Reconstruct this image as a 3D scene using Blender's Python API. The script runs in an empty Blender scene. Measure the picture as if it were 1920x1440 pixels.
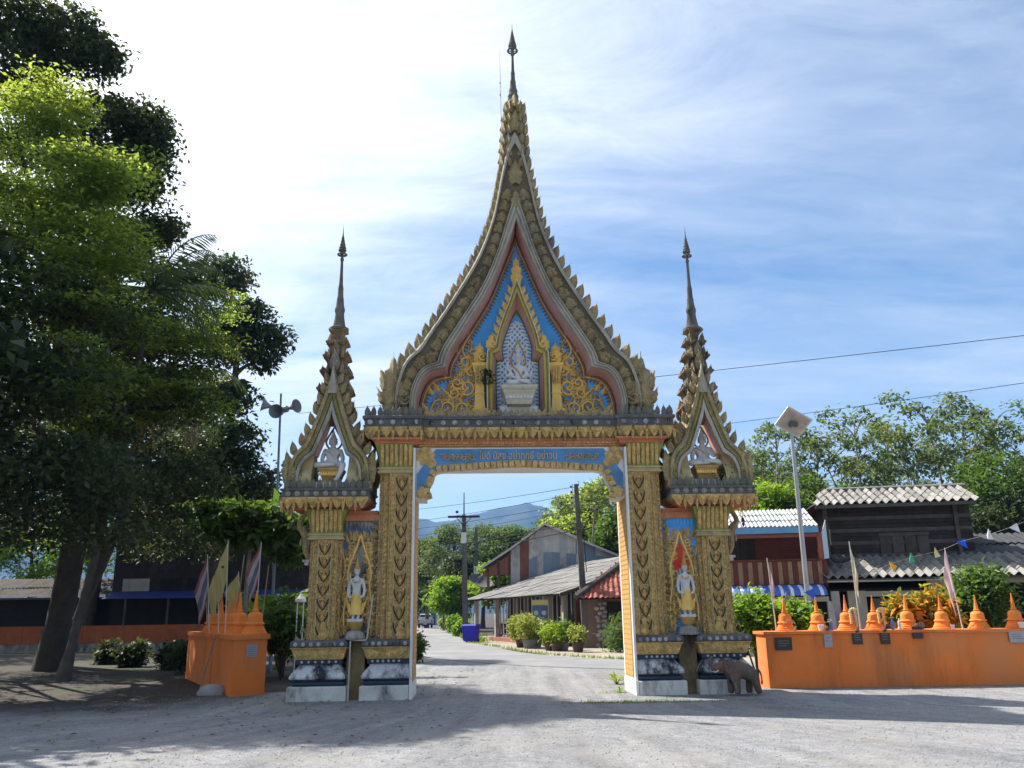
import bpy, bmesh, math, random
import numpy as np
from mathutils import Vector, Matrix
random.seed(7); rng = np.random.default_rng(11)
S = bpy.context.scene; COL = S.collection
R_ = math.radians

# ------------------------------------------------------------------ camera
FPX, HZ, ROLL, EYE = 1553.0, 1150.0, R_(0.8), 1.6
PITCH = math.atan((HZ-720)/FPX)
_r0 = Vector((1,0,0)); _u0 = Vector((0,-math.sin(PITCH),math.cos(PITCH))); CF = Vector((0,math.cos(PITCH),math.sin(PITCH)))
CR = _r0*math.cos(ROLL)-_u0*math.sin(ROLL); CU = _u0*math.cos(ROLL)+_r0*math.sin(ROLL)
cam = bpy.data.cameras.new('camera'); camo = bpy.data.objects.new('camera', cam); COL.objects.link(camo)
cam.sensor_width = 36; cam.lens = FPX/1920*36; cam.clip_start = .1; cam.clip_end = 12000
mw = Matrix.Identity(4)
for i in range(3):
    mw[i][0] = CR[i]; mw[i][1] = CU[i]; mw[i][2] = -CF[i]
mw[2][3] = EYE
camo.matrix_world = mw; S.camera = camo

# ------------------------------------------------------------------ light
SUN_AZ, SUN_EL = -55.0, 50.0         # degrees from +Y (towards -X), elevation
sd = Vector((math.sin(R_(SUN_AZ))*math.cos(R_(SUN_EL)), math.cos(R_(SUN_AZ))*math.cos(R_(SUN_EL)), math.sin(R_(SUN_EL))))
sl = bpy.data.lights.new('sun','SUN'); sl.energy = 3.8; sl.angle = R_(.53); sl.color = (1,.95,.86)
so = bpy.data.objects.new('sun', sl); COL.objects.link(so); so.rotation_euler = (-sd).to_track_quat('-Z','Y').to_euler()
S.view_settings.view_transform = 'Standard'; S.view_settings.look = 'None'; S.view_settings.gamma = 1
S.view_settings.use_curve_mapping = False; S.view_settings.exposure = 1.4

def nd(nt, t, **kw):
    n = nt.nodes.new(t)
    for k, v in kw.items():
        if k.startswith('i_'):
            k = k[2:]; k = int(k) if k.isdigit() else k.replace('_',' ')
            n.inputs[k].default_value = v
        else: setattr(n, k, v)
    return n
def ramp(nt, stops, interp='LINEAR'):
    n = nt.nodes.new('ShaderNodeValToRGB'); cr = n.color_ramp; cr.interpolation = interp
    while len(cr.elements) < len(stops): cr.elements.new(.5)
    for e, (p, c) in zip(cr.elements, stops):
        e.position = p; e.color = (c,c,c,1) if not hasattr(c,'__len__') else (*c,1)
    return n
W = bpy.data.worlds.new('World'); S.world = W; W.use_nodes = True
def build_world():
    nt = W.node_tree; nt.nodes.clear(); L = nt.links.new
    out = nd(nt,'ShaderNodeOutputWorld'); bg = nd(nt,'ShaderNodeBackground'); bg.inputs[1].default_value = .08
    sky = nd(nt,'ShaderNodeTexSky', sky_type='NISHITA', sun_disc=False, sun_elevation=R_(SUN_EL), sun_rotation=R_(SUN_AZ), altitude=50, air_density=1.1, dust_density=.3, ozone_density=2.2)
    tc = nd(nt,'ShaderNodeTexCoord'); sep = nd(nt,'ShaderNodeSeparateXYZ'); L(tc.outputs['Generated'], sep.inputs[0])
    zz = nd(nt,'ShaderNodeMath', operation='MAXIMUM', i_1=0.0); L(sep.outputs[2], zz.inputs[0])
    za = nd(nt,'ShaderNodeMath', operation='ADD', i_1=.16); L(zz.outputs[0], za.inputs[0])
    dx = nd(nt,'ShaderNodeMath', operation='DIVIDE'); L(sep.outputs[0], dx.inputs[0]); L(za.outputs[0], dx.inputs[1])
    dy = nd(nt,'ShaderNodeMath', operation='DIVIDE'); L(sep.outputs[1], dy.inputs[0]); L(za.outputs[0], dy.inputs[1])
    cb = nd(nt,'ShaderNodeCombineXYZ'); L(dx.outputs[0], cb.inputs[0]); L(dy.outputs[0], cb.inputs[1])
    mp = nd(nt,'ShaderNodeMapping'); mp.inputs['Rotation'].default_value = (0,0,R_(-22)); mp.inputs['Scale'].default_value = (.62,1.55,1); mp.inputs['Location'].default_value = (3.1,1.7,0)
    L(cb.outputs[0], mp.inputs[0])
    n1 = nd(nt,'ShaderNodeTexNoise', i_Scale=1.15, i_Detail=9.0, i_Roughness=.6, i_Distortion=.55); L(mp.outputs[0], n1.inputs['Vector'])
    mp2 = nd(nt,'ShaderNodeMapping'); mp2.inputs['Rotation'].default_value = (0,0,R_(20)); mp2.inputs['Scale'].default_value = (.95,2.3,1); L(cb.outputs[0], mp2.inputs[0])
    n2 = nd(nt,'ShaderNodeTexNoise', i_Scale=2.9, i_Detail=12.0, i_Roughness=.72, i_Distortion=.9); L(mp2.outputs[0], n2.inputs['Vector'])
    mm = nd(nt,'ShaderNodeMath', operation='MULTIPLY_ADD', i_1=.36); L(n2.outputs[0], mm.inputs[0]); L(n1.outputs[0], mm.inputs[2])
    # aureole: the veil of thin cloud brightens towards the sun
    dot = nd(nt,'ShaderNodeVectorMath', operation='DOT_PRODUCT'); L(tc.outputs['Generated'], dot.inputs[0]); dot.inputs[1].default_value = sd
    au = nd(nt,'ShaderNodeMapRange', clamp=True); au.inputs[1].default_value = .38; au.inputs[2].default_value = 1.0; L(dot.outputs['Value'], au.inputs[0])
    aup = nd(nt,'ShaderNodeMath', operation='POWER', i_1=1.7); L(au.outputs[0], aup.inputs[0])
    cv = nd(nt,'ShaderNodeMath', operation='MULTIPLY_ADD', i_1=.5); L(aup.outputs[0], cv.inputs[0]); L(mm.outputs[0], cv.inputs[2])
    rp = ramp(nt, [(.55,0.05),(.76,.42),(1.04,.92)]); L(cv.outputs[0], rp.inputs[0])
    lowm = nd(nt,'ShaderNodeMapRange', clamp=True); lowm.inputs[1].default_value = 0; lowm.inputs[2].default_value = .2; lowm.inputs[3].default_value=.5; lowm.inputs[4].default_value=0; L(sep.outputs[2], lowm.inputs[0])
    mk = nd(nt,'ShaderNodeMath', operation='MAXIMUM'); L(rp.outputs[0], mk.inputs[0]); L(lowm.outputs[0], mk.inputs[1])
    cl = nd(nt,'ShaderNodeMix', data_type='RGBA'); cl.inputs[6].default_value = (3.7,4.15,4.9,1); cl.inputs[7].default_value = (10.5,10.6,10.8,1); L(aup.outputs[0], cl.inputs[0])
    hs = nd(nt,'ShaderNodeHueSaturation', i_Saturation=1.17, i_Value=.74); L(sky.outputs[0], hs.inputs['Color'])
    mx = nd(nt,'ShaderNodeMix', data_type='RGBA'); L(mk.outputs[0], mx.inputs[0]); L(hs.outputs[0], mx.inputs[6]); L(cl.outputs[2], mx.inputs[7])
    L(mx.outputs[2], bg.inputs[0]); L(bg.outputs[0], out.inputs[0])
build_world()

# ------------------------------------------------------------------ pixel -> world (photo pixels, real depth)
def ray(px, py): return CF + CR*((px-960)/FPX) - CU*((py-720)/FPX)
def at(px, py, Y):
    d = ray(px,py); t = Y/d.y; return Vector((d.x*t, Y, EYE+d.z*t))
def gd(px, py, z=0.0):
    d = ray(px,py); t = (z-EYE)/d.z; return Vector((d.x*t, d.y*t, z))

# ------------------------------------------------------------------ object helpers
def tag(o, label=None, cat=None, group=None, kind=None):
    if label: o['label'] = label
    if cat: o['category'] = cat
    if group: o['group'] = group
    if kind: o['kind'] = kind
    return o
def empty(name, loc=(0,0,0), rz=0, label=None, cat=None, group=None):
    o = bpy.data.objects.new(name, None); COL.objects.link(o); o.location = loc; o.rotation_euler = (0,0,rz); o.empty_display_size = .1
    return tag(o, label, cat, group)
def inst(mesh, name, parent, loc=(0,0,0), rot=(0,0,0), sc=(1,1,1)):
    o = bpy.data.objects.new(name, mesh); COL.objects.link(o); o.parent = parent
    o.location = loc; o.rotation_euler = rot; o.scale = sc if hasattr(sc,'__len__') else (sc,sc,sc)
    return o
KIDS = {}
def copy_tree(o, parent=None):
    c = o.copy(); COL.objects.link(c); c.parent = parent
    for ch in [k for k in o.children]: copy_tree(ch, c)
    return c
class MB:
    def __init__(s): s.v = []; s.f = []; s.m = []; s.mi = 0
    def add(s, V, F, mi=None):
        b = len(s.v); s.v += [tuple(p) for p in V]; s.f += [tuple(i+b for i in q) for q in F]
        s.m += [s.mi if mi is None else mi]*len(F); return s
    def box(s, x0,x1,y0,y1,z0,z1):
        V = [(x0,y0,z0),(x1,y0,z0),(x1,y1,z0),(x0,y1,z0),(x0,y0,z1),(x1,y0,z1),(x1,y1,z1),(x0,y1,z1)]
        return s.add(V, [(3,2,1,0),(4,5,6,7),(0,1,5,4),(1,2,6,5),(2,3,7,6),(3,0,4,7)])
    def obox(s, c, a, b, d):   # centre and three half vectors (right handed)
        c,a,b,d = Vector(c),Vector(a),Vector(b),Vector(d)
        V = [c-a-b-d,c+a-b-d,c+a+b-d,c-a+b-d,c-a-b+d,c+a-b+d,c+a+b+d,c-a+b+d]
        return s.add(V, [(3,2,1,0),(4,5,6,7),(0,1,5,4),(1,2,6,5),(2,3,7,6),(3,0,4,7)])
    def loft(s, rings, closed=True, cap=True):
        n = len(rings[0]); V = [p for r in rings for p in r]; F = []
        for k in range(len(rings)-1):
            for i in range(n if closed else n-1):
                j = (i+1)%n; F.append((k*n+i,k*n+j,(k+1)*n+j,(k+1)*n+i))
        if cap: F.append(tuple(range(n-1,-1,-1))); F.append(tuple((len(rings)-1)*n+i for i in range(n)))
        return s.add(V,F)
    def rect(s, x0,x1,y0,y1, prof, fx=(1,1), fy=(1,1)):   # moulding: prof = [(offset, z)]; fx/fy: which sides follow the offset
        return s.loft([[(x0-o*fx[0],y0-o*fy[0],z),(x1+o*fx[1],y0-o*fy[0],z),(x1+o*fx[1],y1+o*fy[1],z),(x0-o*fx[0],y1+o*fy[1],z)] for o,z in prof])
    def lathe(s, prof, n=16, c=(0,0,0), ph=0):
        return s.loft([[(c[0]+r*math.cos(ph+2*math.pi*i/n), c[1]+r*math.sin(ph+2*math.pi*i/n), c[2]+z) for i in range(n)] for r,z in prof])
    def tube(s, pts, rad, n=6, cap=True):
        pts = [Vector(p) for p in pts]
        if not hasattr(rad,'__len__'): rad = [rad]*len(pts)
        rings = []; ref = None
        for i,p in enumerate(pts):
            t = (pts[min(i+1,len(pts)-1)]-pts[max(i-1,0)])
            if t.length < 1e-9: t = Vector((0,0,1))
            t.normalize()
            if ref is None: ref = t.orthogonal().normalized()
            ref = (ref-t*ref.dot(t)); ref = ref.normalized() if ref.length>1e-6 else t.orthogonal().normalized()
            b = t.cross(ref)
            rings.append([p+(ref*math.cos(2*math.pi*k/n)+b*math.sin(2*math.pi*k/n))*rad[i] for k in range(n)])
        return s.loft(rings, cap=cap)
    def prism(s, poly, y0, y1):    # polygon in x,z extruded along y
        n = len(poly); V = [(x,y0,z) for x,z in poly]+[(x,y1,z) for x,z in poly]
        F = [tuple(range(n)), tuple(range(2*n-1,n-1,-1))]+[(i,i+n,(i+1)%n+n,(i+1)%n) for i in range(n)]
        return s.add(V,F)
    def mesh(s, name, mats, smooth=None):
        me = bpy.data.meshes.new(name); me.from_pydata(s.v, [], s.f)
        mats = mats if isinstance(mats,(list,tuple)) else [mats]
        for m in mats: me.materials.append(m)
        if len(mats) > 1: me.polygons.foreach_set('material_index', s.m)
        bm = bmesh.new(); bm.from_mesh(me); bmesh.ops.recalc_face_normals(bm, faces=bm.faces); bm.to_mesh(me); bm.free()
        if smooth is not None:
            me.shade_smooth(); me.set_sharp_from_angle(angle=R_(smooth))
        me.update(); return me
    def obj(s, name, mats, parent=None, smooth=None, loc=(0,0,0), rot=(0,0,0)):
        return inst(s.mesh(name, mats, smooth), name, parent, loc, rot)
def cat(pts, n):   # Catmull-Rom through 2D/3D points, n samples
    P = [np.array(p,float) for p in pts]; P = [2*P[0]-P[1]]+P+[2*P[-1]-P[-2]]; out = []; m = len(P)-3
    for k in range(n):
        u = k/(n-1)*m; i = min(int(u),m-1); t = u-i; a,b,c,d = P[i:i+4]
        out.append(tuple(.5*((2*b)+(-a+c)*t+(2*a-5*b+4*c-d)*t*t+(-a+3*b-3*c+d)*t**3)))
    return out

# ------------------------------------------------------------------ materials
def mat(name, col, rough=.8, var=.2, scale=2.5, bump=.0, bscale=30, stain=None, metal=0.0, spec=.25, vst=1.0, second=None, carve=None):
    m = bpy.data.materials.new(name); m.use_nodes = True; nt = m.node_tree; L = nt.links.new; b = nt.nodes['Principled BSDF']
    b.inputs['Roughness'].default_value = rough; b.inputs['Metallic'].default_value = metal; b.inputs['Specular IOR Level'].default_value = spec
    g = nd(nt,'ShaderNodeNewGeometry')
    n = nd(nt,'ShaderNodeTexNoise', i_Scale=scale, i_Detail=6.0, i_Roughness=.65); L(g.outputs['Position'], n.inputs['Vector'])
    r = ramp(nt, [(.25,1-var),(.75,1+var)]); L(n.outputs[0], r.inputs[0])
    mx = nd(nt,'ShaderNodeMix', data_type='RGBA', blend_type='MULTIPLY'); mx.inputs[0].default_value = 1; mx.inputs[6].default_value = (*col,1); L(r.outputs[0], mx.inputs[7])
    c = mx.outputs[2]
    if second:   # (colour, scale, lo, hi)
        n2 = nd(nt,'ShaderNodeTexNoise', i_Scale=second[1], i_Detail=4.0); L(g.outputs['Position'], n2.inputs['Vector'])
        r2 = ramp(nt, [(second[2],0.0),(second[3],1.0)]); L(n2.outputs[0], r2.inputs[0])
        m2 = nd(nt,'ShaderNodeMix', data_type='RGBA'); L(r2.outputs[0], m2.inputs[0]); L(c, m2.inputs[6]); m2.inputs[7].default_value = (*second[0],1); c = m2.outputs[2]
    if stain:    # (colour, scale, lo, hi) streaks
        mp = nd(nt,'ShaderNodeMapping'); mp.inputs['Scale'].default_value = (1,1,.35*vst); L(g.outputs['Position'], mp.inputs[0])
        n3 = nd(nt,'ShaderNodeTexNoise', i_Scale=stain[1], i_Detail=8.0, i_Roughness=.7); L(mp.outputs[0], n3.inputs['Vector'])
        r3 = ramp(nt, [(stain[2],0.0),(stain[3],1.0)]); L(n3.outputs[0], r3.inputs[0])
        m3 = nd(nt,'ShaderNodeMix', data_type='RGBA'); L(r3.outputs[0], m3.inputs[0]); L(c, m3.inputs[6]); m3.inputs[7].default_value = (*stain[0],1); c = m3.outputs[2]
    if carve:    # (cells per metre, depth): shallow carved scrollwork finer than the modelled pieces, colour darkened along its cuts
        vo = nd(nt,'ShaderNodeTexVoronoi', i_Scale=carve[0], feature='DISTANCE_TO_EDGE'); nz = nd(nt,'ShaderNodeTexNoise', i_Scale=carve[0]*.35, i_Detail=2.0); L(g.outputs['Position'], nz.inputs['Vector'])
        ad = nd(nt,'ShaderNodeMix', data_type='RGBA', blend_type='ADD'); ad.inputs[0].default_value = .12; L(g.outputs['Position'], ad.inputs[6]); L(nz.outputs['Color'], ad.inputs[7]); L(ad.outputs[2], vo.inputs['Vector'])
        rc = ramp(nt, [(0.0,.30),(.09,1.0)]); L(vo.outputs['Distance'], rc.inputs[0])
        mc = nd(nt,'ShaderNodeMix', data_type='RGBA', blend_type='MULTIPLY'); mc.inputs[0].default_value = .75; L(c, mc.inputs[6]); L(rc.outputs[0], mc.inputs[7]); c = mc.outputs[2]
        rb = ramp(nt, [(0.0,0.0),(.22,1.0)]); L(vo.outputs['Distance'], rb.inputs[0])
        bc = nd(nt,'ShaderNodeBump', i_Strength=.9, i_Distance=carve[1]); L(rb.outputs[0], bc.inputs['Height']); L(bc.outputs[0], b.inputs['Normal'])
    L(c, b.inputs['Base Color'])
    if bump and not carve:
        nb = nd(nt,'ShaderNodeTexNoise', i_Scale=bscale, i_Detail=5.0); L(g.outputs['Position'], nb.inputs['Vector'])
        bp = nd(nt,'ShaderNodeBump', i_Strength=bump, i_Distance=.02); L(nb.outputs[0], bp.inputs['Height']); L(bp.outputs[0], b.inputs['Normal'])
    return m
def leafmat(name, col, tcol, tw=.45, var=.35, rough=.55):
    m = bpy.data.materials.new(name); m.use_nodes = True; nt = m.node_tree; L = nt.links.new
    b = nt.nodes['Principled BSDF']; out = nt.nodes['Material Output']
    b.inputs['Roughness'].default_value = rough; b.inputs['Specular IOR Level'].default_value = .3
    g = nd(nt,'ShaderNodeNewGeometry'); r = ramp(nt, [(0,1-var),(1,1+var)]); L(g.outputs['Random Per Island'], r.inputs[0])
    n = nd(nt,'ShaderNodeTexNoise', i_Scale=.45, i_Detail=2.0); L(g.outputs['Position'], n.inputs['Vector'])
    rn = ramp(nt, [(.35,(.9,.95,.85)),(.65,(1.15,1.05,.8))]); L(n.outputs[0], rn.inputs[0])
    def mul(colr):
        a = nd(nt,'ShaderNodeMix', data_type='RGBA', blend_type='MULTIPLY'); a.inputs[0].default_value = 1; a.inputs[6].default_value = (*colr,1); L(r.outputs[0], a.inputs[7])
        c = nd(nt,'ShaderNodeMix', data_type='RGBA', blend_type='MULTIPLY'); c.inputs[0].default_value = 1; L(a.outputs[2], c.inputs[6]); L(rn.outputs[0], c.inputs[7]); return c.outputs[2]
    L(mul(col), b.inputs['Base Color'])
    t = nd(nt,'ShaderNodeBsdfTranslucent'); L(mul(tcol), t.inputs[0])
    mx = nd(nt,'ShaderNodeMixShader'); mx.inputs[0].default_value = tw; L(b.outputs[0], mx.inputs[1]); L(t.outputs[0], mx.inputs[2]); L(mx.outputs[0], out.inputs[0])
    return m
BLK = (.035,.035,.035)
GOLD   = mat('gold_paint', (.88,.57,.20), .5, .3, 7, .35, 45, carve=(30,.012), second=((.46,.30,.11),8,.48,.72), stain=((.22,.165,.08),3.5,.56,.78), spec=.4)
GOLDD  = mat('gold_ground', (.68,.43,.17), .7, .3, 6, .2, 40, carve=(17,.02), stain=((.16,.11,.06),4,.52,.8))
GOLDB  = mat('bright_gold_paint', (.80,.52,.13), .5, .2, 5, .2, 40, stain=((.2,.13,.05),4,.6,.8), spec=.4)
OLDG   = mat('weathered_gold', (.50,.385,.19), .8, .3, 4, .4, 35, carve=(24,.015), stain=((.09,.08,.065),2.2,.5,.74), second=((.40,.37,.31),2.1,.54,.74))
GABLEG = mat('gable_ground', (.15,.125,.08), .9, .3, 4, .4, 30)
RAILC  = mat('gable_rail_render', (.40,.37,.30), .85, .2, 3, .3, 30, stain=((.14,.13,.11),1.6,.5,.74))
GROOVE = mat('dark_groove', (.055,.042,.025), .9, .3, 6)
OLDT   = mat('dark_weathered_gold', (.36,.27,.15), .85, .35, 4, .4, 35, carve=(22,.015), stain=((.07,.062,.052),2.6,.42,.68), second=((.33,.30,.26),2.4,.55,.75))
ANTC   = mat('antefix_render', (.15,.145,.12), .9, .35, 5, .3, 30, stain=((.34,.30,.2),4,.6,.75))
GREYC  = mat('weathered_render', (.34,.32,.28), .9, .25, 3, .4, 30, stain=(BLK,2.0,.45,.66))
WHITEW = mat('weathered_white', (.60,.58,.54), .85, .2, 3, .3, 25, stain=((.07,.07,.068),2.6,.5,.7))
WHITE  = mat('white_paint', (.74,.72,.68), .75, .1, 2, .1, 30, stain=((.35,.33,.28),2.2,.6,.8))
STATW  = mat('statue_white', (.58,.57,.56), .7, .1, 5, .15, 40, stain=((.18,.18,.19),7,.55,.8))
BLACKL = mat('mouldy_ledge', (.12,.12,.115), .9, .35, 4, .4, 35, stain=((.4,.39,.36),5,.62,.72), vst=3)
DKBLUE = mat('dark_blue_paint', (.04,.055,.085), .75, .3, 4, .3, 30, stain=((.3,.3,.3),6,.66,.75))
LOTUS  = mat('lotus_white', (.58,.58,.58), .85, .2, 4, .4, 25, stain=((.035,.037,.05),2.8,.45,.6), vst=1.2)
BLUE   = mat('blue_paint', (.09,.42,.92), .6, .15, 3, .1, 40, stain=((.09,.13,.22),2.2,.6,.82))
BLUEGR = mat('grey_blue_paint', (.09,.16,.27), .7, .25, 3, .2, 40, stain=((.10,.10,.10),2.4,.5,.7))  # greyer, darker blue for the left niche
PINK   = mat('pink_wash', (.62,.34,.30), .8, .15, 2.5, .1, 30, stain=((.2,.14,.13),1.8,.54,.78))
REDB   = mat('red_ochre', (.52,.19,.09), .75, .2, 4, .15, 40, stain=((.1,.06,.05),2.2,.56,.75))
REDP   = mat('red_paint', (.62,.05,.03), .6, .15, 4)
GREEN  = mat('green_line', (.22,.24,.05), .7, .25, 4, .1)
CONCR  = mat('concrete', (.40,.385,.36), .9, .2, 2, .3, 25, stain=((.09,.09,.085),1.7,.52,.72))
ORANGE = mat('orange_paint', (.80,.215,.05), .85, .1, 1.6, .12, 35, stain=((.36,.11,.04),1.5,.5,.78), vst=.4, spec=.1, second=((.66,.235,.085),.9,.47,.66))
TERRA  = mat('terracotta_paint', (.80,.24,.045), .8, .15, 5, .1, 30, stain=((.3,.09,.03),5,.6,.8))
PALEG = mat('pale_gold',(.46,.38,.19),.75,.25,4,.3,35,stain=((.12,.11,.08),2.2,.54,.77))
# ------------------------------------------------------------------ ground
def gravel_mat():
    m = bpy.data.materials.new('gravel'); m.use_nodes = True; nt = m.node_tree; L = nt.links.new; b = nt.nodes['Principled BSDF']
    b.inputs['Roughness'].default_value = .95; b.inputs['Specular IOR Level'].default_value = .1
    g = nd(nt,'ShaderNodeNewGeometry')
    v = nd(nt,'ShaderNodeTexVoronoi', i_Scale=72.0); L(g.outputs['Position'], v.inputs['Vector'])
    r = ramp(nt, [(0,(.13,.13,.14)),(.35,(.27,.27,.28)),(.75,(.30,.30,.305)),(1,(.47,.465,.46))]); L(v.outputs['Color'], r.inputs[0])
    mp = nd(nt,'ShaderNodeMapping'); mp.inputs['Scale'].default_value = (1.7,.16,1); L(g.outputs['Position'], mp.inputs[0])
    sx = nd(nt,'ShaderNodeSeparateXYZ'); L(g.outputs['Position'], sx.inputs[0])      # wheel tracks fan out from the gate opening
    dy_ = nd(nt,'ShaderNodeMath', operation='SUBTRACT', i_0=20.5); L(sx.outputs[1], dy_.inputs[1]); da = nd(nt,'ShaderNodeMath', operation='MAXIMUM', i_1=5.5); L(dy_.outputs[0], da.inputs[0])
    an = nd(nt,'ShaderNodeMath', operation='DIVIDE'); L(sx.outputs[0], an.inputs[0]); L(da.outputs[0], an.inputs[1]); a2 = nd(nt,'ShaderNodeMath', operation='MULTIPLY', i_1=9.0); L(an.outputs[0], a2.inputs[0])
    y2 = nd(nt,'ShaderNodeMath', operation='MULTIPLY', i_1=.10); L(sx.outputs[1], y2.inputs[0]); cv_ = nd(nt,'ShaderNodeCombineXYZ'); L(a2.outputs[0], cv_.inputs[0]); L(y2.outputs[0], cv_.inputs[1])
    n = nd(nt,'ShaderNodeTexNoise', i_Scale=1.6, i_Detail=4.0, i_Roughness=.65); L(cv_.outputs[0], n.inputs['Vector'])
    rn = ramp(nt, [(.34,.78),(.5,1.0),(.66,1.2)]); L(n.outputs[0], rn.inputs[0])
    mx = nd(nt,'ShaderNodeMix', data_type='RGBA', blend_type='MULTIPLY'); mx.inputs[0].default_value = 1; L(r.outputs[0], mx.inputs[6]); L(rn.outputs[0], mx.inputs[7])
    nf = nd(nt,'ShaderNodeTexNoise', i_Scale=5.0, i_Detail=8.0, i_Roughness=.75); L(g.outputs['Position'], nf.inputs['Vector']); rf = ramp(nt, [(.3,.72),(.5,1.0),(.7,1.25)]); L(nf.outputs[0], rf.inputs[0])
    mf = nd(nt,'ShaderNodeMix', data_type='RGBA', blend_type='MULTIPLY'); mf.inputs[0].default_value = 1; L(mx.outputs[2], mf.inputs[6]); L(rf.outputs[0], mf.inputs[7]); mx = mf
    n2 = nd(nt,'ShaderNodeTexNoise', i_Scale=.55, i_Detail=7.0, i_Roughness=.7); L(g.outputs['Position'], n2.inputs['Vector'])
    r2 = ramp(nt, [(.46,0.0),(.66,.7)]); L(n2.outputs[0], r2.inputs[0])
    m2 = nd(nt,'ShaderNodeMix', data_type='RGBA'); L(r2.outputs[0], m2.inputs[0]); L(mx.outputs[2], m2.inputs[6]); m2.inputs[7].default_value = (.36,.345,.315,1)
    n3 = nd(nt,'ShaderNodeTexNoise', i_Scale=9.0, i_Detail=3.0); L(g.outputs['Position'], n3.inputs['Vector'])
    r3 = ramp(nt, [(.76,0.0),(.82,.5)]); L(n3.outputs[0], r3.inputs[0])
    m3 = nd(nt,'ShaderNodeMix', data_type='RGBA'); L(r3.outputs[0], m3.inputs[0]); L(m2.outputs[2], m3.inputs[6]); m3.inputs[7].default_value = (.12,.13,.06,1)
    # earth, leaf litter and tree shade mixed into the gravel colour on the tree side
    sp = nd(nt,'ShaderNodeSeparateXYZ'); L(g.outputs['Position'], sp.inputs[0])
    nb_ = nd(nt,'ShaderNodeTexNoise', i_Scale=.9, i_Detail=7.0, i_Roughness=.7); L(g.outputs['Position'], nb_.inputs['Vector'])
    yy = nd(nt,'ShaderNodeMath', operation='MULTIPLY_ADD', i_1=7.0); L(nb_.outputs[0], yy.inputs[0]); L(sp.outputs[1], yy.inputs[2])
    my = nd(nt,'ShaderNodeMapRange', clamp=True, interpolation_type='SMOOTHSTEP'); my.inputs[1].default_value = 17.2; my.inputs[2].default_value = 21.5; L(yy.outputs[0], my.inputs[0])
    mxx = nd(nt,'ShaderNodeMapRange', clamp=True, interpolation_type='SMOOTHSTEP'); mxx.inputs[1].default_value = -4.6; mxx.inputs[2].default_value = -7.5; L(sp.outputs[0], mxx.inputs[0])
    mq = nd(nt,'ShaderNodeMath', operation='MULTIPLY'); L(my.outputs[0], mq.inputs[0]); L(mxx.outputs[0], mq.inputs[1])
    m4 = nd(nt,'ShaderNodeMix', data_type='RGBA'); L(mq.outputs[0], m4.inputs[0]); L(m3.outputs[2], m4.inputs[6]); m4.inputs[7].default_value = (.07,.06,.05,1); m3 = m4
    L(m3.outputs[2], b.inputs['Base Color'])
    bp = nd(nt,'ShaderNodeBump', i_Strength=.9, i_Distance=.02); L(v.outputs['Distance'], bp.inputs['Height']); L(bp.outputs[0], b.inputs['Normal'])
    return m
EARTH = mat('earth', (.06,.051,.043), .95, .35, 1.2, .5, 14, second=((.05,.07,.025),.5,.55,.7), stain=((.05,.042,.035),.7,.5,.75))
GRAVEL = gravel_mat()
ASPH = mat('asphalt', (.20,.20,.205), .9, .18, .9, .3, 60, second=((.26,.255,.245),.35,.45,.7), stain=((.11,.11,.115),.5,.6,.75))
APRON = mat('sandy_verge', (.30,.26,.21), .95, .25, 1.1, .5, 12, second=((.12,.14,.05),.8,.6,.75))
def sheet(name, pts, z, m):
    mb = MB(); mb.add([(x,y,z) for x,y in pts], [tuple(range(len(pts)))]); o = mb.obj(name, m); o['kind'] = 'structure'; return o
sheet('ground', [(-5000,-400),(5000,-400),(5000,6000),(-5000,6000)], 0, EARTH)
# gravel yard with an uneven edge
e = [(-30,-12),(40,-12),(40,18.3),(24,19.2),(13,20.6),(8,23),(5,25),(2.4,26.5),(0,29.5),(-1.6,32),(-3.2,33),(-4.0,30),(-3.6,26),(-3.3,22),(-4.6,19.4),(-6,18.8),(-8,18.6),(-10,17.6),(-13,17.4),(-17,16.6),(-30,17)]
pts = []
for i in range(len(e)):
    a, b = e[i], e[(i+1)%len(e)]; n = max(1,int(math.dist(a,b)/.5)) if math.dist(a,b) < 30 else 1
    for k in range(n):
        j = .12 if n > 1 else 0
        pts.append((a[0]+(b[0]-a[0])*k/n+random.uniform(-j,j), a[1]+(b[1]-a[1])*k/n+random.uniform(-j,j)))
sheet('gravel_yard', pts, .008, GRAVEL)
road = cat([(44,21),(30,21),(16,22),(9,24),(4.6,26.6),(1.2,29.6),(-1.4,34.5),(-3.2,42),(-5.2,51),(-8.4,80),(-11.2,105),(-19,170),(-42,300)], 90)
wd = [2.15 if y < 40 else 2.4 for x,y in road]
mb = MB(); V = []; F = []
for i,(x,y) in enumerate(road):
    a = road[max(i-1,0)]; b = road[min(i+1,len(road)-1)]; t = Vector((b[0]-a[0],b[1]-a[1])).normalized()
    V += [(x-t.y*wd[i],y+t.x*wd[i],.02),(x+t.y*wd[i],y-t.x*wd[i],.02)]
    if i: F.append((2*i-2,2*i-1,2*i+1,2*i))
mb.add(V,F); o = mb.obj('road', ASPH); o['kind'] = 'structure'
sheet('verge', [(2.9,27.2),(5.5,27.2),(14,25.2),(14,41),(3.5,42.5),(-1.8,58),(-4.5,64),(-3.6,55),(-1.9,46),(.7,36.5)], .004, APRON)
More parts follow.
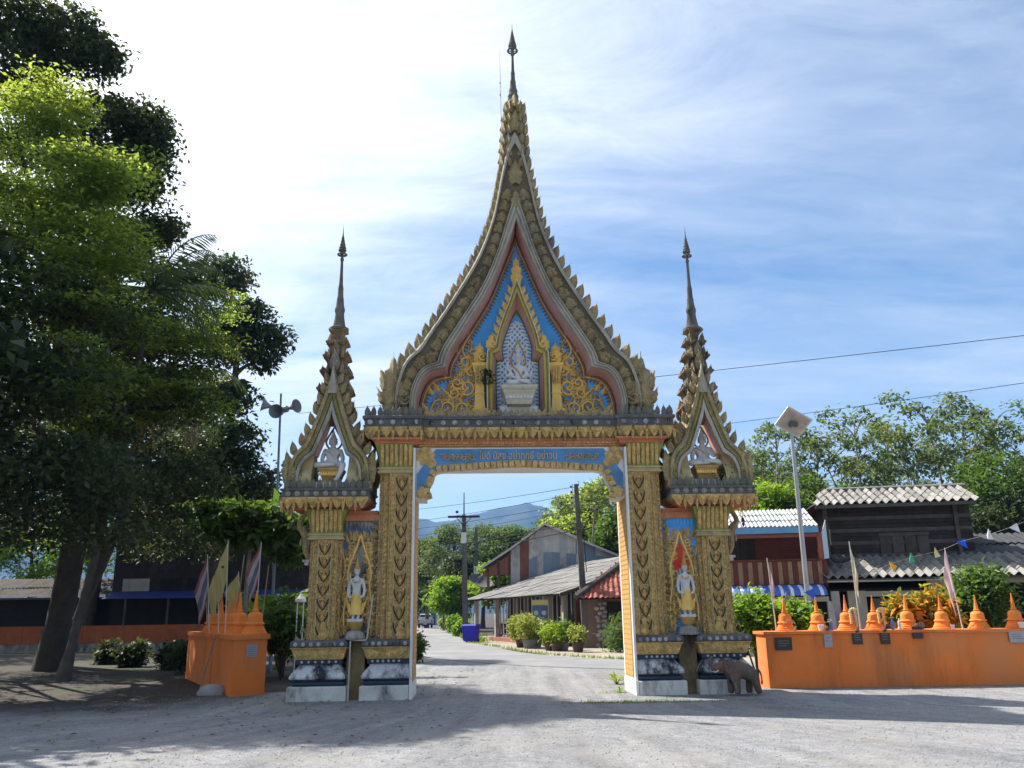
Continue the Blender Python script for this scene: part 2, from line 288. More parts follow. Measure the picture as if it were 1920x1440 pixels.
# loose stones lying on the gravel
mb = MB()
def stone_cloud(n, f, s0, s1):
    for _ in range(n):
        x, y = f(); s = random.uniform(s0,s1); a = random.uniform(0,6.28)
        c = Vector((x,y,.008+s*.3)); pts = [c+Vector((s*math.cos(a+k*1.57)*random.uniform(.7,1.2),s*math.sin(a+k*1.57)*random.uniform(.7,1.2),random.uniform(-.2,.1)*s)) for k in range(4)]
        mb.add(pts+[c+Vector((0,0,s*.55)),c-Vector((0,0,s*.4))], [(0,1,4),(1,2,4),(2,3,4),(3,0,4),(1,0,5),(2,1,5),(3,2,5),(0,3,5)])
stone_cloud(5000, lambda: (random.uniform(-8,8), 9+9*random.random()**1.3), .006, .017)
stone_cloud(1500, lambda: (random.uniform(4,13), random.uniform(11,18.4)), .007, .02)
o = mb.obj('loose_gravel', mat('stone_chips',(.30,.30,.30),.9,.4,20)); o['kind'] = 'stuff'; o['label'] = 'loose grey gravel chips strewn over the yard'
# ------------------------------------------------------------------ ornament meshes (face -y)
def leaf_mb(w, h, d, serr=2, n=7, bend=0.0, back=True, mb=None, ox=0, oz=0, oy=0):
    mb = mb or MB(); Lp=[]; Rp=[]; Sp=[]
    for i in range(n+1):
        t = i/n; prof = (math.sin(math.pi*min(1,(t*1.02+.12))**.75))**.8 if t < .97 else 0.0
        prof = max(0,prof)*(1.0 if t>.12 else .75)
        if serr and 0 < i < n and i % 2 == 0: prof *= .72
        x = w/2*prof*1.05; c = bend*t*t*h; z = t*h+(0.05*h if serr and i%2==1 else 0)
        if i == n: z = h
        Lp.append((ox-x+c,oy,oz+z)); Rp.append((ox+x+c,oy,oz+z)); Sp.append((ox+c,oy-d*(1-.6*t*t)*(.55+.45*min(1,3*prof)),oz+t*h))
    b = [(x,2*oy-y+0.0,z) for x,y,z in Sp]
    V = Lp+Rp+Sp+(b if back else []); m = n+1; F = []
    for i in range(n):
        F += [(i,2*m+i,2*m+i+1,i+1),(m+i,m+i+1,2*m+i+1,2*m+i)]
        if back: F += [(i,i+1,3*m+i+1,3*m+i),(m+i,3*m+i,3*m+i+1,m+i+1)]
    return mb.add(V,F)
def ribbon(mb, pts, w, d, oy=0.0):   # raised ribbon along pts (x,z), width list w, ridge height d
    n = len(pts); V = []
    for i in range(n):
        a = pts[max(i-1,0)]; b = pts[min(i+1,n-1)]; tx, tz = b[0]-a[0], b[1]-a[1]; l = math.hypot(tx,tz) or 1; nx, nz = -tz/l, tx/l
        x, z = pts[i]; ww = w[i]/2; dd = d*(.35+.65*min(1,w[i]/max(w)))
        V += [(x-nx*ww,oy,z-nz*ww),(x-nx*ww*.45,oy-dd,z-nz*ww*.45),(x+nx*ww*.45,oy-dd,z+nz*ww*.45),(x+nx*ww,oy,z+nz*ww)]
    F = []
    for i in range(n-1):
        for k in range(3): F.append((4*i+k,4*i+k+1,4*i+5+k,4*i+4+k))
    return mb.add(V,F)
def kanok_mb(R, mb=None, turns=1.15, w=.3, d=.05, tail=1.3, leaflets=4, ox=0, oz=0, flip=1, oy=0, a0=0.0):
    """a spiral curl with a flame tail and small flames along its back"""
    mb = mb or MB(); pts = []; ws = []; N = 15
    for i in range(N+1):
        s = i/N; r = R*(.14+.86*s); a = -turns*2*math.pi*(1-s)
        pts.append((flip*r*math.sin(a+a0), r*-math.cos(a+a0))); ws.append(R*w*(.75+.35*s))
    # tail: sweeps off from the end of the spiral
    x, z = pts[-1]; tx, tz = flip*math.cos(a0), math.sin(a0)
    for i in range(1,7):
        s = i/6; ang = a0+1.2*s; x += R*tail/6*flip*math.cos(ang); z += R*tail/6*math.sin(ang)
        pts.append((x,z)); ws.append(R*w*1.1*(1-s)**.8+.002)
    ribbon(mb, [(ox+p,oz+q) for p,q in pts], ws, d, oy)
    for k in range(leaflets):
        i = 5+int(k*(N-4)/max(1,leaflets)); p = pts[i]; q = pts[i+1]; l = math.hypot(q[0]-p[0],q[1]-p[1]) or 1
        t = ((q[0]-p[0])/l,(q[1]-p[1])/l); nrm = (t[1]*flip*1.0,-t[0]*flip*1.0); c = R*.42
        bx, bz = ox+p[0]+nrm[0]*R*w*.3, oz+p[1]+nrm[1]*R*w*.3
        ribbon(mb, [(bx,bz),(bx+(nrm[0]*.5+t[0]*.25)*c,bz+(nrm[1]*.5+t[1]*.25)*c),(bx+(nrm[0]*.8+t[0]*.8)*c,bz+(nrm[1]*.8+t[1]*.8)*c),(bx+(nrm[0]*.7+t[0]*1.3)*c,bz+(nrm[1]*.7+t[1]*1.3)*c)], [R*w*.7,R*w*.75,R*w*.4,.002], d*.8, oy)
    return mb
def rosette_me(r, m):
    mb = MB(); prof = [(r,0),(r,-.02),(r*.78,-.034),(r*.62,-.012),(r*.5,-.012),(r*.34,-.04),(.0,-.045)]
    rings = [[(q*math.cos(2*math.pi*i/10),y,q*math.sin(2*math.pi*i/10)) for i in range(10)] for q,y in prof]
    mb.loft(rings, cap=False); return mb.mesh('rosette', m, 50)
def petal_me(w, h, d, m):   # hanging petal with a pendant drop at its side
    mb = leaf_mb(w*.92, h, d, 0, 6, back=False); mb.v = [(x,y,-z) for x,y,z in mb.v]
    k = len(mb.v); leaf_mb(w*.30, h*.8, d*.9, 0, 4, back=False, mb=mb); mb.v = mb.v[:k]+[(x+w*.5,y,-z-h*.28) for x,y,z in mb.v[k:]]
    leaf_mb(w*.5, h*.5, d*1.5, 2, 4, back=False, mb=mb); j = len(mb.v)
    mb.v = mb.v[:-15]+[(x,y-d*.2,-z-h*.08) for x,y,z in mb.v[-15:]]
    return mb.mesh('petal', m)
def petal_me(w, h, d, m):   # carved triangular petal with a pendant drop beside it
    mb = MB(); o = [(-.48*w,0),(-.46*w,-.28*h),(-.3*w,-.5*h),(-.2*w,-.74*h),(0,-h),(.2*w,-.74*h),(.3*w,-.5*h),(.46*w,-.28*h),(.48*w,0)]
    def layer(k, y0, y1, dz=0): mb.loft([[(x*k,y0,z*k-dz) for x,z in o],[(x*k*.9,y1,z*k*.92-dz-.006) for x,z in o]])
    layer(1,0,-d*.4); layer(.68,-d*.38,-d*.75,.02); layer(.38,-d*.7,-d*1.3,.035)
    for s in (-1,1): mb.add([(s*w*.3-.02,-d*.4,-.03),(s*w*.3+.02,-d*.4,-.03),(s*w*.3+.02,-d*.4,-.075),(s*w*.3-.02,-d*.4,-.075),(s*w*.3,-d*.95,-.05)],[(0,1,4),(1,2,4),(2,3,4),(3,0,4)])
    x = w*.5; mb.add([(x-.035,0,-.3*h),(x+.035,0,-.3*h),(x+.03,0,-.85*h),(x-.03,0,-.85*h),(x,-.01,-1.28*h),(x,-d*.9,-.6*h),(x,-d*.7,-.9*h)],[(0,1,5),(1,2,6,5),(0,5,6,3),(2,4,6),(3,6,4)])
    return mb.mesh('petal', m)
def row(me, name, parent, x0, x1, n, y, z, rz=0.0, sc=1):
    for i in range(n):
        inst(me, name, parent, (x0+(x1-x0)*(i+.5)/n, y, z), (0,0,rz), sc)
def rowy(me, name, parent, x, y0, y1, n, z, s):   # along a side face that looks to +x (s=1) or -x
    for i in range(n):
        inst(me, name, parent, (x, y0+(y1-y0)*(i+.5)/n, z), (0,0,s*math.pi/2))
def bead_row(mb, x0, x1, y, z, r, n):
    for i in range(n):
        x = x0+(x1-x0)*(i+.5)/n; w = (x1-x0)/n*.42
        mb.add([(x-w,y,z-r),(x+w,y,z-r),(x+w,y,z+r),(x-w,y,z+r),(x,y-r*.9,z)], [(0,1,4),(1,2,4),(2,3,4),(3,0,4)])

# ------------------------------------------------------------------ the gate
GO, GYAW = Vector((.1624,17.2422,0)), R_(2.5146)
def gw(x,y,z): return GO+Matrix.Rotation(GYAW,3,'Z')@Vector((x,y,z))
gate = empty('temple_gate', GO, GYAW, 'tall ornate gold temple gateway with three spires spanning the gravel drive', 'gateway')
def both(mb, name, mats, smooth=None, parent=None):
    me = mb.mesh(name, mats, smooth); return [inst(me, name, parent or gate, sc=(s,1,1)) for s in (1,-1)]
LEAF_S = leaf_mb(.095,.13,.03,0,4,back=False)
ROS_L = rosette_me(.055, LOTUS); ROS_G = rosette_me(.058, RAILC); ROS_B = rosette_me(.040, LOTUS)
PET_G = petal_me(.27,.25,.05, GOLD); PET_T = petal_me(.2,.22,.05, OLDG)
ANTE_W = leaf_mb(.115,.24,.04,0,6).mesh('antefix', ANTC)
LOZ = MB(); leaf_mb(.12,.2,.03,2,6,back=False,mb=LOZ,oz=.06)
for s_ in (1,-1):
    LOZ.add([(s_*.03,0,.04),(s_*.1,0,.16),(s_*.1,0,.22),(s_*.065,-.022,.15)], [(0,1,3),(1,2,3)])
    LOZ.add([(s_*.015,0,.29),(s_*.1,0,.19),(s_*.1,0,.25),(s_*.055,-.02,.245)], [(0,1,3),(1,2,3)])
for v_ in ((-.045,.1),(.045,.1),(0,.16)):
    LOZ.add([(v_[0]-.016,-.02,v_[1]),(v_[0]+.016,-.02,v_[1]),(v_[0],-.05,v_[1]+.025),(v_[0],-.02,v_[1]+.05)], [(0,1,2),(1,3,2),(3,0,2)])
LOZ.mi = 1
for q in (1,-1): ribbon(LOZ,[(q*.114,.25),(q*.105,.17),(q*.06,.07),(0,-.01)],[.016,.03,.026,.02],.004,-.034)
for q in (1,-1): ribbon(LOZ,[(q*.012,.215),(q*.045,.175),(q*.05,.13)],[.006,.02,.004],.004,-.036)
LOZ_ME = LOZ.mesh('lozenge', [GOLD,GROOVE])
CAPLEAF = MB().loft([[(x*w_,y*d_-.09*max(0,z-.1)/.4,z) for x,y in ((-1,0),(-.75,-1),(0,-1.35),(.75,-1),(1,0))] for z,w_,d_ in ((0,.006,.004),(.05,.03,.02),(.12,.042,.03),(.34,.042,.032),(.42,.036,.03),(.46,.015,.015))])
CAPLEAF_ME = CAPLEAF.mesh('capital_petal', GOLD)
FOOT = MB(); leaf_mb(.2,.42,.06,2,7,back=False,mb=FOOT); leaf_mb(.12,.26,.075,0,5,back=False,mb=FOOT,oy=-.01); FOOT_ME = FOOT.mesh('foot_leaf', GOLD)

def plinth_stack(x0, x1, yb, fx):   # base of one pier
    mb = MB().rect(x0,x1,0,yb,[(.02,0),(.02,.26),(.0,.275)], fx); out = both(mb,'plinth',WHITEW)
    mb = MB().rect(x0+.03*fx[0],x1-.03*fx[1],.05,yb-.05,[(-.03,.275),(-.03,.30),(.0,.31),(.0,.35),(-.06,.37),(-.06,.39)], fx); both(mb,'foot_moulding',DKBLUE)
    mb = MB().rect(x0+.03*fx[0],x1-.03*fx[1],.05,yb-.05,[(-.05,.39),(.02,.41),(.03,.45),(-.01,.52),(-.08,.60),(-.13,.66),(-.15,.68)], fx); lo = both(mb,'lotus_base',LOTUS, 40)
    pm = leaf_mb(.17,.22,.03,0,5,back=False); pm.v = [(x,y+z*.55,z) for x,y,z in pm.v]; pme = pm.mesh('lotus_petal', LOTUS)
    for o in lo: row(pme,'lotus_petal',o,x0+.08,x1-.08,5,.025,.43)
    mb = MB().rect(x0+.1*fx[0],x1-.1*fx[1],.15,yb-.15,[(0,.68),(0,.77)], fx); db = both(mb,'dado_band',DKBLUE)
    st = rosette_me(.025, WHITE)
    for o in db: row(st,'boss',o,x0+.15,x1-.15,6,.15,.725)
    mb = MB().rect(x0+.1*fx[0],x1-.1*fx[1],.15,yb-.15,[(.01,.77),(.02,.79),(.03,.80),(.08,.96),(.11,.985),(.11,1.0)], fx); gb = both(mb,'gold_band',GOLD)
    gl = leaf_mb(.13,.14,.02,2,4,back=False); gl.v = [(x,y-z*.3,.14-z) for x,y,z in gl.v]; gme = gl.mesh('band_leaf', GOLD)
    for o in gb: row(gme,'band_leaf',o,x0+.1,x1-.1,6,.112,.81)
    mb = MB().rect(x0+.02*fx[0],x1-.02*fx[1],.06,yb-.06,[(0,1.0),(.03,1.02),(.03,1.10),(.0,1.125),(-.03,1.14)], fx); lg = both(mb,'base_ledge',BLACKL)
    for o in lg: row(ROS_B,'rosette',o,x0+.02,x1-.02,7,.03,1.06)
plinth_stack(2.27,3.20,1.55,(0,1)); plinth_stack(3.5,4.60,1.3,(1,1))
both(MB().box(3.17,3.53,.3,1.2,0,1.12),'recess_block',mat('dirty_ochre',(.26,.19,.09),.9,.4,3,.3,30,stain=((.05,.045,.04),2,.45,.65)))
# inner jamb slabs with gold inlay
both(MB().box(2.205,2.262,.0,1.34,0,.28).box(2.215,2.262,.07,1.32,.28,5.0),'jamb',WHITE)
inl = both(MB().box(2.207,2.2145,.2,1.18,.33,4.0),'jamb_inlay',mat('ochre_inlay',(.50,.29,.10),.7,.15,4,.2,30))
mb = MB()
for k in range(36): mb.box(2.201,2.2065,.23,1.15,.36+k*.1,.44+k*.1)
for o in inl: inst(mb.mesh('inlay_tiles', mat('ochre_tile',(.56,.33,.11),.6,.2,9,.1)),'inlay_tiles',o)['kind'] = 'stuff'

def pillar(x0, x1, yf, yb, z0, zs, zt, reds, loz_x, bands, nloz, ncap):
    mb = MB().box(x0,x1,yf,yb,z0,zs)
    for a, b, dy in reds: mb.box(a,b,yf+dy,yb-dy,z0,zs)
    ps = both(mb,'pillar',GOLDD)
    fil = MB()
    for x in [loz_x-.125, loz_x+.125]: fil.box(x-.011,x+.011,yf-.02,yf-.002,z0,zs)
    for x, dy in bands: fil.box(x-.062,x-.05,yf+dy-.016,yf+dy-.002,z0,zs).box(x+.05,x+.062,yf+dy-.016,yf+dy-.002,z0,zs)
    fme = fil.mesh('fillet', PALEG)
    brd = MB(); n = int((zs-z0-.05)/.105)
    for x, dy in bands:
        for k in range(n):
            s = 1 if x > loz_x else -1
            a = leaf_mb(.1,.125,.028,0,3,bend=-s*.25,back=False); brd.add([(p[0]+x,p[1]+yf+dy,p[2]+z0+.03+k*.105) for p in a.v], a.f)
    bme = brd.mesh('border_leaves', GOLD)
    for o in ps:
        inst(fme,'fillet',o); inst(bme,'border_leaves',o)['kind'] = 'stuff'
        h = (zs-z0-.06)/nloz
        for k in range(nloz): inst(LOZ_ME,'lozenge',o,(loz_x,yf,z0+.04+k*h),sc=(1,1,h/.30))
        inst(FOOT_ME,'foot_leaf',o,(loz_x-.03,yf-.03,z0),sc=(1,1,1.0))
        for x, dy in bands: inst(FOOT_ME,'foot_leaf',o,(x,yf+dy-.02,z0),sc=(.62,1,.8))
    # capital
    xl, xr = min([x0]+[r[0] for r in reds]), max([x1]+[r[1] for r in reds]); fl = (0 if xl == x0 and len(reds)<3 else 1, 1)
    cm = MB().rect(xl,xr,yf,yb,[(.0,zs),(.035,zs+.015),(.035,zs+.045),(.005,zs+.06),(.005,zs+.085),(.03,zs+.10),(.03,zs+.13),(0,zs+.14)], fl); cr = both(cm,'capital_ring',PALEG)
    ct = MB().rect(xl,xr,yf+.01,yb-.01,[(0,zs+.14),(.0,zs+.35),(.09,zt-.02),(.09,zt)], fl); cs = both(ct,'capital',GREEN)
    sc = (zt-zs-.15)/.46
    for o in cs:
        row(CAPLEAF_ME,'capital_petal',o,xl+.01,xr-.01,ncap,yf+.012,zs+.145,sc=(1,1,sc))
        if fl[1]: rowy(CAPLEAF_ME,'capital_petal',o,xr-.005,yf+.1,yb-.1,5,zs+.145,1)
    return ps
bigp = pillar(2.264,2.75,.12,1.48,1.14,4.46,5.08,[(2.7,2.86,.07),(2.8,2.97,.16)],2.49,[(2.315,0),(2.68,0),(2.80,.07)],10,7)
smlp = pillar(3.86,4.19,.14,1.06,1.14,3.10,3.72,[(3.78,4.27,.05),(3.70,4.35,.12),(3.69,3.75,.2)],4.025,[(3.835,.05),(4.215,.05)],7,7)
# flaring leaves at the small piers' outer side and the white-tipped guardian leaves at the pillar feet
fl = MB(); kanok_mb(.11,fl,.8,.45,.05,1.6,3); flme = fl.mesh('foot_scroll', OLDG)
for s in (1,-1):
    for x in (3.02,3.62,4.44): inst(flme,'foot_scroll',gate,(s*x,.3,1.26),(0,0,0),(s,1,1.25))
# swan-neck bracket (nak) beside the small pier under the ledge
br = MB(); P_ = cat([(4.42,.55,2.72),(4.50,.55,2.95),(4.47,.55,3.12),(4.55,.55,3.3),(4.66,.55,3.45),(4.60,.55,3.62),(4.50,.55,3.72),(4.62,.55,3.86)],18)
br.tube(P_,[.035+.05*math.sin(math.pi*min(1,i/11))**1.5+.015 for i in range(18)],8); leaf_mb(.1,.2,.04,2,5,mb=br,ox=4.63,oz=3.32,oy=.55); leaf_mb(.09,.2,.04,2,5,mb=br,ox=4.60,oz=3.02,oy=.55)
for o in both(br,'bracket',OLDG,40): pass
bt = MB().box(4.42,4.5,.47,.63,2.62,2.72).box(4.40,4.54,.45,.65,2.68,2.73); both(bt,'bracket_seat',WHITEW)
bell = MB().lathe([(.012,.06),(.012,.04),(.03,.03),(.042,-.03),(.05,-.04),(.0,-.045)],10)
bell.tube([(0,0,.06),(0,0,.3)],.006,4); leaf_mb(.06,-.12,.005,0,4,mb=bell,oz=-.05); bell_me = bell.mesh('bell',mat('dark_bronze',(.06,.05,.035),.5,.2,5,metal=.6))
for x in (4.72,): 
    for s in (1,-1): inst(bell_me,'bell',gate,(s*x,.3,3.45))
# niche panels with flame scrolls
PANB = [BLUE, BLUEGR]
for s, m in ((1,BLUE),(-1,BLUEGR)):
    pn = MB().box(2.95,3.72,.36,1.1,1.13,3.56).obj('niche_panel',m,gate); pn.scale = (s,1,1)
    top = MB().box(2.96,3.70,.30,.36,3.5,3.62); inst(top.mesh('niche_lintel',REDB),'niche_lintel',pn)
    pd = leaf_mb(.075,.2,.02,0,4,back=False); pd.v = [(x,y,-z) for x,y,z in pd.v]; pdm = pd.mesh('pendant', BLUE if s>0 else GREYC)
    row(pdm,'pendant',pn,2.98,3.68,9,.345,3.5)
    ul = leaf_mb(.07,.26,.03,2,5,bend=.2,back=False).mesh('flame', GOLD)
    for i in range(9): inst(ul,'flame',pn,(3.0+.65*(i+.5)/9,.35,3.06+.05*(i%2)))
    A = kanok_mb(.105,None,1.0,.62,.06,1.6,5).mesh('scroll', GOLD); B = kanok_mb(.085,None,.9,.66,.06,1.8,4).mesh('scroll', GOLD)
    k = 0
    for z in np.arange(1.32,3.0,.135):
        half = .3 if z < 2.75 else .22
        for q in (1,-1):
            inst(A if k%2 else B,'scroll',pn,(3.335+q*(half-.03),.358,z),(0,.3*q*(-1)**k,0),(q,1,1)); k += 1
            if z > 2.55: inst(B,'scroll',pn,(3.335+q*.15,.358,z+.06),(0,-.4*q,0),(-q,1,1))
    vine = MB()
    for q in (1,-1): ribbon(vine,[(3.335+q*(.33+.04*math.sin(i*.9)),1.2+i*.11) for i in range(17)],[.028]*17,.03,.358)
    for q in (1,-1): ribbon(vine,cat([(3.335+q*.27,1.25),(3.335+q*.29,1.7),(3.335+q*.21,2.15),(3.335+q*.24,2.4),(3.335+q*.2,2.62),(3.335+q*.08,2.95),(3.335+q*.0,3.22)],18),[.06]*18,.06,.35)
    inst(vine.mesh('vine',GOLDB),'vine',pn)
    rl = MB(); gr_ = random.Random(5)
    for i in range(95):
        z = 1.25+1.95*gr_.random(); q = gr_.choice((1,-1)); x = 3.335+q*(.33-.30*gr_.random()*(1 if z>2.6 else .55)); leaf_mb(.075,.15,.03,2,4,bend=q*.5,back=False,mb=rl,ox=x,oz=z,oy=.357)
    inst(rl.mesh('relief_leaves',GOLD),'relief_leaves',pn)['kind'] = 'stuff'
    halo = MB().prism(cat([(3.335,3.02),(3.43,2.78),(3.52,2.58),(3.49,2.5),(3.46,2.42),(3.335,2.42)],10)+cat([(3.335,2.42),(3.21,2.42),(3.18,2.5),(3.15,2.58),(3.24,2.78),(3.335,3.02)],10)[1:-1],.335,.356)
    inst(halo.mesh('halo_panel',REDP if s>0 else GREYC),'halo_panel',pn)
    for z in np.arange(1.55,2.5,.16):
        for q in (1,-1): inst(B,'scroll',pn,(3.335+q*.15,.358,z),(0,.5*q,0),(q,1,1))
    # leafy side strip on the big pillar flank
    st = MB()
    for z in np.arange(1.2,3.5,.15): leaf_mb(.12,.2,.06,2,4,bend=.3,back=False,mb=st,ox=3.03,oz=z,oy=.33)
    inst(st.mesh('flank_leaves',OLDG),'flank_leaves',pn)['kind'] = 'stuff'
# side ledges
def ledge(x0,x1,y0,y1,zb):
    mb = MB().rect(x0,x1,y0,y1,[(-.22,zb),(-.2,zb+.03),(-.12,zb+.05),(-.12,zb+.08),(-.03,zb+.14)]); both(mb,'ledge_soffit',REDB)
    mb = MB().rect(x0,x1,y0,y1,[(-.06,zb+.12),(-.01,zb+.16),(0,zb+.24)]); pt = both(mb,'petal_band',OLDG)
    for o in pt:
        row(PET_G,'petal',o,x0+.02,x1-.02,7,y0-.012,zb+.24,sc=(1,1,1)); rowy(PET_G,'petal',o,x1+.012,y0,y1,4,zb+.24,1)
    mb = MB().rect(x0,x1,y0,y1,[(.015,zb+.24),(.015,zb+.26),(-.01,zb+.275),(-.01,zb+.36),(.025,zb+.375),(.03,zb+.41),(.0,zb+.425)]); rb = both(mb,'rosette_band',BLACKL)
    for o in rb:
        row(ROS_G,'rosette',o,x0+.03,x1-.03,9,y0+.01,zb+.318); rowy(ROS_G,'rosette',o,x1-.01,y0+.05,y1-.05,5,zb+.318,1)
        row(ANTE_W,'antefix',o,x0+.02,x1-.02,13,y0+.05,zb+.425); rowy(ANTE_W,'antefix',o,x1-.05,y0+.1,y1-.05,7,zb+.425,1)
ledge(3.14,4.94,-.03,1.18,3.72)
both(MB().box(3.0,3.9,.36,1.1,3.56,3.72),'transom',REDB)
# lintel arch panel
def arch_curve(off):
    c = cat([(1.94+off*.2,4.02),(1.995,4.10),(1.99,4.2),(1.93,4.27),(1.90,4.36),(1.875,4.47),(1.78,4.56),(1.62,4.585)],16)
    return [(2.21,3.93),(2.0,3.93),(2.0,4.02)]+c+[(0,4.585)]
cur = arch_curve(0)
def inset_curve(c, d):
    out = []
    for i in range(len(c)):
        a = c[max(i-1,0)]; b = c[min(i+1,len(c)-1)]; l = math.hypot(b[0]-a[0],b[1]-a[1]) or 1
        out.append((c[i][0]+(b[1]-a[1])/l*d, c[i][1]-(b[0]-a[0])/l*d))
    return out
def strip_solid(inner, xo, zo, y0, y1):   # solid between the arch curve and the outer rectangle, both halves
    ins = []; outs = []
    for x,z in inner:
        ins.append((x,z)); outs.append((xo,z) if z < 4.46 else ((x if x < 1.84 else xo), zo))
    mb = MB()
    for q in (1,-1):
        mb.loft([[(q*a[0],y0,a[1]),(q*b[0],y0,b[1]),(q*b[0],y1,b[1]),(q*a[0],y1,a[1])] for a,b in zip(ins,outs)])
    return mb
arch = strip_solid(cur[1:],2.21,5.02,.22,.95).obj('arch_panel',[WHITE],gate)
c0 = cur[2:]; c1 = inset_curve(c0,-.05); c1 = [(min(max(0,x),2.15),z) for x,z in c1]; c1[-1] = (0,c0[-1][1]+.05); c1[0] = (2.05,4.02)
strip_solid(c1,2.19,4.99,.2,.219).obj('arch_field',mat('lintel_blue',(.085,.26,.50),.7,.25,3,.1,40,stain=((.10,.12,.14),2.4,.52,.72)),arch)
tile = MB(); tile.add([(-.062,0,-.04),(.062,0,-.04),(.07,0,.12),(-.05,0,.12),(-.045,-.045,-.02),(.05,-.045,-.02),(.058,-.03,.1),(-.035,-.03,.1)],[(0,1,5,4),(1,2,6,5),(2,3,7,6),(3,0,4,7),(4,5,6,7)]); tme = tile.mesh('border_tile',GOLD)
for q in (1,-1):
    L_ = 0; nxt = .05
    for i in range(len(c1)-1,0,-1):
        a, b = c1[i], c1[i-1]; l = math.dist(a,b)
        while nxt <= L_+l:
            t = (nxt-L_)/l; x = a[0]+(b[0]-a[0])*t; z = a[1]+(b[1]-a[1])*t; ang = math.atan2(b[1]-a[1], b[0]-a[0])
            inst(tme,'border_tile',arch,(q*x,.198,z),(0,(-ang if q>0 else ang),0),(q,1,1)); nxt += .128
        L_ += l
co = MB(); leaf_mb(.4,.55,.05,2,7,back=False,mb=co); com = co.mesh('corner_leaf',GOLD)
for q in (1,-1):
    inst(com,'corner_leaf',arch,(q*2.13,.199,4.98),(0,q*R_(-140),0),(1.0,1,1.05)); inst(com,'corner_leaf',arch,(q*2.12,.199,3.95),(0,q*R_(-12),0),(.5,1,.55))
sca = kanok_mb(.05,None,1.0,.5,.03,1.6,3).mesh('scroll',GOLD)
for q in (1,-1):
    for k in range(8): inst(sca,'scroll',arch,(q*(1.02+k*.09),.199,4.82+(.015 if k%2 else -.015)),(0,q*(1.2 if k%2 else -.6),0),(q,1,1))
LETM = mat('gilt_lettering',(.62,.45,.22),.5,.1,5)
lx = -.88
for wtxt in ('ไปดี','มีสุข','อย่าทุกข์','อย่าจน'):
    cu = bpy.data.curves.new('word','FONT'); cu.body = wtxt; cu.size = .2; cu.extrude = .012
    to = bpy.data.objects.new('word',cu); COL.objects.link(to); bpy.context.view_layer.update()
    tm = bpy.data.meshes.new_from_object(to.evaluated_get(bpy.context.evaluated_depsgraph_get())); bpy.data.objects.remove(to)
    x0_ = min(v.co.x for v in tm.vertices); wx = max(v.co.x for v in tm.vertices)-x0_; k = .82
    tm.materials.clear(); tm.materials.append(LETM)
    inst(tm,'word',arch,(lx-x0_*k,.19,4.765),(R_(90),0,0),(k,1.12,1)); lx += wx*k+.07
# entablature
EX = 3.28
mb = MB().rect(-EX+.3,EX-.3,.25,1.42,[(-.02,4.99),(.0,5.0),(.0,5.05),(.03,5.06),(.03,5.09),(.06,5.10),(.06,5.14),(.12,5.19),(.12,5.2)])
for s in (1,-1): mb.rect(min(s*2.17,s*3.02),max(s*2.17,s*3.02),.10,1.5,[(.0,5.06),(.05,5.09),(.05,5.13),(.12,5.17),(.12,5.21)])
ent = mb.obj('entablature',REDB,gate)
bd = MB(); bead_row(bd,-2.15,2.15,.219,5.075,.018,70); bead_row(bd,-2.15,2.15,.188,5.12,.022,52); bead_row(bd,-2.15,2.15,.245,5.02,.02,90); bd.obj('beads',GOLD,ent)['kind']='stuff'
mb = MB().rect(-EX,EX,.12,1.5,[(-.06,5.2),(.0,5.28),(.03,5.44)])
for s in (1,-1): mb.rect(min(s*2.1,s*(EX+.0)),max(s*2.1,s*(EX+.0)),.02,1.6,[(-.06,5.2),(.0,5.28),(.03,5.443)])
pb = mb.obj('petal_band',OLDG,gate)
row(PET_G,'petal',pb,-2.06,2.06,15,.088,5.445)
for s in (1,-1):
    row(PET_G,'petal',pb,s*2.7-.58,s*2.7+.62,4,-.014,5.445); rowy(PET_G,'petal',pb,s*(EX+.035),.1,1.55,5,5.445,s)
mb = MB().rect(-EX-.02,EX+.02,.08,1.55,[(.015,5.445),(.015,5.47),(-.01,5.48),(-.01,5.60),(.03,5.615),(.035,5.66),(.0,5.69)])
for s in (1,-1): mb.rect(min(s*2.07,s*(EX+.025)),max(s*2.07,s*(EX+.025)),-.02,1.65,[(.015,5.445),(.015,5.47),(-.01,5.48),(-.01,5.60),(.03,5.616),(.035,5.661),(.0,5.692)])
rb = mb.obj('rosette_band',BLACKL,gate)
row(ROS_L,'rosette',rb,-2.02,2.02,16,.09,5.54)
for s in (1,-1):
    row(ROS_L,'rosette',rb,s*2.7-.6,s*2.7+.6,5,-.01,5.54); row(ANTE_W,'antefix',rb,s*2.7-.62,s*2.7+.62,9,.03,5.69); rowy(ANTE_W,'antefix',rb,s*3.26,.1,1.55,10,5.69,s)
ANTE_S = leaf_mb(.12,.18,.035,0,6).mesh('antefix', OLDG); row(ANTE_S,'antefix',rb,-2.06,2.06,34,.12,5.69)
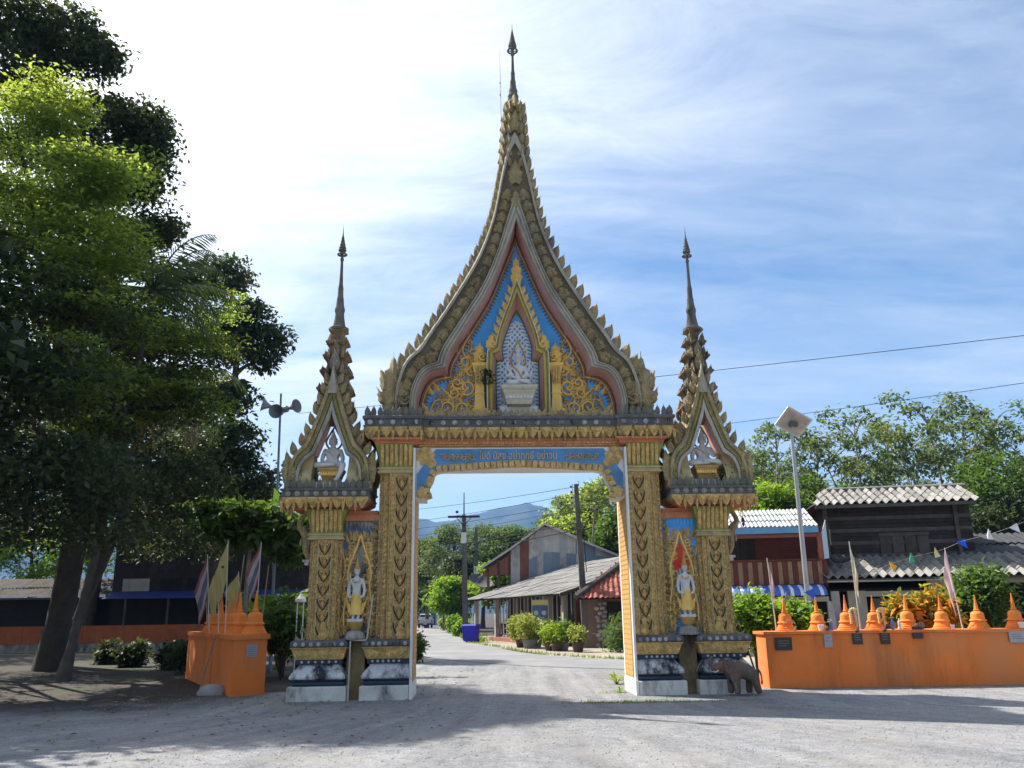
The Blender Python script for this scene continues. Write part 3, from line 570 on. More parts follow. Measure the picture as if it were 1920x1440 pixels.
# ------------------------------------------------------------------ central gable
def resamp(segs, n):  # list of control lists -> one polyline with the cusps kept
    out = []
    for c in segs:
        q = cat(c,n); out += q if not out else q[1:]
    return out
def band(name, Q, P, prof, m, parent, smooth=45, mirror=True, cx=0.0):
    """surface swept along the matched curves Q (t=0) and P (t=1); prof = [(t, y)]"""
    mb = MB()
    for s in ((1,-1) if mirror else (1,)):
        V = []; F = []; k = len(prof)
        for (a,b) in zip(Q,P):
            for t,y in prof: V.append((cx+s*(a[0]+(b[0]-a[0])*t), y, a[1]+(b[1]-a[1])*t))
        for i in range(len(Q)-1):
            for j in range(k-1): F.append((i*k+j,i*k+j+1,(i+1)*k+j+1,(i+1)*k+j))
        mb.add(V,F)
    return mb.obj(name,m,parent,smooth)
def crest(Q, me, name, parent, spacing, s, y, h0, tilt=.45, start=0.0, end=1e9, cx=0, shrink=0.0, sink=.05):
    L_ = 0; nxt = start; tot = sum(math.dist(Q[i],Q[i+1]) for i in range(len(Q)-1))
    for i in range(len(Q)-1):
        a, b = Q[i], Q[i+1]; l = math.dist(a,b)
        while nxt <= L_+l and nxt < end:
            t = (nxt-L_)/max(l,1e-6); x = a[0]+(b[0]-a[0])*t; z = a[1]+(b[1]-a[1])*t
            nx, nz = (b[1]-a[1])/max(l,1e-6), -(b[0]-a[0])/max(l,1e-6)   # outward
            ang = math.atan2(nx*tilt, nz*tilt+1-tilt); f = 1-shrink*(nxt/tot)
            inst(me,name,parent,(cx+s*(x-nx*sink),y,z-nz*sink),(0,s*ang,0),(f,1,f*h0)); nxt += spacing*f
        L_ += l
QL = [(2.64,5.70),(2.67,6.15),(2.60,6.58),(2.46,6.96),(2.20,7.25)]; QU = [(2.20,7.25),(2.09,7.40),(1.96,7.61),(1.55,8.24),(.91,9.36),(.53,10.40),(.31,11.55),(.14,12.3),(.0,12.6)]
PL = [(2.22,5.70),(2.22,6.14),(2.11,6.52),(1.92,6.74),(1.58,6.82)]; PU = [(1.58,6.82),(1.575,6.97),(1.47,7.24),(1.14,7.79),(.70,8.52),(.40,9.22),(.20,9.75),(.07,10.12),(0,10.34)]
KG = 1.017
def kz(c): return [(x*1.012,5.7+(1.6+(z-1.6)*KG-(1.6+(5.7-1.6)*KG))) for x,z in c]
Q = resamp([kz(QL),kz(QU)],26); P = resamp([kz(PL),kz(PU)],26)
gable = band('gable',Q,P,[(0,1.15),(0,.34),(.02,.27),(.13,.27),(.15,.34),(.69,.36),(.71,.26),(.78,.29),(.82,.24),(.9,.28),(.93,.25),(1.0,.27),(1.0,.36)],GABLEG,gate)
band('gable_rail',Q,P,[(-.01,.40),(-.01,.3),(.025,.262),(.06,.25),(.09,.265),(.125,.262),(.148,.335)],RAILC,gable)
band('gable_rail',Q,P,[(.70,.352),(.715,.252),(.745,.245),(.78,.283),(.82,.232),(.86,.225),(.9,.272),(.93,.242),(.97,.235),(1.002,.262),(1.004,.352)],RAILC,gable)
P2 = [(max(0,x-.035),z-.02) for x,z in P]
band('pink_reveal',P,P2,[(1.0-.996,.352),(.4,.55),(1.0,.86)],PINK,gable)
P3 = [(max(0,x*.965-.035*(1 if x>.05 else 0)),z-.10-(.18 if x<.25 else 0)*(1-x/.25 if x<.25 else 0)) for x,z in P2]
gb = band('bead_border',P2,P3,[(0,.86),(.05,.80),(.3,.77),(.5,.82),(.56,.80),(.64,.80),(.7,.83),(1.0,.83)],mat('bead_gold',(.36,.19,.07),.7,.25,8,.3,50),gable)
band('white_line',P2,P3,[(.555,.80),(.56,.79),(.63,.79),(.64,.80)],WHITE,gable)
fr = MB()
for s in (1,-1):
    L_=0; nxt=.02
    for i in range(len(P3)-1):
        a,b=P3[i],P3[i+1]; l=math.dist(a,b)
        while l>1e-6 and nxt<=L_+l:
            t=(nxt-L_)/l; x=a[0]+(b[0]-a[0])*t; z=a[1]+(b[1]-a[1])*t; tx,tz=(b[0]-a[0])/l,(b[1]-a[1])/l; nx,nz=-tz,tx   # inward
            if x-abs(nx)*.1>0.02: fr.add([(s*(x-tx*.03),.82,z-tz*.03),(s*(x+tx*.03),.82,z+tz*.03),(s*(x+nx*.085),.835,z+nz*.085),(s*x,.80,z)],[(0,1,3),(1,2,3),(2,0,3)])
            nxt+=.085
        L_+=l
fr.obj('fringe',mat('fringe_brown',(.20,.13,.09),.8,.2,5),gable)['kind']='stuff'
tp = [(0,P2[-1][1])]+[(x,z) for x,z in reversed(P2[:-1]) if x>0.02]; poly = tp+[(-x,z) for x,z in reversed(tp[1:])]
tymp = MB().prism(poly,.84,1.12).obj('tympanum',BLUE,gate)
# leaves in the band and along the crest
BL = MB(); leaf_mb(.30,.40,.12,2,7,back=False,mb=BL); leaf_mb(.15,.22,.16,0,4,back=False,mb=BL,oz=.05); BL_ME = BL.mesh('band_leaf',OLDG)
CL = leaf_mb(.27,.52,.085,0,8,bend=.08); leaf_mb(.15,.30,.125,0,5,mb=CL,oz=.04); CL_ME = CL.mesh('crest_leaf',OLDG)
MID = [(a[0]+(b[0]-a[0])*.43,a[1]+(b[1]-a[1])*.43) for a,b in zip(Q,P)]
for s in (1,-1):
    L_=0; nxt=.05; tot=sum(math.dist(MID[i],MID[i+1]) for i in range(len(MID)-1))
    for i in range(len(MID)-1):
        a,b=MID[i],MID[i+1]; l=math.dist(a,b)
        while l>1e-6 and nxt<=L_+l and nxt<tot-.75:
            t=(nxt-L_)/l; x=a[0]+(b[0]-a[0])*t; z=a[1]+(b[1]-a[1])*t; wd_=math.dist(Q[i],P[i])*.56/.27 if i<34 else 1
            inst(BL_ME,'band_leaf',gable,(s*x,.36,z),(0,s*math.atan2(b[0]-a[0],b[1]-a[1]),0),(min(1.0,max(.55,wd_)),1,.92)); nxt+=.29
        L_+=l
    crest(Q,CL_ME,'crest_leaf',gable,.315,s,.42,.98,.34,1.15,20,shrink=.25,sink=.07)
big = leaf_mb(.36,.75,.1,2,8,back=False); leaf_mb(.2,.4,.13,0,6,back=False,mb=big,oz=.08); inst(big.mesh('crest_leaf',OLDG),'crest_leaf',gable,(0,.33,11.35))
inst(BL_ME,'band_leaf',gable,(0,.30,10.7),(0,0,0),(.9,1,1.3))
# solid core and spire above the gable
core = MB(); core.loft([[(-w,.38,z),(w,.38,z),(w,1.12-.0*z,z),(-w,1.12,z)] for w,z in [(.30,10.75),(.29,11.1),(.28,11.5),(.27,12.2),(.24,12.9),(.2,13.62)]]); co = core.obj('gable_core',OLDG,gate)
for z,w in ((11.9,.32),(12.2,.30),(12.5,.285),(12.8,.265),(13.1,.245),(13.38,.22)):
    for s in (1,-1):
        inst(CL_ME,'crest_leaf',co,(s*(w-.05),.40,z-.1),(0,s*.22,0),(.6,1,.75)); inst(CL_ME,'crest_leaf',co,(s*w*.45,.34,z-.1),(0,s*.1,0),(.6,1,.8))
        inst(CL_ME,'crest_leaf',co,(s*(w-.02),.75,z-.1),(0,s*.15,s*1.57),(.6,1,.75))
inst(CL_ME,'crest_leaf',co,(0,.30,12.75),(0,0,0),(.9,1,1.3)); inst(BL_ME,'band_leaf',co,(0,.3,13.4),(0,0,0),(.7,1,1))
def spire(name, prof, x, y, z0, ring_z, ring_r, m, parent):
    mb = MB().lathe(prof,14,(x,y,z0)); 
    rp = [(x+ring_r*math.cos(i*.524),y+ring_r*math.sin(i*.524),z0+ring_z) for i in range(13)]; mb.tube(rp,ring_r*.2,5,False)
    for i in range(6): mb.tube([(x,y,z0+ring_z-.015),(x+ring_r*math.cos(i*1.047),y+ring_r*math.sin(i*1.047),z0+ring_z)],ring_r*.12,4)
    return mb.obj(name,m,parent,40)
DARKS = mat('dark_weathered_spire',(.16,.145,.12),.9,.3,5,.4,40,stain=((.05,.05,.05),3,.45,.7))
sp = [(.24,-.16),(.24,0),(.205,.0),(.19,.06),(.15,.2),(.125,.3),(.14,.33),(.12,.38),(.105,.44),(.115,.49),(.095,.53),(.085,.58),(.07,.7),(.075,.74),(.058,.8),(.05,.95),(.055,.98),(.04,1.05),(.033,1.3),(.03,1.48),(.05,1.5),(.045,1.53),(.032,1.55),(.03,1.68),(.085,1.70),(.11,1.74),(.085,1.79),(.10,1.80),(.075,1.86),(.082,1.87),(.058,1.94),(.065,1.95),(.044,2.02),(.05,2.03),(.03,2.10),(.034,2.11),(.018,2.18),(.009,2.26),(0.001,2.45)]
sp = [(r,z*1.043) for r,z in sp]
spire('spire',sp,0,.78,13.68,1.69,.12,DARKS,gate)
rod = MB().tube([(-.30,.85,13.2),(-.32,.85,14.8),(-.325,.85,15.4)],[.012,.01,.005],5).box(-.335,-.305,.835,.865,14.1,14.15).box(-.335,-.305,.835,.865,14.45,14.49).tube([(-.30,.85,13.3),(-.42,.9,11.3),(-.6,.95,10.2),(-1.2,1.1,8.7)],.008,4); rod.obj('lightning_rod',mat('galvanised',(.4,.4,.42),.5,.1,5,metal=.6),gate)
# naga finials at the feet of the gable
nf = MB()
leaf_mb(.62,1.42,.13,2,11,bend=.0,mb=nf,ox=2.76,oz=5.82,oy=.42); leaf_mb(.32,.75,.17,2,7,mb=nf,ox=2.72,oz=5.95,oy=.42)
leaf_mb(.36,.72,.13,2,8,bend=.15,mb=nf,ox=2.56,oz=5.98,oy=.34); leaf_mb(.2,.38,.12,2,6,bend=.4,mb=nf,ox=2.98,oz=6.05,oy=.42)
kanok_mb(.13,nf,1.1,.5,.08,1.2,4,ox=2.50,oz=6.12,flip=-1,oy=.28); kanok_mb(.1,nf,1.0,.5,.08,1.2,3,ox=2.72,oz=5.98,flip=1,oy=.3)
leaf_mb(.2,.55,.11,2,7,bend=.22,mb=nf,ox=2.95,oz=6.35,oy=.42); leaf_mb(.17,.5,.11,2,7,bend=-.2,mb=nf,ox=2.58,oz=6.5,oy=.42); nf.box(2.42,2.98,.3,.75,5.69,5.86).tube(cat([(2.45,.4,5.8),(2.62,.4,5.88),(2.85,.4,5.86),(2.98,.4,6.02)],8),[.1,.11,.09,.08,.07,.06,.05,.02],8)
for o in both(nf,'naga_finial',OLDG,40): inst(MB().lathe([(.001,.035),(.03,.02),(.04,0),(.03,-.02),(.001,-.035)],8).mesh('eye',BLACKL),'eye',o,(2.47,.2,6.16))
# ------------------------------------------------------------------ tympanum relief
S1 = kanok_mb(.18,None,1.3,.38,.07,1.3,6).mesh('scroll',GOLDB); S2 = kanok_mb(.13,None,1.15,.44,.06,1.5,5).mesh('scroll',GOLDB); S3 = kanok_mb(.09,None,1.0,.54,.05,1.7,4).mesh('scroll',GOLD)
FL = leaf_mb(.15,.30,.06,2,7,bend=.3,back=False).mesh('flame',GOLDB)
lay = [(S1,1.72,6.06,-.2,1),(S1,1.28,6.03,.3,-1),(S2,1.52,6.42,.5,1),(S1,1.18,6.55,-.3,1),(S2,1.44,6.66,.1,-1),(S2,1.06,6.98,.4,-1),(S1,1.22,7.16,-.2,1),(S2,1.02,7.42,.3,1),(S2,1.9,5.92,.9,1),(S3,1.86,6.33,.2,1),(S3,1.06,6.2,0,1),(S3,1.5,5.98,-.6,-1),(S2,1.0,6.0,-.3,-1),(S3,1.38,6.36,1.2,1),(S3,1.62,6.6,-.2,1),(S3,1.03,6.77,.8,1),(S3,1.35,6.93,0,1),(S3,1.12,7.66,.2,1),(S3,1.66,6.24,2.0,-1),(S3,1.08,7.22,1.6,-1),(S3,1.32,6.8,2.4,-1),(S3,2.0,6.1,.4,1),(S3,1.48,6.2,3.0,1)]
for s in (1,-1):
    for me,x,z,r,f in lay: inst(me,'scroll',tymp,(s*(.98+(x-.98)*.84),.838,5.85+(z-5.85)*.95),(0,-s*r,0),(s*f,1,1))
    for x,z,r in ((1.95,6.35,.1),(1.78,6.42,.3),(1.35,7.3,.2),(1.12,7.75,0),(1.6,6.72,.5),(2.05,5.95,.2)): inst(FL,'flame',tymp,(s*x,.838,z),(0,s*r,0),(s,1,1))
    rl = MB(); gr_ = random.Random(9)
    for i in range(240):
        me,x,z,r,f = gr_.choice(lay); x = .98+(x-.98)*.86+gr_.uniform(-.17,.15); z = 5.85+(z-5.85)*.95+gr_.uniform(-.15,.17)
        if x > 1.0: leaf_mb(.05,.12,.04,2,4,bend=gr_.uniform(-.6,.6),back=False,mb=rl,ox=s*x,oz=z,oy=.838)
    rl.obj('relief_leaves',GOLD,tymp)['kind'] = 'stuff'
    st = MB()
    for c in ([(2.02,5.8),(1.85,6.2),(1.55,6.25),(1.5,6.55)],[(1.1,5.8),(1.3,6.2),(1.15,6.5),(1.3,6.8),(1.1,7.1),(1.25,7.4),(1.08,7.8)],[(1.5,5.8),(1.45,6.2),(1.7,6.5)]): ribbon(st,[(s*x,z) for x,z in cat(c,16)],[.05]*16,.04,.838)
    st.obj('stem',GOLDB,tymp)
# shrine in the middle of the tympanum
k5 = 1.045
def zz(z): return 1.6+(z-1.6)*k5
IQL = [(.70,5.7),(.70,6.9),(.64,7.08),(.50,7.2)]; IQU = [(.50,7.2),(.44,7.45),(.28,7.92),(.12,8.35),(0,8.72)]
IPL = [(.56,5.7),(.56,6.86),(.51,6.97),(.40,7.03)]; IPU = [(.40,7.03),(.38,7.3),(.26,7.68),(.1,8.1),(0,8.36)]
ITL = [(.49,5.7),(.49,6.8),(.44,6.89),(.32,6.92)]; ITU = [(.32,6.92),(.34,7.2),(.26,7.5),(.1,7.9),(0,8.08)]
iq = resamp([[(x,zz(z)) for x,z in c] for c in (IQL,IQU)],14); ip = resamp([[(x,zz(z)) for x,z in c] for c in (IPL,IPU)],14); it = resamp([[(x,zz(z)) for x,z in c] for c in (ITL,ITU)],14)
shr = band('shrine_frame',iq,ip,[(0,.84),(0,.50),(.2,.46),(.45,.5),(.55,.46),(.9,.46),(1,.5),(1,.56)],mat('olive_gold',(.40,.32,.08),.6,.2,5,.2,40),gate)
band('shrine_line',iq,ip,[(.0,.48),(.02,.455),(.12,.455),(.14,.48)],WHITE,shr)
band('shrine_reveal',ip,it,[(0.01,.55),(.5,.68),(1,.80)],PINK,shr)
band('shrine_border',ip,it,[(.98,.80),(1.0,.77),(1.12,.76),(1.3,.80),(1.3,.82)],GREEN,shr)
il = [(max(0,x),z) for x,z in it if True]; tp = [(0,il[-1][1])]+[p for p in reversed(il[:-1]) if p[0]>.01]; poly = tp+[(-x,z) for x,z in reversed(tp[1:])]
MB().prism(poly,.815,.838).obj('shrine_back',BLUE,shr)
# white lattice clipped to the niche outline
def hw(z):
    for i in range(len(it)-1):
        if it[i][1] <= z <= it[i+1][1] and it[i+1][1]-it[i][1] > 1e-6:
            return it[i][0]+(it[i+1][0]-it[i][0])*(z-it[i][1])/(it[i+1][1]-it[i][1])
    return 0
lat = MB(); zt_ = il[-1][1]
for q in (1,-1):
    c = -3.0
    while c < 3.0:
        run = None
        for j in range(300):
            z = 5.75+j*(zt_-5.75)/299; x = q*(z-7.0)*.85+c; ins = abs(x) < hw(z)-.10
            if ins and run is None: run = (x,z)
            if run and (not ins or j == 299):
                if math.dist(run,(x,z)) > .06:
                    a = Vector((run[0],.80-(.004 if q>0 else 0),run[1])); b = Vector((x,.80-(.004 if q>0 else 0),z)); d = (b-a)/2; nn = Vector((d.z,0,-d.x)).normalized()*.016
                    lat.obox((a+b)/2,d,Vector((0,.012,0)),nn)
                run = None
        c += .118
for i in range(int((zt_-5.8)/.085)):
    z = 5.8+i*.085; w = hw(z)
    for s in (1,-1):
        if w > .14: lat.add([(s*(w-.01),.80,z-.01),(s*(w-.01),.80,z+.012),(s*(w-.115),.79,z+.05),(s*(w-.13),.79,z+.0)],[(0,1,2,3)])
lat.obj('lattice',WHITE,shr)
for s in (1,-1):
    c = MB().rect(.74,.98,.6,.82,[(.03,5.7),(.03,5.88),(.06,5.9),(.06,5.95),(.0,6.0),(-.02,6.3),(.0,6.33),(-.02,6.36),(-.02,6.75),(.03,6.95),(.05,6.97),(.05,7.03),(.0,7.05)])
    c.v = [(s*x,y,z) for x,y,z in c.v]; col = c.obj('shrine_column',GOLDB,shr)
    for i in range(3): inst(CAPLEAF_ME,'capital_petal',col,(s*(.80+i*.06),.585,6.52),(0,0,0),(.6,.6,.9))
    nm = MB(); leaf_mb(.3,.55,.09,2,8,mb=nm,ox=s*.86,oz=7.03,oy=.62); kanok_mb(.08,nm,1,.5,.07,1.2,3,ox=s*.8,oz=7.15,flip=-s,oy=.55); leaf_mb(.22,.4,.09,2,7,mb=nm,ox=s*.62,oz=7.32,oy=.5,bend=-s*.1); kanok_mb(.07,nm,1,.5,.06,1.2,3,ox=s*.56,oz=7.42,flip=-s,oy=.46); nm.obj('naga_head',GOLDB,shr)
ic = leaf_mb(.16,.28,.05,2,6).mesh('crest_leaf',GOLDB)
for s in (1,-1): crest(iq,ic,'crest_leaf',shr,.2,s,.6,1,.4,1.75,3.1,sink=.03)
fin = MB(); leaf_mb(.28,.95,.08,2,10,mb=fin,oz=zz(8.5),oy=.62); leaf_mb(.24,.4,.1,2,6,mb=fin,oz=zz(8.35),oy=.6); fin.obj('finial',GOLDB,shr)
ped = MB().rect(-.42,.42,.45,.80,[(.0,5.7),(.0,5.98),(-.06,6.02),(-.1,6.05)]).obj('altar_block',WHITE,shr)
# ------------------------------------------------------------------ side canopies with their spires
TQL = [(.84,4.14),(.84,4.5),(.76,4.85),(.52,5.14)]; TQU = [(.52,5.14),(.42,5.42),(.25,5.93),(.11,6.4),(0,6.85)]
TPL = [(.62,4.14),(.62,4.48),(.52,4.74),(.33,4.88)]; TPU = [(.33,4.88),(.22,5.15),(.09,5.5),(.03,5.66),(0,5.8)]
tq = resamp([TQL,TQU],14); tpp = resamp([TPL,TPU],14)
tcl = leaf_mb(.165,.36,.06,0,7,bend=.06); leaf_mb(.09,.18,.085,0,5,mb=tcl,oz=.03); TC_ME = tcl.mesh('crest_leaf',OLDG); TD_ME = tcl.mesh('crest_leaf',OLDT)
tsp = [(r,z*1.03) for r,z in [(.22,-.06),(.22,0),(.15,.03),(.13,.12),(.105,.28),(.10,.36),(.115,.40),(.115,.46),(.10,.49),(.09,.56),(.078,.66),(.082,.68),(.068,.74),(.06,.9),(.064,.92),(.045,1.05),(.036,1.3),(.03,1.6),(.045,1.62),(.04,1.66),(.028,1.68),(.028,1.80),(.075,1.83),(.095,1.86),(.07,1.90),(.085,1.91),(.06,1.98),(.068,1.99),(.045,2.06),(.05,2.07),(.03,2.14),(.034,2.15),(.018,2.22),(.01,2.3),(.001,2.5)]]
for sx in (1,-1):
    cx = sx*4.02
    can = band('canopy',tq,tpp,[(0,.98),(0,.14),(.05,.08),(.3,.08),(.36,.13),(.5,.1),(.62,.1),(.66,.14),(.74,.1),(1.0,.12),(1.0,.2)],OLDG,gate,cx=cx)
    band('canopy_edge',tq,tpp,[(.70,.135),(.75,.09),(.97,.105),(1.005,.2)],mat('stained_rim',(.40,.38,.33),.85,.2,4,.3,30,stain=((.10,.095,.085),3,.5,.7)) if sx > 0 else bpy.data.materials['stained_rim'],can,cx=cx)
    band('canopy_line',tq,tpp,[(.42,.125),(.45,.09),(.5,.085),(.53,.098)],GREEN,can,cx=cx)
    tp2 = [(x*1.12+.03*(x>.02),z+.28*max(0,min(1,(z-4.5)/1.0))) for x,z in tpp]
    band('canopy_soffit',tpp,tp2,[(.001,.19),(.999,.95)],PINK,can,cx=cx)
    band('canopy_rear',tq,tp2,[(0,1.02),(.3,1.08),(1.0,1.04),(1.0,.94)],PALEG,can,cx=cx)
    for s in (1,-1):
        crest(tq,TC_ME,'crest_leaf',can,.265,s,.18,1.0,.3,.5,2.6,cx=cx,shrink=.15,sink=.0); crest(tq,TC_ME,'crest_leaf',can,.265,s,.98,1.0,.3,.5,2.4,cx=cx,shrink=.15,sink=.0)
        n2 = MB(); leaf_mb(.24,.75,.07,2,9,mb=n2,ox=cx+s*.88,oz=4.28,oy=.16,bend=s*.04); leaf_mb(.2,.4,.08,2,7,mb=n2,ox=cx+s*.74,oz=4.32,oy=.12); kanok_mb(.06,n2,1,.5,.06,1.2,3,ox=cx+s*.72,oz=4.45,flip=-s,oy=.09)
        n2.box(min(cx+s*.58,cx+s*.9),max(cx+s*.58,cx+s*.9),.06,.34,4.135,4.3);
        n2.obj('naga_finial',OLDG,can); n3 = MB(); leaf_mb(.24,.75,.07,2,9,mb=n3,ox=cx+s*.88,oz=4.28,oy=1.0,bend=s*.04); n3.box(min(cx+s*.58,cx+s*.9),max(cx+s*.58,cx+s*.9),.86,1.1,4.135,4.3).obj('naga_finial',OLDG,can)
        # side gable, turned to face outward
        g2 = MB()
        for q in (1,-1):
            V=[];F=[]; prof=[(0,-.25),(0,.0),(.3,.03),(.36,-.02),(1,-.01),(1,-.25)]; k=len(prof)
            for a,b in zip(tq,tpp):
                for t,y in prof: V.append((cx+s*(.62+y), .57+q*(a[0]+(b[0]-a[0])*t)*.52, 4.14+((a[1]+(b[1]-a[1])*t)-4.14)*.5))
            for i in range(len(tq)-1):
                for j in range(k-1): F.append((i*k+j,i*k+j+1,(i+1)*k+j+1,(i+1)*k+j))
            g2.add(V,F)
        go = g2.obj('side_gable',PALEG,can,45)
        for q in (1,-1):
            for u in (.3,.5,.7,.88):
                i = int(u*(len(tq)-1)); inst(TC_ME,'crest_leaf',go,(cx+s*.58,.57+q*tq[i][0]*.5,4.14+(tq[i][1]-4.14)*.5-.04),(0,s*.3,s*1.57),(.6,1,.6))
    # tiered roof
    tr = MB(); tiers = [(5.62,.46),(6.03,.42),(6.44,.375),(6.84,.33),(7.2,.285),(7.53,.24),(7.82,.2)]
    tr.loft([[(cx-.3,.25,4.95),(cx+.3,.25,4.95),(cx+.3,.9,4.95),(cx-.3,.9,4.95)],[(cx-.3,.25,5.62),(cx+.3,.25,5.62),(cx+.3,.9,5.62),(cx-.3,.9,5.62)]]) if False else None
    for (z,w),(z2,w2) in zip(tiers,tiers[1:]):
        tr.rect(cx-w+.1,cx+w-.1,.57-(w-.1)*.85,.57+(w-.1)*.85,[(-.08,z),(-.04,z+.03),(-.02,z+(z2-z)*.6),(.02,z+(z2-z)*.68),(.06,z+(z2-z)*.76),(.06,z+(z2-z)*.86),(.03,z+(z2-z)*.92),(-.06,z2)])
    tro = tr.obj('tiered_roof',OLDT,can,40)
    for (z,w),(z2,w2) in zip(tiers[1:],tiers[2:]):
        for ax in (-1,0,1):
            for ay in (-1,0,1):
                if ax or ay: inst(TD_ME,'crest_leaf',tro,(cx+ax*(w-.06),.57+ay*(w-.06)*.85,z-.1),(0,.1*ax,0 if ay else 1.57),(.5,1,.5))
        inst(TD_ME,'crest_leaf',tro,(cx-.12,.57-w*.9,z-.14),(0,-.1,0),(.75,1,.9)); inst(TD_ME,'crest_leaf',tro,(cx+.12,.57-w*.9,z-.14),(0,.1,0),(.75,1,.9))
    inst(TD_ME,'crest_leaf',tro,(cx,.2,6.75),(0,0,0),(1.3,1,1.5)); inst(TD_ME,'crest_leaf',tro,(cx,.26,7.1),(0,0,0),(1.0,1,1.1))
    ap = MB().prism([(cx-.10,6.2),(cx+.10,6.2),(cx,6.85)],.06,.12).obj('apex_plate',RAILC,can)
    spire('canopy_spire',tsp,cx,.57,7.83,1.81,.1,DARKS,can)
# thin conduit on the left pier
cd = MB().tube([(-3.02,.1,2.0),(-3.1,-.0,1.17),(-3.12,-.03,1.13),(-3.42,-.03,1.12),(-3.43,-.03,.0)],.016,6).obj('conduit',mat('grey_pipe',(.45,.42,.36),.6,.1,3),gate)
# ------------------------------------------------------------------ statues
def skin(name, verts, edges, rad, m, parent, sub=2, root=0):
    me = bpy.data.meshes.new('t'); me.from_pydata(verts, edges, []); ob = bpy.data.objects.new('t', me); COL.objects.link(ob)
    md = ob.modifiers.new('s','SKIN'); md.use_smooth_shade = True
    ob.modifiers.new('u','SUBSURF').levels = sub; ob.modifiers['u'].render_levels = sub
    for i, sv in enumerate(me.skin_vertices[0].data):
        r = rad[i]; sv.radius = (r,r) if not hasattr(r,'__len__') else r; sv.use_root = (i == root)
    bpy.context.view_layer.update()
    out = bpy.data.meshes.new_from_object(ob.evaluated_get(bpy.context.evaluated_depsgraph_get()))
    bpy.data.objects.remove(ob); out.name = name; out.materials.clear(); out.materials.append(m); out.shade_smooth()
    return inst(out, name, parent) if parent else out
def body(chains):
    """chains: list of [(x,y,z,r),...]; a first point equal to an existing point joins there"""
    V=[];E=[];Rr=[]; idx={}
    for ch in chains:
        prev=None
        for x,y,z,r in ch:
            k=(round(x,3),round(y,3),round(z,3))
            if k not in idx: idx[k]=len(V); V.append((x,y,z)); Rr.append(r)
            i=idx[k]
            if prev is not None and prev!=i: E.append((prev,i))
            prev=i
    return V,E,Rr
def crown_mb(z0, h, r):
    return MB().lathe([(r,z0),(r*1.12,z0+.02*h),(r*1.05,z0+.1*h),(r*.8,z0+.13*h),(r*.85,z0+.22*h),(r*.6,z0+.3*h),(r*.62,z0+.4*h),(r*.36,z0+.5*h),(r*.38,z0+.58*h),(r*.15,z0+.75*h),(.002,z0+h)],12)
def head_parts(p, x, y, z, r, crown_m, h=.3):
    f = MB().lathe([(.001,-r*1.25),(r*.45,-r*1.15),(r*.8,-r*.7),(r*.98,-r*.1),(r*1.0,r*.4),(r*.8,r*.9),(.001,r*1.15)],14,(x,y,z))
    f.add([(x-r*.16,y-r*.92,z-r*.25),(x+r*.16,y-r*.92,z-r*.25),(x,y-r*1.22,z-r*.22),(x,y-r*.95,z+r*.25)],[(0,1,2),(1,3,2),(3,0,2)])
    f.box(x-r*.28,x+r*.28,y-r*.93,y-r*.8,z-r*.6,z-r*.5); f.obj('head',STATW,p,60)
    e = MB()
    for s in (1,-1): e.obox((x+s*r*1.0,y,z-r*.15),(r*.08,0,0),(0,r*.2,0),(0,0,r*.5)).obox((x+s*r*.38,y-r*.9,z+.05*r),(r*.18,0,0),(0,r*.06,0),(0,0,r*.07))
    e.obj('ears_and_eyes',mat('stone_grey_paint',(.25,.24,.25),.8,.1),p)  # ears and eyes in a darker grey
    c = crown_mb(r*.55,h,r*1.0); c.v = [(a+x,b+y,d+z) for a,b,d in c.v]; c.obj('crown',crown_m,p,50)
def halo_mb(x, y, z, w, h, r=.022):
    right = cat([(x+w*.45,y,z-.0),(x+w*.8,y,z+h*.12),(x+w,y,z+h*.3),(x+w*.82,y,z+h*.5),(x+w*.4,y,z+h*.75),(x,y,z+h)],14); left = [(2*x-a,b,c) for a,b,c in reversed(right)]
    return MB().tube(right+left[1:],r,6)
PGOLD = mat('pedestal_gold',(.46,.28,.07),.6,.2,6,.2,40,stain=((.12,.09,.05),3,.6,.8))
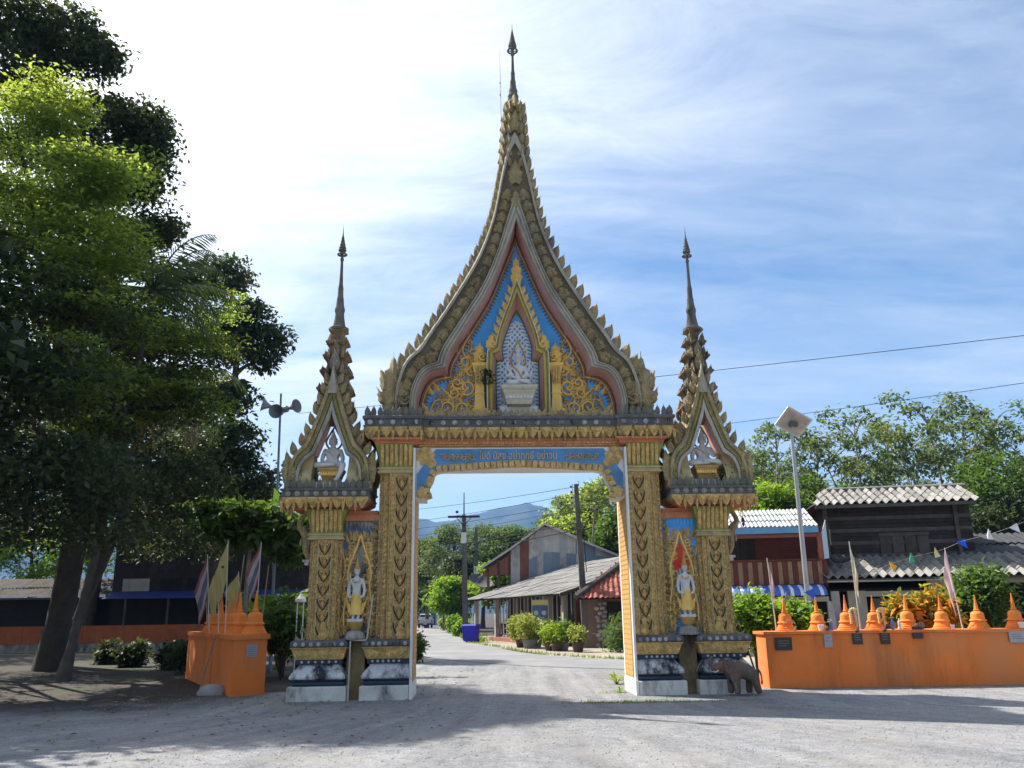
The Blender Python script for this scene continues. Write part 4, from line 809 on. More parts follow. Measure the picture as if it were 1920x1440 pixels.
# two seated figures in the side canopies
for sx, lab in ((-1,'white seated statue with one leg hanging, under the left canopy'),(1,'white seated statue under the right canopy, hands at its chest')):
    st = empty('seated_statue', gw(sx*4.02,.5,4.15), GYAW, lab, 'statue', 'seated statues in the side canopies')
    MB().rect(-.42,.42,-.28,.28,[(.0,0),(.02,.05),(-.04,.12),(-.06,.17)]).obj('base_slab',WHITEW,st)
    MB().lathe([(.26,.17),(.27,.2),(.25,.22),(.30,.34),(.35,.42),(.365,.43),(.365,.47),(.32,.48)],4,ph=math.pi/4).obj('pedestal',PGOLD,st)
    pl = MB()
    for i in range(8): leaf_mb(.07,.1,.015,0,3,back=False,mb=pl,ox=-.19+i*.054,oz=.3,oy=-.235)
    pl.obj('lotus_petals',GOLDB,st)
    if sx < 0:
        ch = [[(0,0,.55,.15),(0,0,.70,.125),(0,.0,.84,.145),(0,0,.93,.07),(0,0,1.0,.05)],
              [(0,0,.84,.145),(.17,0,.86,.062),(.225,-.02,.70,.048),(.22,-.10,.57,.038),(.16,-.17,.56,.03),(.11,-.2,.56,.018)],
              [(0,0,.84,.145),(-.17,0,.86,.062),(-.215,-.02,.71,.048),(-.2,-.1,.58,.038),(-.13,-.17,.57,.03),(-.09,-.2,.57,.018)],
              [(0,0,.55,.15),(-.13,-.06,.54,.09),(-.34,-.16,.54,.075),(-.2,-.24,.53,.055),(0,-.26,.53,.045),(.08,-.27,.53,.03)],
              [(0,0,.55,.15),(.13,-.08,.55,.09),(.27,-.24,.55,.08),(.22,-.3,.34,.055),(.15,-.32,.2,.04),(.10,-.38,.18,.03)]]
    else:
        ch = [[(0,0,.55,.15),(0,0,.70,.125),(0,.0,.84,.145),(0,0,.93,.07),(0,0,1.0,.05)],
              [(0,0,.84,.145),(.18,0,.86,.062),(.25,-.03,.72,.048),(.2,-.13,.70,.038),(.1,-.18,.75,.03),(.04,-.19,.79,.018)],
              [(0,0,.84,.145),(-.18,0,.86,.062),(-.25,-.02,.70,.05),(-.24,-.08,.57,.04),(-.18,-.15,.55,.03),(-.13,-.18,.55,.018)],
              [(0,0,.55,.15),(-.13,-.06,.54,.09),(-.34,-.16,.54,.075),(-.2,-.24,.53,.055),(0,-.26,.53,.045),(.08,-.27,.53,.03)],
              [(0,0,.55,.15),(.13,-.06,.54,.09),(.34,-.16,.54,.075),(.2,-.24,.56,.055),(0,-.27,.57,.045),(-.08,-.27,.57,.03)]]
    V,E_,Rr = body(ch); skin('body',V,E_,Rr,STATW,st)
    head_parts(st,0,-.01,1.06,.085,STATW,.26)
    halo_mb(0,.1,.93,.17,.5).obj('halo',OLDG,st,60)
    MB().tube(cat([(-.16,-.08,.9),(0,-.14,.8),(.13,-.12,.62)],8),.018,5).obj('sash',STATW,st,60)
# standing figures in the niches
for sx, lab in ((-1,'white standing guardian statue with gold skirt, in the dark left niche'),(1,'white standing guardian statue with gold skirt, under the red halo on blue')):
    st = empty('standing_statue', gw(sx*3.36,.16,1.14), GYAW, lab, 'statue', 'standing guardian statues in the niches'); st.scale = (.86,.9,1.02)
    MB().lathe([(.24,0),(.25,.03),(.23,.06),(.2,.13),(.12,.17),(.10,.19)],12).obj('dome_base',GREYC,st,50)
    MB().lathe([(.10,.18),(.13,.2),(.17,.29),(.175,.3),(.175,.33),(.15,.34)],12).obj('pedestal',PGOLD,st,50)
    MB().rect(-.17,.17,-.12,.12,[(0,.335),(.0,.39)]).obj('foot_block',STATW,st)
    q = -sx
    ch = [[(0,0,.80,.10),(0,0,.95,.085),(0,0,1.10,.105),(0,0,1.18,.05),(0,0,1.24,.04)],
          [(0,0,1.10,.105),(.135,0,1.12,.05),(.19,-.01,.95,.04),(.18,-.06,.82,.034),(.12,-.12,.80,.028),(.08,-.13,.79,.016)],
          [(0,0,1.10,.105),(-.135,0,1.12,.05),(-.19,-.01,.95,.04),(-.18,-.06,.82,.034),(-.12,-.12,.80,.028),(-.08,-.13,.79,.016)],
          [(0,0,.80,.10),(.065,0,.7,.07),(.06,0,.5,.05),(.055,0,.41,.04),(.06,-.1,.40,.03)],
          [(0,0,.80,.10),(-.065,0,.7,.07),(-.06,0,.5,.05),(-.055,0,.41,.04),(-.06,-.1,.40,.03)]]
    V,E_,Rr = body(ch); skin('body',V,E_,Rr,STATW,st)
    MB().loft([[(w*math.cos(a*.524),d*math.sin(a*.524)-.01,z) for a in range(12)] for w,d,z in [(.12,.10,.86),(.13,.11,.78),(.125,.105,.62),(.135,.1,.5),(.16,.1,.47)]]).obj('skirt',GOLDB,st,50)
    fl_ = MB()
    for s in (1,-1): fl_ = MB(); leaf_mb(.1,.3,.03,2,6,bend=s*.5,mb=fl_,ox=s*.14,oz=.5,oy=-.02); fl_.obj('skirt_wing',GOLDB,st)
    MB().tube([(math.cos(a*.6)*.085,-.02+math.sin(a*.6)*.06-.03,1.14-.06*max(0,-math.sin(a*.6))) for a in range(11)],.014,5).obj('necklace',GOLD,st,50)
    head_parts(st,0,-.01,1.30,.07,PGOLD,.3)
    MB().tube([(q*-.13 if False else -sx*-.0-.13*1,-.14,.74),(-.14,-.12,1.28)],[.012,.009],5).box(-.17,-.09,-.155,-.12,.79,.81).obj('sword',STATW,st)
# many-armed figure in the central shrine
st = empty('deity_statue', gw(0,.34,5.98), GYAW, 'white many-armed seated statue on a tiered altar in the central gable', 'statue'); st.scale = (.76,.85,.98)
MB().rect(-.36,.36,-.18,.2,[(-.02,.0),(.0,.04),(.02,.1),(.07,.22),(.10,.26),(.10,.3),(.14,.33),(.16,.36),(.16,.40),(.1,.42)]).obj('altar',mat('pale_altar',(.52,.48,.38),.75,.15,5,.2,40,stain=((.2,.18,.14),4,.6,.8)),st)
pl = leaf_mb(.1,.13,.02,0,4,back=False).mesh('lotus_petal',STATW)
for i in range(8): inst(pl,'lotus_petal',st,(-.35+i*.1,-.235,.11),(R_(-12),0,0))
ch = [[(0,0,.52,.15),(0,0,.68,.125),(0,.0,.83,.145),(0,0,.93,.07),(0,0,1.0,.05)],
      [(0,0,.52,.15),(-.13,-.06,.5,.09),(-.33,-.12,.5,.075),(-.2,-.17,.49,.055),(0,-.18,.49,.045)],
      [(0,0,.52,.15),(.13,-.06,.5,.09),(.33,-.12,.5,.075),(.2,-.17,.52,.055),(.02,-.19,.53,.045)]]
for s in (1,-1):
    ch += [[(0,0,.83,.145),(s*.17,0,.86,.06),(s*.24,-.05,.72,.046),(s*.16,-.15,.62,.036),(s*.08,-.17,.62,.02)],
           [(s*.17,0,.86,.06),(s*.29,.02,.80,.045),(s*.33,-.03,.93,.035),(s*.31,-.07,1.02,.02)],
           [(s*.24,-.05,.72,.046),(s*.34,.0,.66,.038),(s*.38,-.05,.76,.028),(s*.39,-.08,.82,.016)]]
V,E_,Rr = body(ch); skin('body',V,E_,Rr,STATW,st)
for dx in (-.075,.075): MB().lathe([(.001,-.07),(.05,-.05),(.062,.02),(.04,.07),(.001,.08)],10,(dx,.02,1.06)).obj('side_face',STATW,st,60)
head_parts(st,0,-.02,1.07,.088,STATW,.36)
halo_mb(0,.08,.88,.22,.68,.026).obj('halo',PGOLD,st,60)
MB().tube(cat([(-.16,-.08,.9),(-.02,-.15,.76),(.12,-.13,.58)],8),.02,5).obj('sash',PGOLD,st,60)
MB().tube([(-.33,-.06,.46),(-.33,-.1,.3),(-.3,-.12,.05)],[.05,.055,.04],8).obj('hanging_cloth',STATW,st,60)
# elephant statue standing before the right pier
EL = mat('weathered_elephant',(.13,.098,.08),.9,.4,7,.9,22,stain=((.40,.38,.35),3.5,.58,.74),second=((.22,.11,.075),3.2,.5,.68))
el = empty('elephant_statue', gw(4.18,-.36,0), GYAW+R_(4), 'small weathered grey elephant statue with raised trunk by the right pier', 'elephant statue')
ch = [[(.20,0,.50,.165),(.02,0,.50,.18),(-.14,0,.50,.165),(-.27,0,.54,.13),(-.36,0,.56,.115),(-.45,0,.53,.075),(-.53,0,.53,.05),(-.565,0,.60,.038),(-.555,0,.68,.03),(-.53,0,.75,.02)],
      [(.20,0,.50,.165),(.28,0,.42,.12)],
      [(-.14,0,.50,.165),(-.15,.09,.32,.085),(-.16,.1,.16,.068),(-.16,.1,.03,.07)],
      [(-.14,0,.50,.165),(-.13,-.09,.32,.085),(-.10,-.1,.16,.068),(-.10,-.1,.03,.07)],
      [(.20,0,.50,.165),(.24,.09,.3,.095),(.20,.1,.15,.068),(.21,.1,.03,.07)],
      [(.20,0,.50,.165),(.27,-.09,.3,.095),(.30,-.1,.15,.066),(.34,-.1,.03,.07)]]
V,E_,Rr = body(ch); skin('body',V,E_,Rr,EL,el,2)
for s in (1,-1):
    ear = MB(); pts = [(-.36,.66),(-.26,.69),(-.17,.64),(-.15,.55),(-.2,.46),(-.27,.42),(-.32,.48)]
    ear.loft([[(x,s*(.125+.05*(x+.36)),z) for x,z in pts],[(x,s*(.15+.12*(x+.36)),z) for x,z in pts]]); ear.obj('ear',EL,el,60)
    MB().tube([(-.44,s*.06,.48),(-.50,s*.075,.45),(-.55,s*.08,.455)],[.016,.013,.004],6).obj('tusk',STATW,el)
MB().tube(cat([(.36,0,.5),(.42,.0,.42),(.44,0,.3),(.43,0,.2)],8),[.022,.02,.018,.016,.014,.014,.02,.012],6).obj('tail',EL,el)
# ------------------------------------------------------------------ orange walls with stupas
def stupa_me():
    mb = MB().lathe([(.245,0),(.245,.035),(.215,.045),(.215,.085),(.19,.095),(.185,.135),(.165,.15),(.155,.175),(.185,.18),(.19,.195),(.185,.21),(.158,.225),(.15,.27),(.148,.33),(.14,.37),(.118,.40),(.085,.415),(.062,.418),(.062,.445),(.072,.45),(.072,.462),(.054,.47),(.048,.50),(.05,.505),(.04,.55),(.042,.555),(.028,.65),(.016,.75),(.01,.80),(.016,.81),(.001,.84)],18)
    return mb
SM = stupa_me().mesh('dome',TERRA,25)
def stupa(p, sc, lab, grp, rz=0):
    o = inst(SM,'stupa',None,p,(0,0,rz),sc); tag(o,lab,'stupa',grp); return o
RW0 = gd(1445,1292); WT = 1.15
wr = empty('orange_wall',(5.32,18.45,0),R_(.6),'long low orange plastered wall carrying bell stupas, right of the gate','wall')
mb = MB().box(0,4.05,0,.7,0,WT-.07).loft([[(-.01,-.01,WT-.07),(4.05,-.01,WT-.07),(4.05,.71,WT-.07),(-.01,.71,WT-.07)],[(-.05,-.05,WT-.055),(4.05,-.05,WT-.055),(4.05,.75,WT-.055),(-.05,.75,WT-.055)],[(-.05,-.05,WT),(4.05,-.05,WT),(4.05,.75,WT),(-.05,.75,WT)]])
mb.obj('wall_panel',ORANGE,wr)
mb = MB().box(4.052,12,.03,.72,0,WT-.075).box(4.052,12,-.01,.75,WT-.075,WT-.01); mb.obj('wall_panel',ORANGE,wr)
PLQ = mat('dark_plaque',(.05,.045,.04),.5,.2,9); PLG = mat('grey_plaque',(.36,.36,.38),.5,.1,9,.1)
def on_wall(px, py): # local wall x, z of a pixel on the front face
    v = at(px,py,18.46); return v.x-5.32, v.z
for px,py,w,h,m,nl in ((1468,1207,28,20,PLQ,3),(1551.5,1197,13,29,PLG,3),(1607,1196,16,20,PLQ,3),(1659,1195,16,21,PLQ,3),(1720,1186,17,19,PLQ,2),(1911,1194,30,18,PLG,3)):
    x,z = on_wall(px,py); k = .0122/2; y0 = -.03 if x<4.05 else 0.0
    pq = MB().box(x-w*k,x+w*k,y0-.012,y0,z-h*k,z+h*k).box(x-w*k-.008,x+w*k+.008,y0-.006,y0+.001,z-h*k-.008,z+h*k+.008); 
    o = pq.obj('plaque',m,wr); o['label'] = ('dark' if m is PLQ else 'grey')+' memorial plaque'
    tl = MB()
    for i in range(nl): tl.box(x-w*k*.7,x+w*k*random.uniform(.4,.7),y0-.015,y0-.012,z+h*k*(.5-.4*i)-.008,z+h*k*(.5-.4*i)+.004)
    tl.obj('engraved_lines',mat('worn_gilt',(.22,.20,.16),.6,.1),o)
    if h > 25 or (w < 18 and m is PLQ):
        MB().lathe([(.001,-.045),(.03,-.04),(.05,0),(.03,.045),(.001,.05)],7,(x,y0-.03,z+h*k+.03)).obj('dry_wreath',mat('dry_wreath',(.12,.09,.06),.9,.4,30),o)
names = ['nearest the gate','second from the gate, beside the lamp post','left one of the two with garlands','right one of the two with garlands','before the dark doorway, beside two small bottles','in front of the orange croton leaves','in front of the green bush','at the right edge of the photo']
GAR = mat('garland_flowers',(.72,.58,.28),.7,.3,30); 
for i,px in enumerate((1474,1535,1590,1642,1704,1769,1837,1907)):
    v = at(px,1183,18.85); st = stupa((v.x,v.y,WT),((.90,.90,.88),(.87,.91,.85),(.92,.89,.89),(.89,.89,.87),(.90,.92,.90),(.86,.87,.87),(.93,.92,.85),(.89,.90,.88))[i],'terracotta orange bell stupa on the right wall, '+names[i],'stupas on the right wall',i*.7)
    if i in (2,3):
        pts_ = []; rad_ = []
        for k in range(53):
            u_ = k/52; xx, zz_ = (.02-.01*u_,.13+.26*u_/.36) if u_ < .36 else ((.09-.08*math.cos((u_-.36)/.28*3.14),.39+.06*math.sin((u_-.36)/.28*3.14)) if u_ < .64 else (.17+.03*(u_-.64),.39-.33*(u_-.64)/.36))
            pts_.append((v.x+xx,v.y-.19+.12*(xx>.15),WT+zz_)); rad_.append(.030 if k%2 else .014)
        g = MB().tube(pts_,rad_,7)
        tag(g.obj('flower_garland',GAR),'yellow and white flower garland hung on the '+('left' if i==2 else 'right')+' of the two garlanded stupas','garland','flower garlands')
    if i == 1 or i == 7:
        b = MB().lathe([(.05,0),(.06,.05),(.075,.12),(.06,.125),(.05,.06)],10); o = b.obj('flower_pot',mat('white_china',(.7,.7,.68),.4,.1),None,loc=(v.x-.05,v.y-.30,WT)); tag(o,'small white pot at the foot of the '+('second stupa from the gate' if i==1 else 'stupa at the right edge'),'pot','small pots on the wall')
    if i == 0:
        b = MB().tube([(.13*math.cos(a*.3),0,.12*math.sin(a*.3)) for a in range(1,22)],.015,5); o = b.obj('ring_wreath',mat('straw',(.4,.33,.2),.8,.3,20),None,loc=(v.x,v.y-.27,WT+.11)); tag(o,'straw ring wreath leaning on the stupa nearest the gate','wreath')
def bottle(x, y, z, m, capm, lab):
    o = empty('water_bottle',(x,y,z),0,lab,'bottle','water bottles on the right wall')
    MB().lathe([(.03,0),(.033,.01),(.033,.06),(.029,.07),(.033,.08),(.033,.15),(.02,.185),(.012,.2),(.012,.215)],10).obj('bottle_body',m,o,40); MB().lathe([(.014,.205),(.014,.232),(.0,.233)],8).obj('bottle_cap',capm,o)
PLAS = mat('clear_plastic',(.55,.62,.68),.15,.05,spec=.6); BCAP = mat('blue_cap',(.05,.15,.6),.4,.05); WCAP = mat('white_cap',(.8,.8,.8),.4,.05); BLAB = mat('blue_label',(.10,.22,.55),.5,.2,30)
for px,m,c,lab in ((1560,BLAB,WCAP,'small blue-labelled water bottle left of the garlanded stupas'),(1675,BLAB,BCAP,'small blue water bottle right of the garlanded stupas'),(1688,PLAS,WCAP,'clear water bottle close beside the stupa before the doorway')):
    v = at(px,1183,18.72); bottle(v.x,v.y,WT,m,c,lab)
v = at(1787,1183,18.66); o = MB().lathe([(.04,0),(.048,.09),(.044,.09),(.036,.01),(0,.01)],12).obj('drinking_cup',mat('printed_cup',(.55,.58,.72),.5,.4,40),None,loc=(v.x,v.y,WT)); tag(o,'small white and blue cup by the foot of a flag pole','cup')
v = at(1728,1183,18.7); o = MB().lathe([(.06,0),(.08,.05),(.07,.12),(.03,.15),(0,.15)],10).obj('stone_ornament',GREYC,None,loc=(v.x,v.y,WT)); tag(o,'small pale round ornament between croton leaves and stupa','ornament')
# left wall
LA, LB = gd(432,1308), gd(347,1272); ld = (LB-LA).normalized(); LEN = (LB-LA).length; lrz = math.atan2(ld.y,ld.x)
wl = empty('orange_wall',LA,lrz,'short orange plastered wall end carrying stupas and flags, left of the gate','wall')
H2 = 1.24
mb = MB(); # local x runs back along the wall, local -y is the right hand side
mb.loft([[(0,0,0),(LEN,0,0),(LEN,-.72,0),(.18,-.72,0)],[(0,0,H2-.1),(LEN,0,H2-.1),(LEN,-.72,H2-.1),(.18,-.72,H2-.1)]]); mb.obj('wall_panel',ORANGE,wl)
MB().loft([[(-.05,.05,H2-.1),(LEN,.05,H2-.1),(LEN,-.77,H2-.1),(.13,-.77,H2-.1)],[(-.05,.05,H2),(LEN,.05,H2),(LEN,-.77,H2),(.13,-.77,H2)]]).obj('coping',ORANGE,wl)
def lw(a, b): # along, across (0..-.72)
    return LA+Vector((math.cos(lrz)*a-math.sin(lrz)*b, math.sin(lrz)*a+math.cos(lrz)*b,0))
f0, f1 = lw(0,0), lw(.18,-.72); fa = math.atan2((f1-f0).y,(f1-f0).x)
pq = MB().box(.28,.52,-.014,-.001,.78,1.03); o = pq.obj('plaque',PLG,wl); o.rotation_euler = (0,0,fa-lrz); o['label'] = 'square grey memorial plaque'
tl = MB(); 
for i in range(5): tl.box(.31,.49-.03*(i%2),-.016,-.014,.97-.04*i,.98-.04*i)
t_ = tl.obj('engraved_lines',mat('worn_grey',(.22,.22,.23),.6,.1),o)
for a,b,lab in ((.42,-.48,'at the front corner'),(1.25,-.30,'second from the front'),(2.1,-.36,'third from the front'),(3.0,-.36,'fourth from the front, half hidden'),(4.0,-.36,'fifth from the front, half hidden'),(5.1,-.36,'farthest back in the shade')):
    stupa((*lw(a,b)[:2],H2),(1.12,1.12,1.1) if a<1 else 1.1,'terracotta orange bell stupa on the left wall, '+lab,'stupas on the left wall',a)
# rear wall along the shaded yard
a = gd(0,1225); rwz = 1.28
SHADED = mat('shaded_orange',(.40,.11,.045),.9,.2,1.5,.2,20,stain=((.14,.06,.04),1.2,.5,.75))  # orange darkened to carry the shade under the trees
rw = empty('orange_wall',(-34,43.5,0),R_(1.0),'long orange boundary wall behind the big trees, coloured dark for shade','wall')
for k in range(6): MB().box(k*3.02,k*3.02+3.0,0,.2,.42,rwz).obj('wall_panel',SHADED,rw)
MB().box(-.1,18.2,.02,.18,0,.42).obj('wall_footing',GREYC,rw)
# flags: (foot pixel, top pixel, Y, hang height z, kind)
YEL = mat('yellow_cloth',(.42,.37,.15),.8,.15,8); REDC = mat('red_cloth',(.27,.09,.10),.8,.1,8); WHC = mat('white_cloth',(.36,.33,.36),.8,.1,8); BLC = mat('navy_cloth',(.14,.13,.19),.8,.1,8); PKC = mat('faded_pink_cloth',(.6,.42,.42),.8,.2,8); CRM = mat('cream_cloth',(.62,.56,.36),.8,.2,8)
POLE = mat('pale_pole',(.55,.53,.47),.6,.15,6)
for mm in (YEL,REDC,WHC,BLC,PKC,CRM):
    nt = mm.node_tree; b = nt.nodes['Principled BSDF']; t = nd(nt,'ShaderNodeBsdfTranslucent'); t.inputs[0].default_value = (*[min(1,c*1.15) for c in b.inputs['Base Color'].links[0].from_node.inputs[6].default_value[:3]],1) if b.inputs['Base Color'].links else (1,1,1,1)
    x = nd(nt,'ShaderNodeMixShader'); x.inputs[0].default_value = .45; out = nt.nodes['Material Output']; nt.links.new(b.outputs[0],x.inputs[1]); nt.links.new(t.outputs[0],x.inputs[2]); nt.links.new(x.outputs[0],out.inputs[0])
def flag(foot, top, w, h, mats, lab, grp, off=.0, side=-1, fold=.5, emblem=None):
    foot, top = Vector(foot), Vector(top); o = empty('flag',foot,0,lab,'flag',grp); d = top-foot
    MB().tube([(0,0,0),tuple(d)],[.014,.010],6).obj('flag_pole',POLE,o)
    n, m = 9, 14; mb = MB(); V=[]; F=[]
    u = d.normalized()
    for j in range(m+1):
        for i in range(n+1):
            a = i/n; b = j/m; hang = a*h*fold*1.0; wv = w*a*(1-.45*fold*b*.6)*(1-.35*abs(math.sin(b*2.3))*fold)
            p = d-u*(off+b*h)+Vector((side*wv,.05*math.sin(a*9+b*3)*a+.03*math.sin(b*7+a*4)*a,-hang-.03*math.sin(a*7)*a))
            V.append(tuple(p))
    for j in range(m):
        for i in range(n):
            s_ = int((j+.5)/m*6) if len(mats) == 5 else 0; s_ = [0,1,2,2,3,4][s_] if len(mats) == 5 else 0
            mb.add([V[j*(n+1)+i],V[j*(n+1)+i+1],V[(j+1)*(n+1)+i+1],V[(j+1)*(n+1)+i]],[(0,1,2,3)],s_)
    mb.obj('flag_cloth',mats,o,80)
    if emblem:
        c = d-u*(off+h*.42)+Vector((side*w*.35,-.035,-h*fold*.35)); MB().lathe([(.035,0),(.035,.006),(.001,.007)],12).obj('emblem',PLQ,o,loc=c,rot=(R_(90),0,0))
TH = [REDC,WHC,BLC,WHC,REDC]
def pf(px,py,Y): return at(px,py,Y)
G_ = 'flags on the left wall'
flag(lw(1.0,-.62).to_3d()+Vector((0,0,H2)),pf(490,1016,19.1),.30,.78,TH,'tattered red, white and blue striped flag on the frontmost pole',G_,.03,-1,.85)
flag((*lw(1.7,-.1)[:2],H2),pf(428,1012,19.6),.24,.85,[YEL],'bright yellow flag with a round dark emblem on the tallest pole',G_,.03,-1,.8,True)
flag((*lw(2.6,-.1)[:2],H2),pf(412,1052,20.6),.24,.8,[YEL],'dull yellow flag drooping in the shade, left of the bright yellow one',G_,.03,-1,.85)
flag((*lw(2.3,-.6)[:2],H2),pf(447,1072,20.3),.3,.62,[YEL],'yellow flag hanging low between the two striped flags',G_,.03,-1,.7)
flag((*lw(3.6,-.05)[:2],H2),pf(389,1040,21.5),.26,.95,TH,'furled red, white and blue flag hanging on the leftmost pole',G_,.03,-1,.9)
tag(MB().tube([pf(440,1180,20.2),pf(458,1040,20.2)],[.02,.016],6).obj('bamboo_pole',mat('bamboo',(.28,.22,.12),.7,.2,5)),'bare brown bamboo pole standing among the left flags','pole','bare poles among the left flags')
tag(MB().tube([pf(490,1170,19.6),pf(504,1060,19.6)],[.02,.014],6).obj('bamboo_pole',mat('bamboo',(.28,.22,.12),.7,.2,5)),'bare dark pole just right of the tattered striped flag','pole','bare poles among the left flags')
G2 = 'flags on the right wall'
flag(pf(1456,1183,18.9),pf(1438,1046,18.9),.10,.62,[PKC],'faded pink flag furled on a pole at the gate end of the right wall',G2,.01,1,.9)
flag(pf(1614,1183,18.9),pf(1592,1015,18.9),.10,.75,[CRM],'cream flag furled on the middle pole of the right wall',G2,.01,1,.9)
flag(pf(1806,1183,18.9),pf(1771,1027,18.9),.12,.8,[PKC],'pale pink flag drooping on the pole before the green bush',G2,.01,-1,.9)
# bunting
bp = [at(1600,1086,21),at(1673,1056,20.4),at(1712,1044,20.1),at(1760,1033,19.6),at(1771,1029,18.95),at(1803,1015,18.5),at(1858,1001,18),at(1897,988,17.6),at(1960,962,17)]
bt = empty('bunting',bp[0],0,'string of small coloured triangular pennants strung above the right wall','bunting'); B0 = bp[0]
MB().tube([p-B0 for p in bp],.005,4).obj('cord',mat('string',(.5,.5,.45),.8,.1),bt)
PEN = {k:mat(k+'_pennant',c,.6,.1,6) for k,c in dict(yellow=(.75,.5,.03),green=(.05,.45,.22),cream=(.7,.62,.35),blue=(.02,.14,.75),white=(.72,.72,.74)).items()}
for (px,py,Y,k,rot) in ((1674,1057,20.4,'yellow',.5),(1712,1045,20.1,'green',1.2),(1758,1034,19.6,'cream',1.0),(1801,1013,18.5,'blue',-.3),(1858,1001,18,'white',1.2),(1899,985,17.6,'white',-.4)):
    mb = MB().add([(-.13,0,0),(.13,0,0),(.05,-.05,-.2),(0,.03,-.09)],[(0,1,3),(1,2,3),(2,0,3)]); o = mb.obj('pennant',PEN[k],bt,loc=at(px,py,Y)-B0,rot=(0,rot,.3)); o['label'] = k+' pennant'
o = MB().add([(-.14,0,.02),(.12,0,.12),(.12,.03,-.16)],[(0,1,2)]).obj('pennant',PEN['blue'],None,loc=at(1519,1112,20.4)); o.parent = None; tag(o,'bright blue pennant fluttering alone on the lamp post','pennant')
# stick and stone by the left wall
tag(MB().tube([gd(372,1302),(*lw(1.9,.07)[:2],1.2)],[.022,.016],6).obj('wooden_stick',mat('old_stick',(.22,.17,.12),.9,.2,6)),'long thin wooden stick leaning on the left orange wall','stick')
b = MB(); 
rr = [[(.34*q*math.cos(a*.7854)*(1+.15*math.sin(a*3+q*5)),.24*q*math.sin(a*.7854),z) for a in range(8)] for q,z in ((1,0),(1.02,.07),(.8,.16),(.4,.22))]
b.loft(rr); o = b.obj('boulder',mat('grey_stone',(.30,.29,.28),.9,.2,3,.4,12),None,50,loc=gd(398,1303)); tag(o,'flat grey stone lying at the foot of the left orange wall','stone')
# ------------------------------------------------------------------ houses
class Frame:   # a vertical facade plane: u along it, d behind it, z up
    def __init__(s, p0, ang):
        s.o = Vector((p0[0],p0[1],0)); s.a = ang; s.u = Vector((math.cos(ang),math.sin(ang),0)); s.d = Vector((-math.sin(ang),math.cos(ang),0))
    def px(s, x, y, dep=0):
        r = ray(x,y); e = Vector((0,0,EYE)); t = ((s.o-e).dot(s.d)+dep)/r.dot(s.d); p = e+r*t-s.o; return p.dot(s.u), p.z
    def U(s, x, dep=0, y=1100): return s.px(x,y,dep)[0]
def wave_sheet(w, l, nw, amp, th=.012, n=4):   # one corrugated sheet: x across, y up the slope
    mb = MB(); k = nw*n
    top = [(w*i/k-w/2, amp*math.cos(2*math.pi*i/n)) for i in range(k+1)]
    V = [(x,0,z) for x,z in top]+[(x,l,z) for x,z in top]+[(x,0,z-th) for x,z in top]
    F = [(i,i+1,k+2+i,k+1+i) for i in range(k)]+[(2*k+2+i,2*k+3+i,i+1,i) for i in range(k)]
    return mb.add(V,F)
def roof(parent, name, me, u0, z0, d0, u1, z1, d1, w, rows, lap=.05, jit=.012, mats=None, sl=None):
    """tiles laid on the plane from the eave (u0..u1 at d0,z0) to (d1,z1)"""
    n = max(1,round((u1-u0)/w)); L_ = math.hypot(d1-d0,z1-z0); a = math.atan2(z1-z0,d1-d0)
    for r in range(rows):
        for i in range(n):
            t = r/rows; f = t*L_
            if sl and not sl(u0+(i+.5)*(u1-u0)/n,t): continue
            o = inst(me if not isinstance(me,list) else random.choice(me),name,parent,(u0+(i+.5)*(u1-u0)/n+random.uniform(-jit,jit),d0+(d1-d0)*t,z0+(z1-z0)*t+.02*(0)+.028+random.uniform(-jit,jit)*.5),(a-.035+random.uniform(-jit,jit)*.6,random.uniform(-jit,jit)*.4,0),((u1-u0)/n/w,(L_/rows+lap),1))
TILE = [mat('old_roof_tile',(.20,.19,.175),.9,.35,3,.3,18,stain=((.07,.067,.065),1.6,.5,.72)),mat('old_roof_tile_pale',(.26,.25,.23),.9,.3,3,.3,18,stain=((.08,.075,.07),1.8,.5,.75))]
DARKT = mat('black_roof_sheet',(.045,.045,.05),.7,.3,2,.2,15,stain=((.12,.12,.13),2,.6,.8))
PALT = mat('pale_roof_sheet',(.36,.36,.36),.8,.15,2,.2,15,stain=((.25,.22,.2),1.5,.55,.8))
SHOPT = [mat('cement_roof_sheet',(.29,.28,.26),.9,.18,1.2,.25,14,stain=((.2,.185,.17),.9,.5,.75)),mat('cement_roof_sheet_dark',(.25,.24,.225),.9,.18,1.2,.25,14,stain=((.17,.16,.15),.9,.5,.75))]
DTIM = mat('dark_timber',(.035,.028,.024),.85,.4,2.5,.3,20,stain=((.075,.07,.065),3,.55,.75)); DTIM2 = mat('grey_timber',(.085,.078,.07),.85,.35,3,.3,20)
MAROON = mat('maroon_boards',(.13,.038,.026),.75,.25,2.5,.2,20); REDPOST = mat('red_post',(.27,.09,.06),.75,.2,3)
TAN = mat('tan_board',(.27,.17,.09),.75,.25,4); BEIGE = mat('beige_render',(.36,.33,.27),.9,.2,1.5,.2,20,stain=((.14,.13,.11),1.2,.55,.75))
DARK = mat('dim_interior',(.018,.017,.016),.9,.3,2); FASC = mat('blue_fascia',(.13,.33,.52),.6,.15,2); WPAN = mat('white_blue_panel',(.60,.68,.76),.6,.1,2)
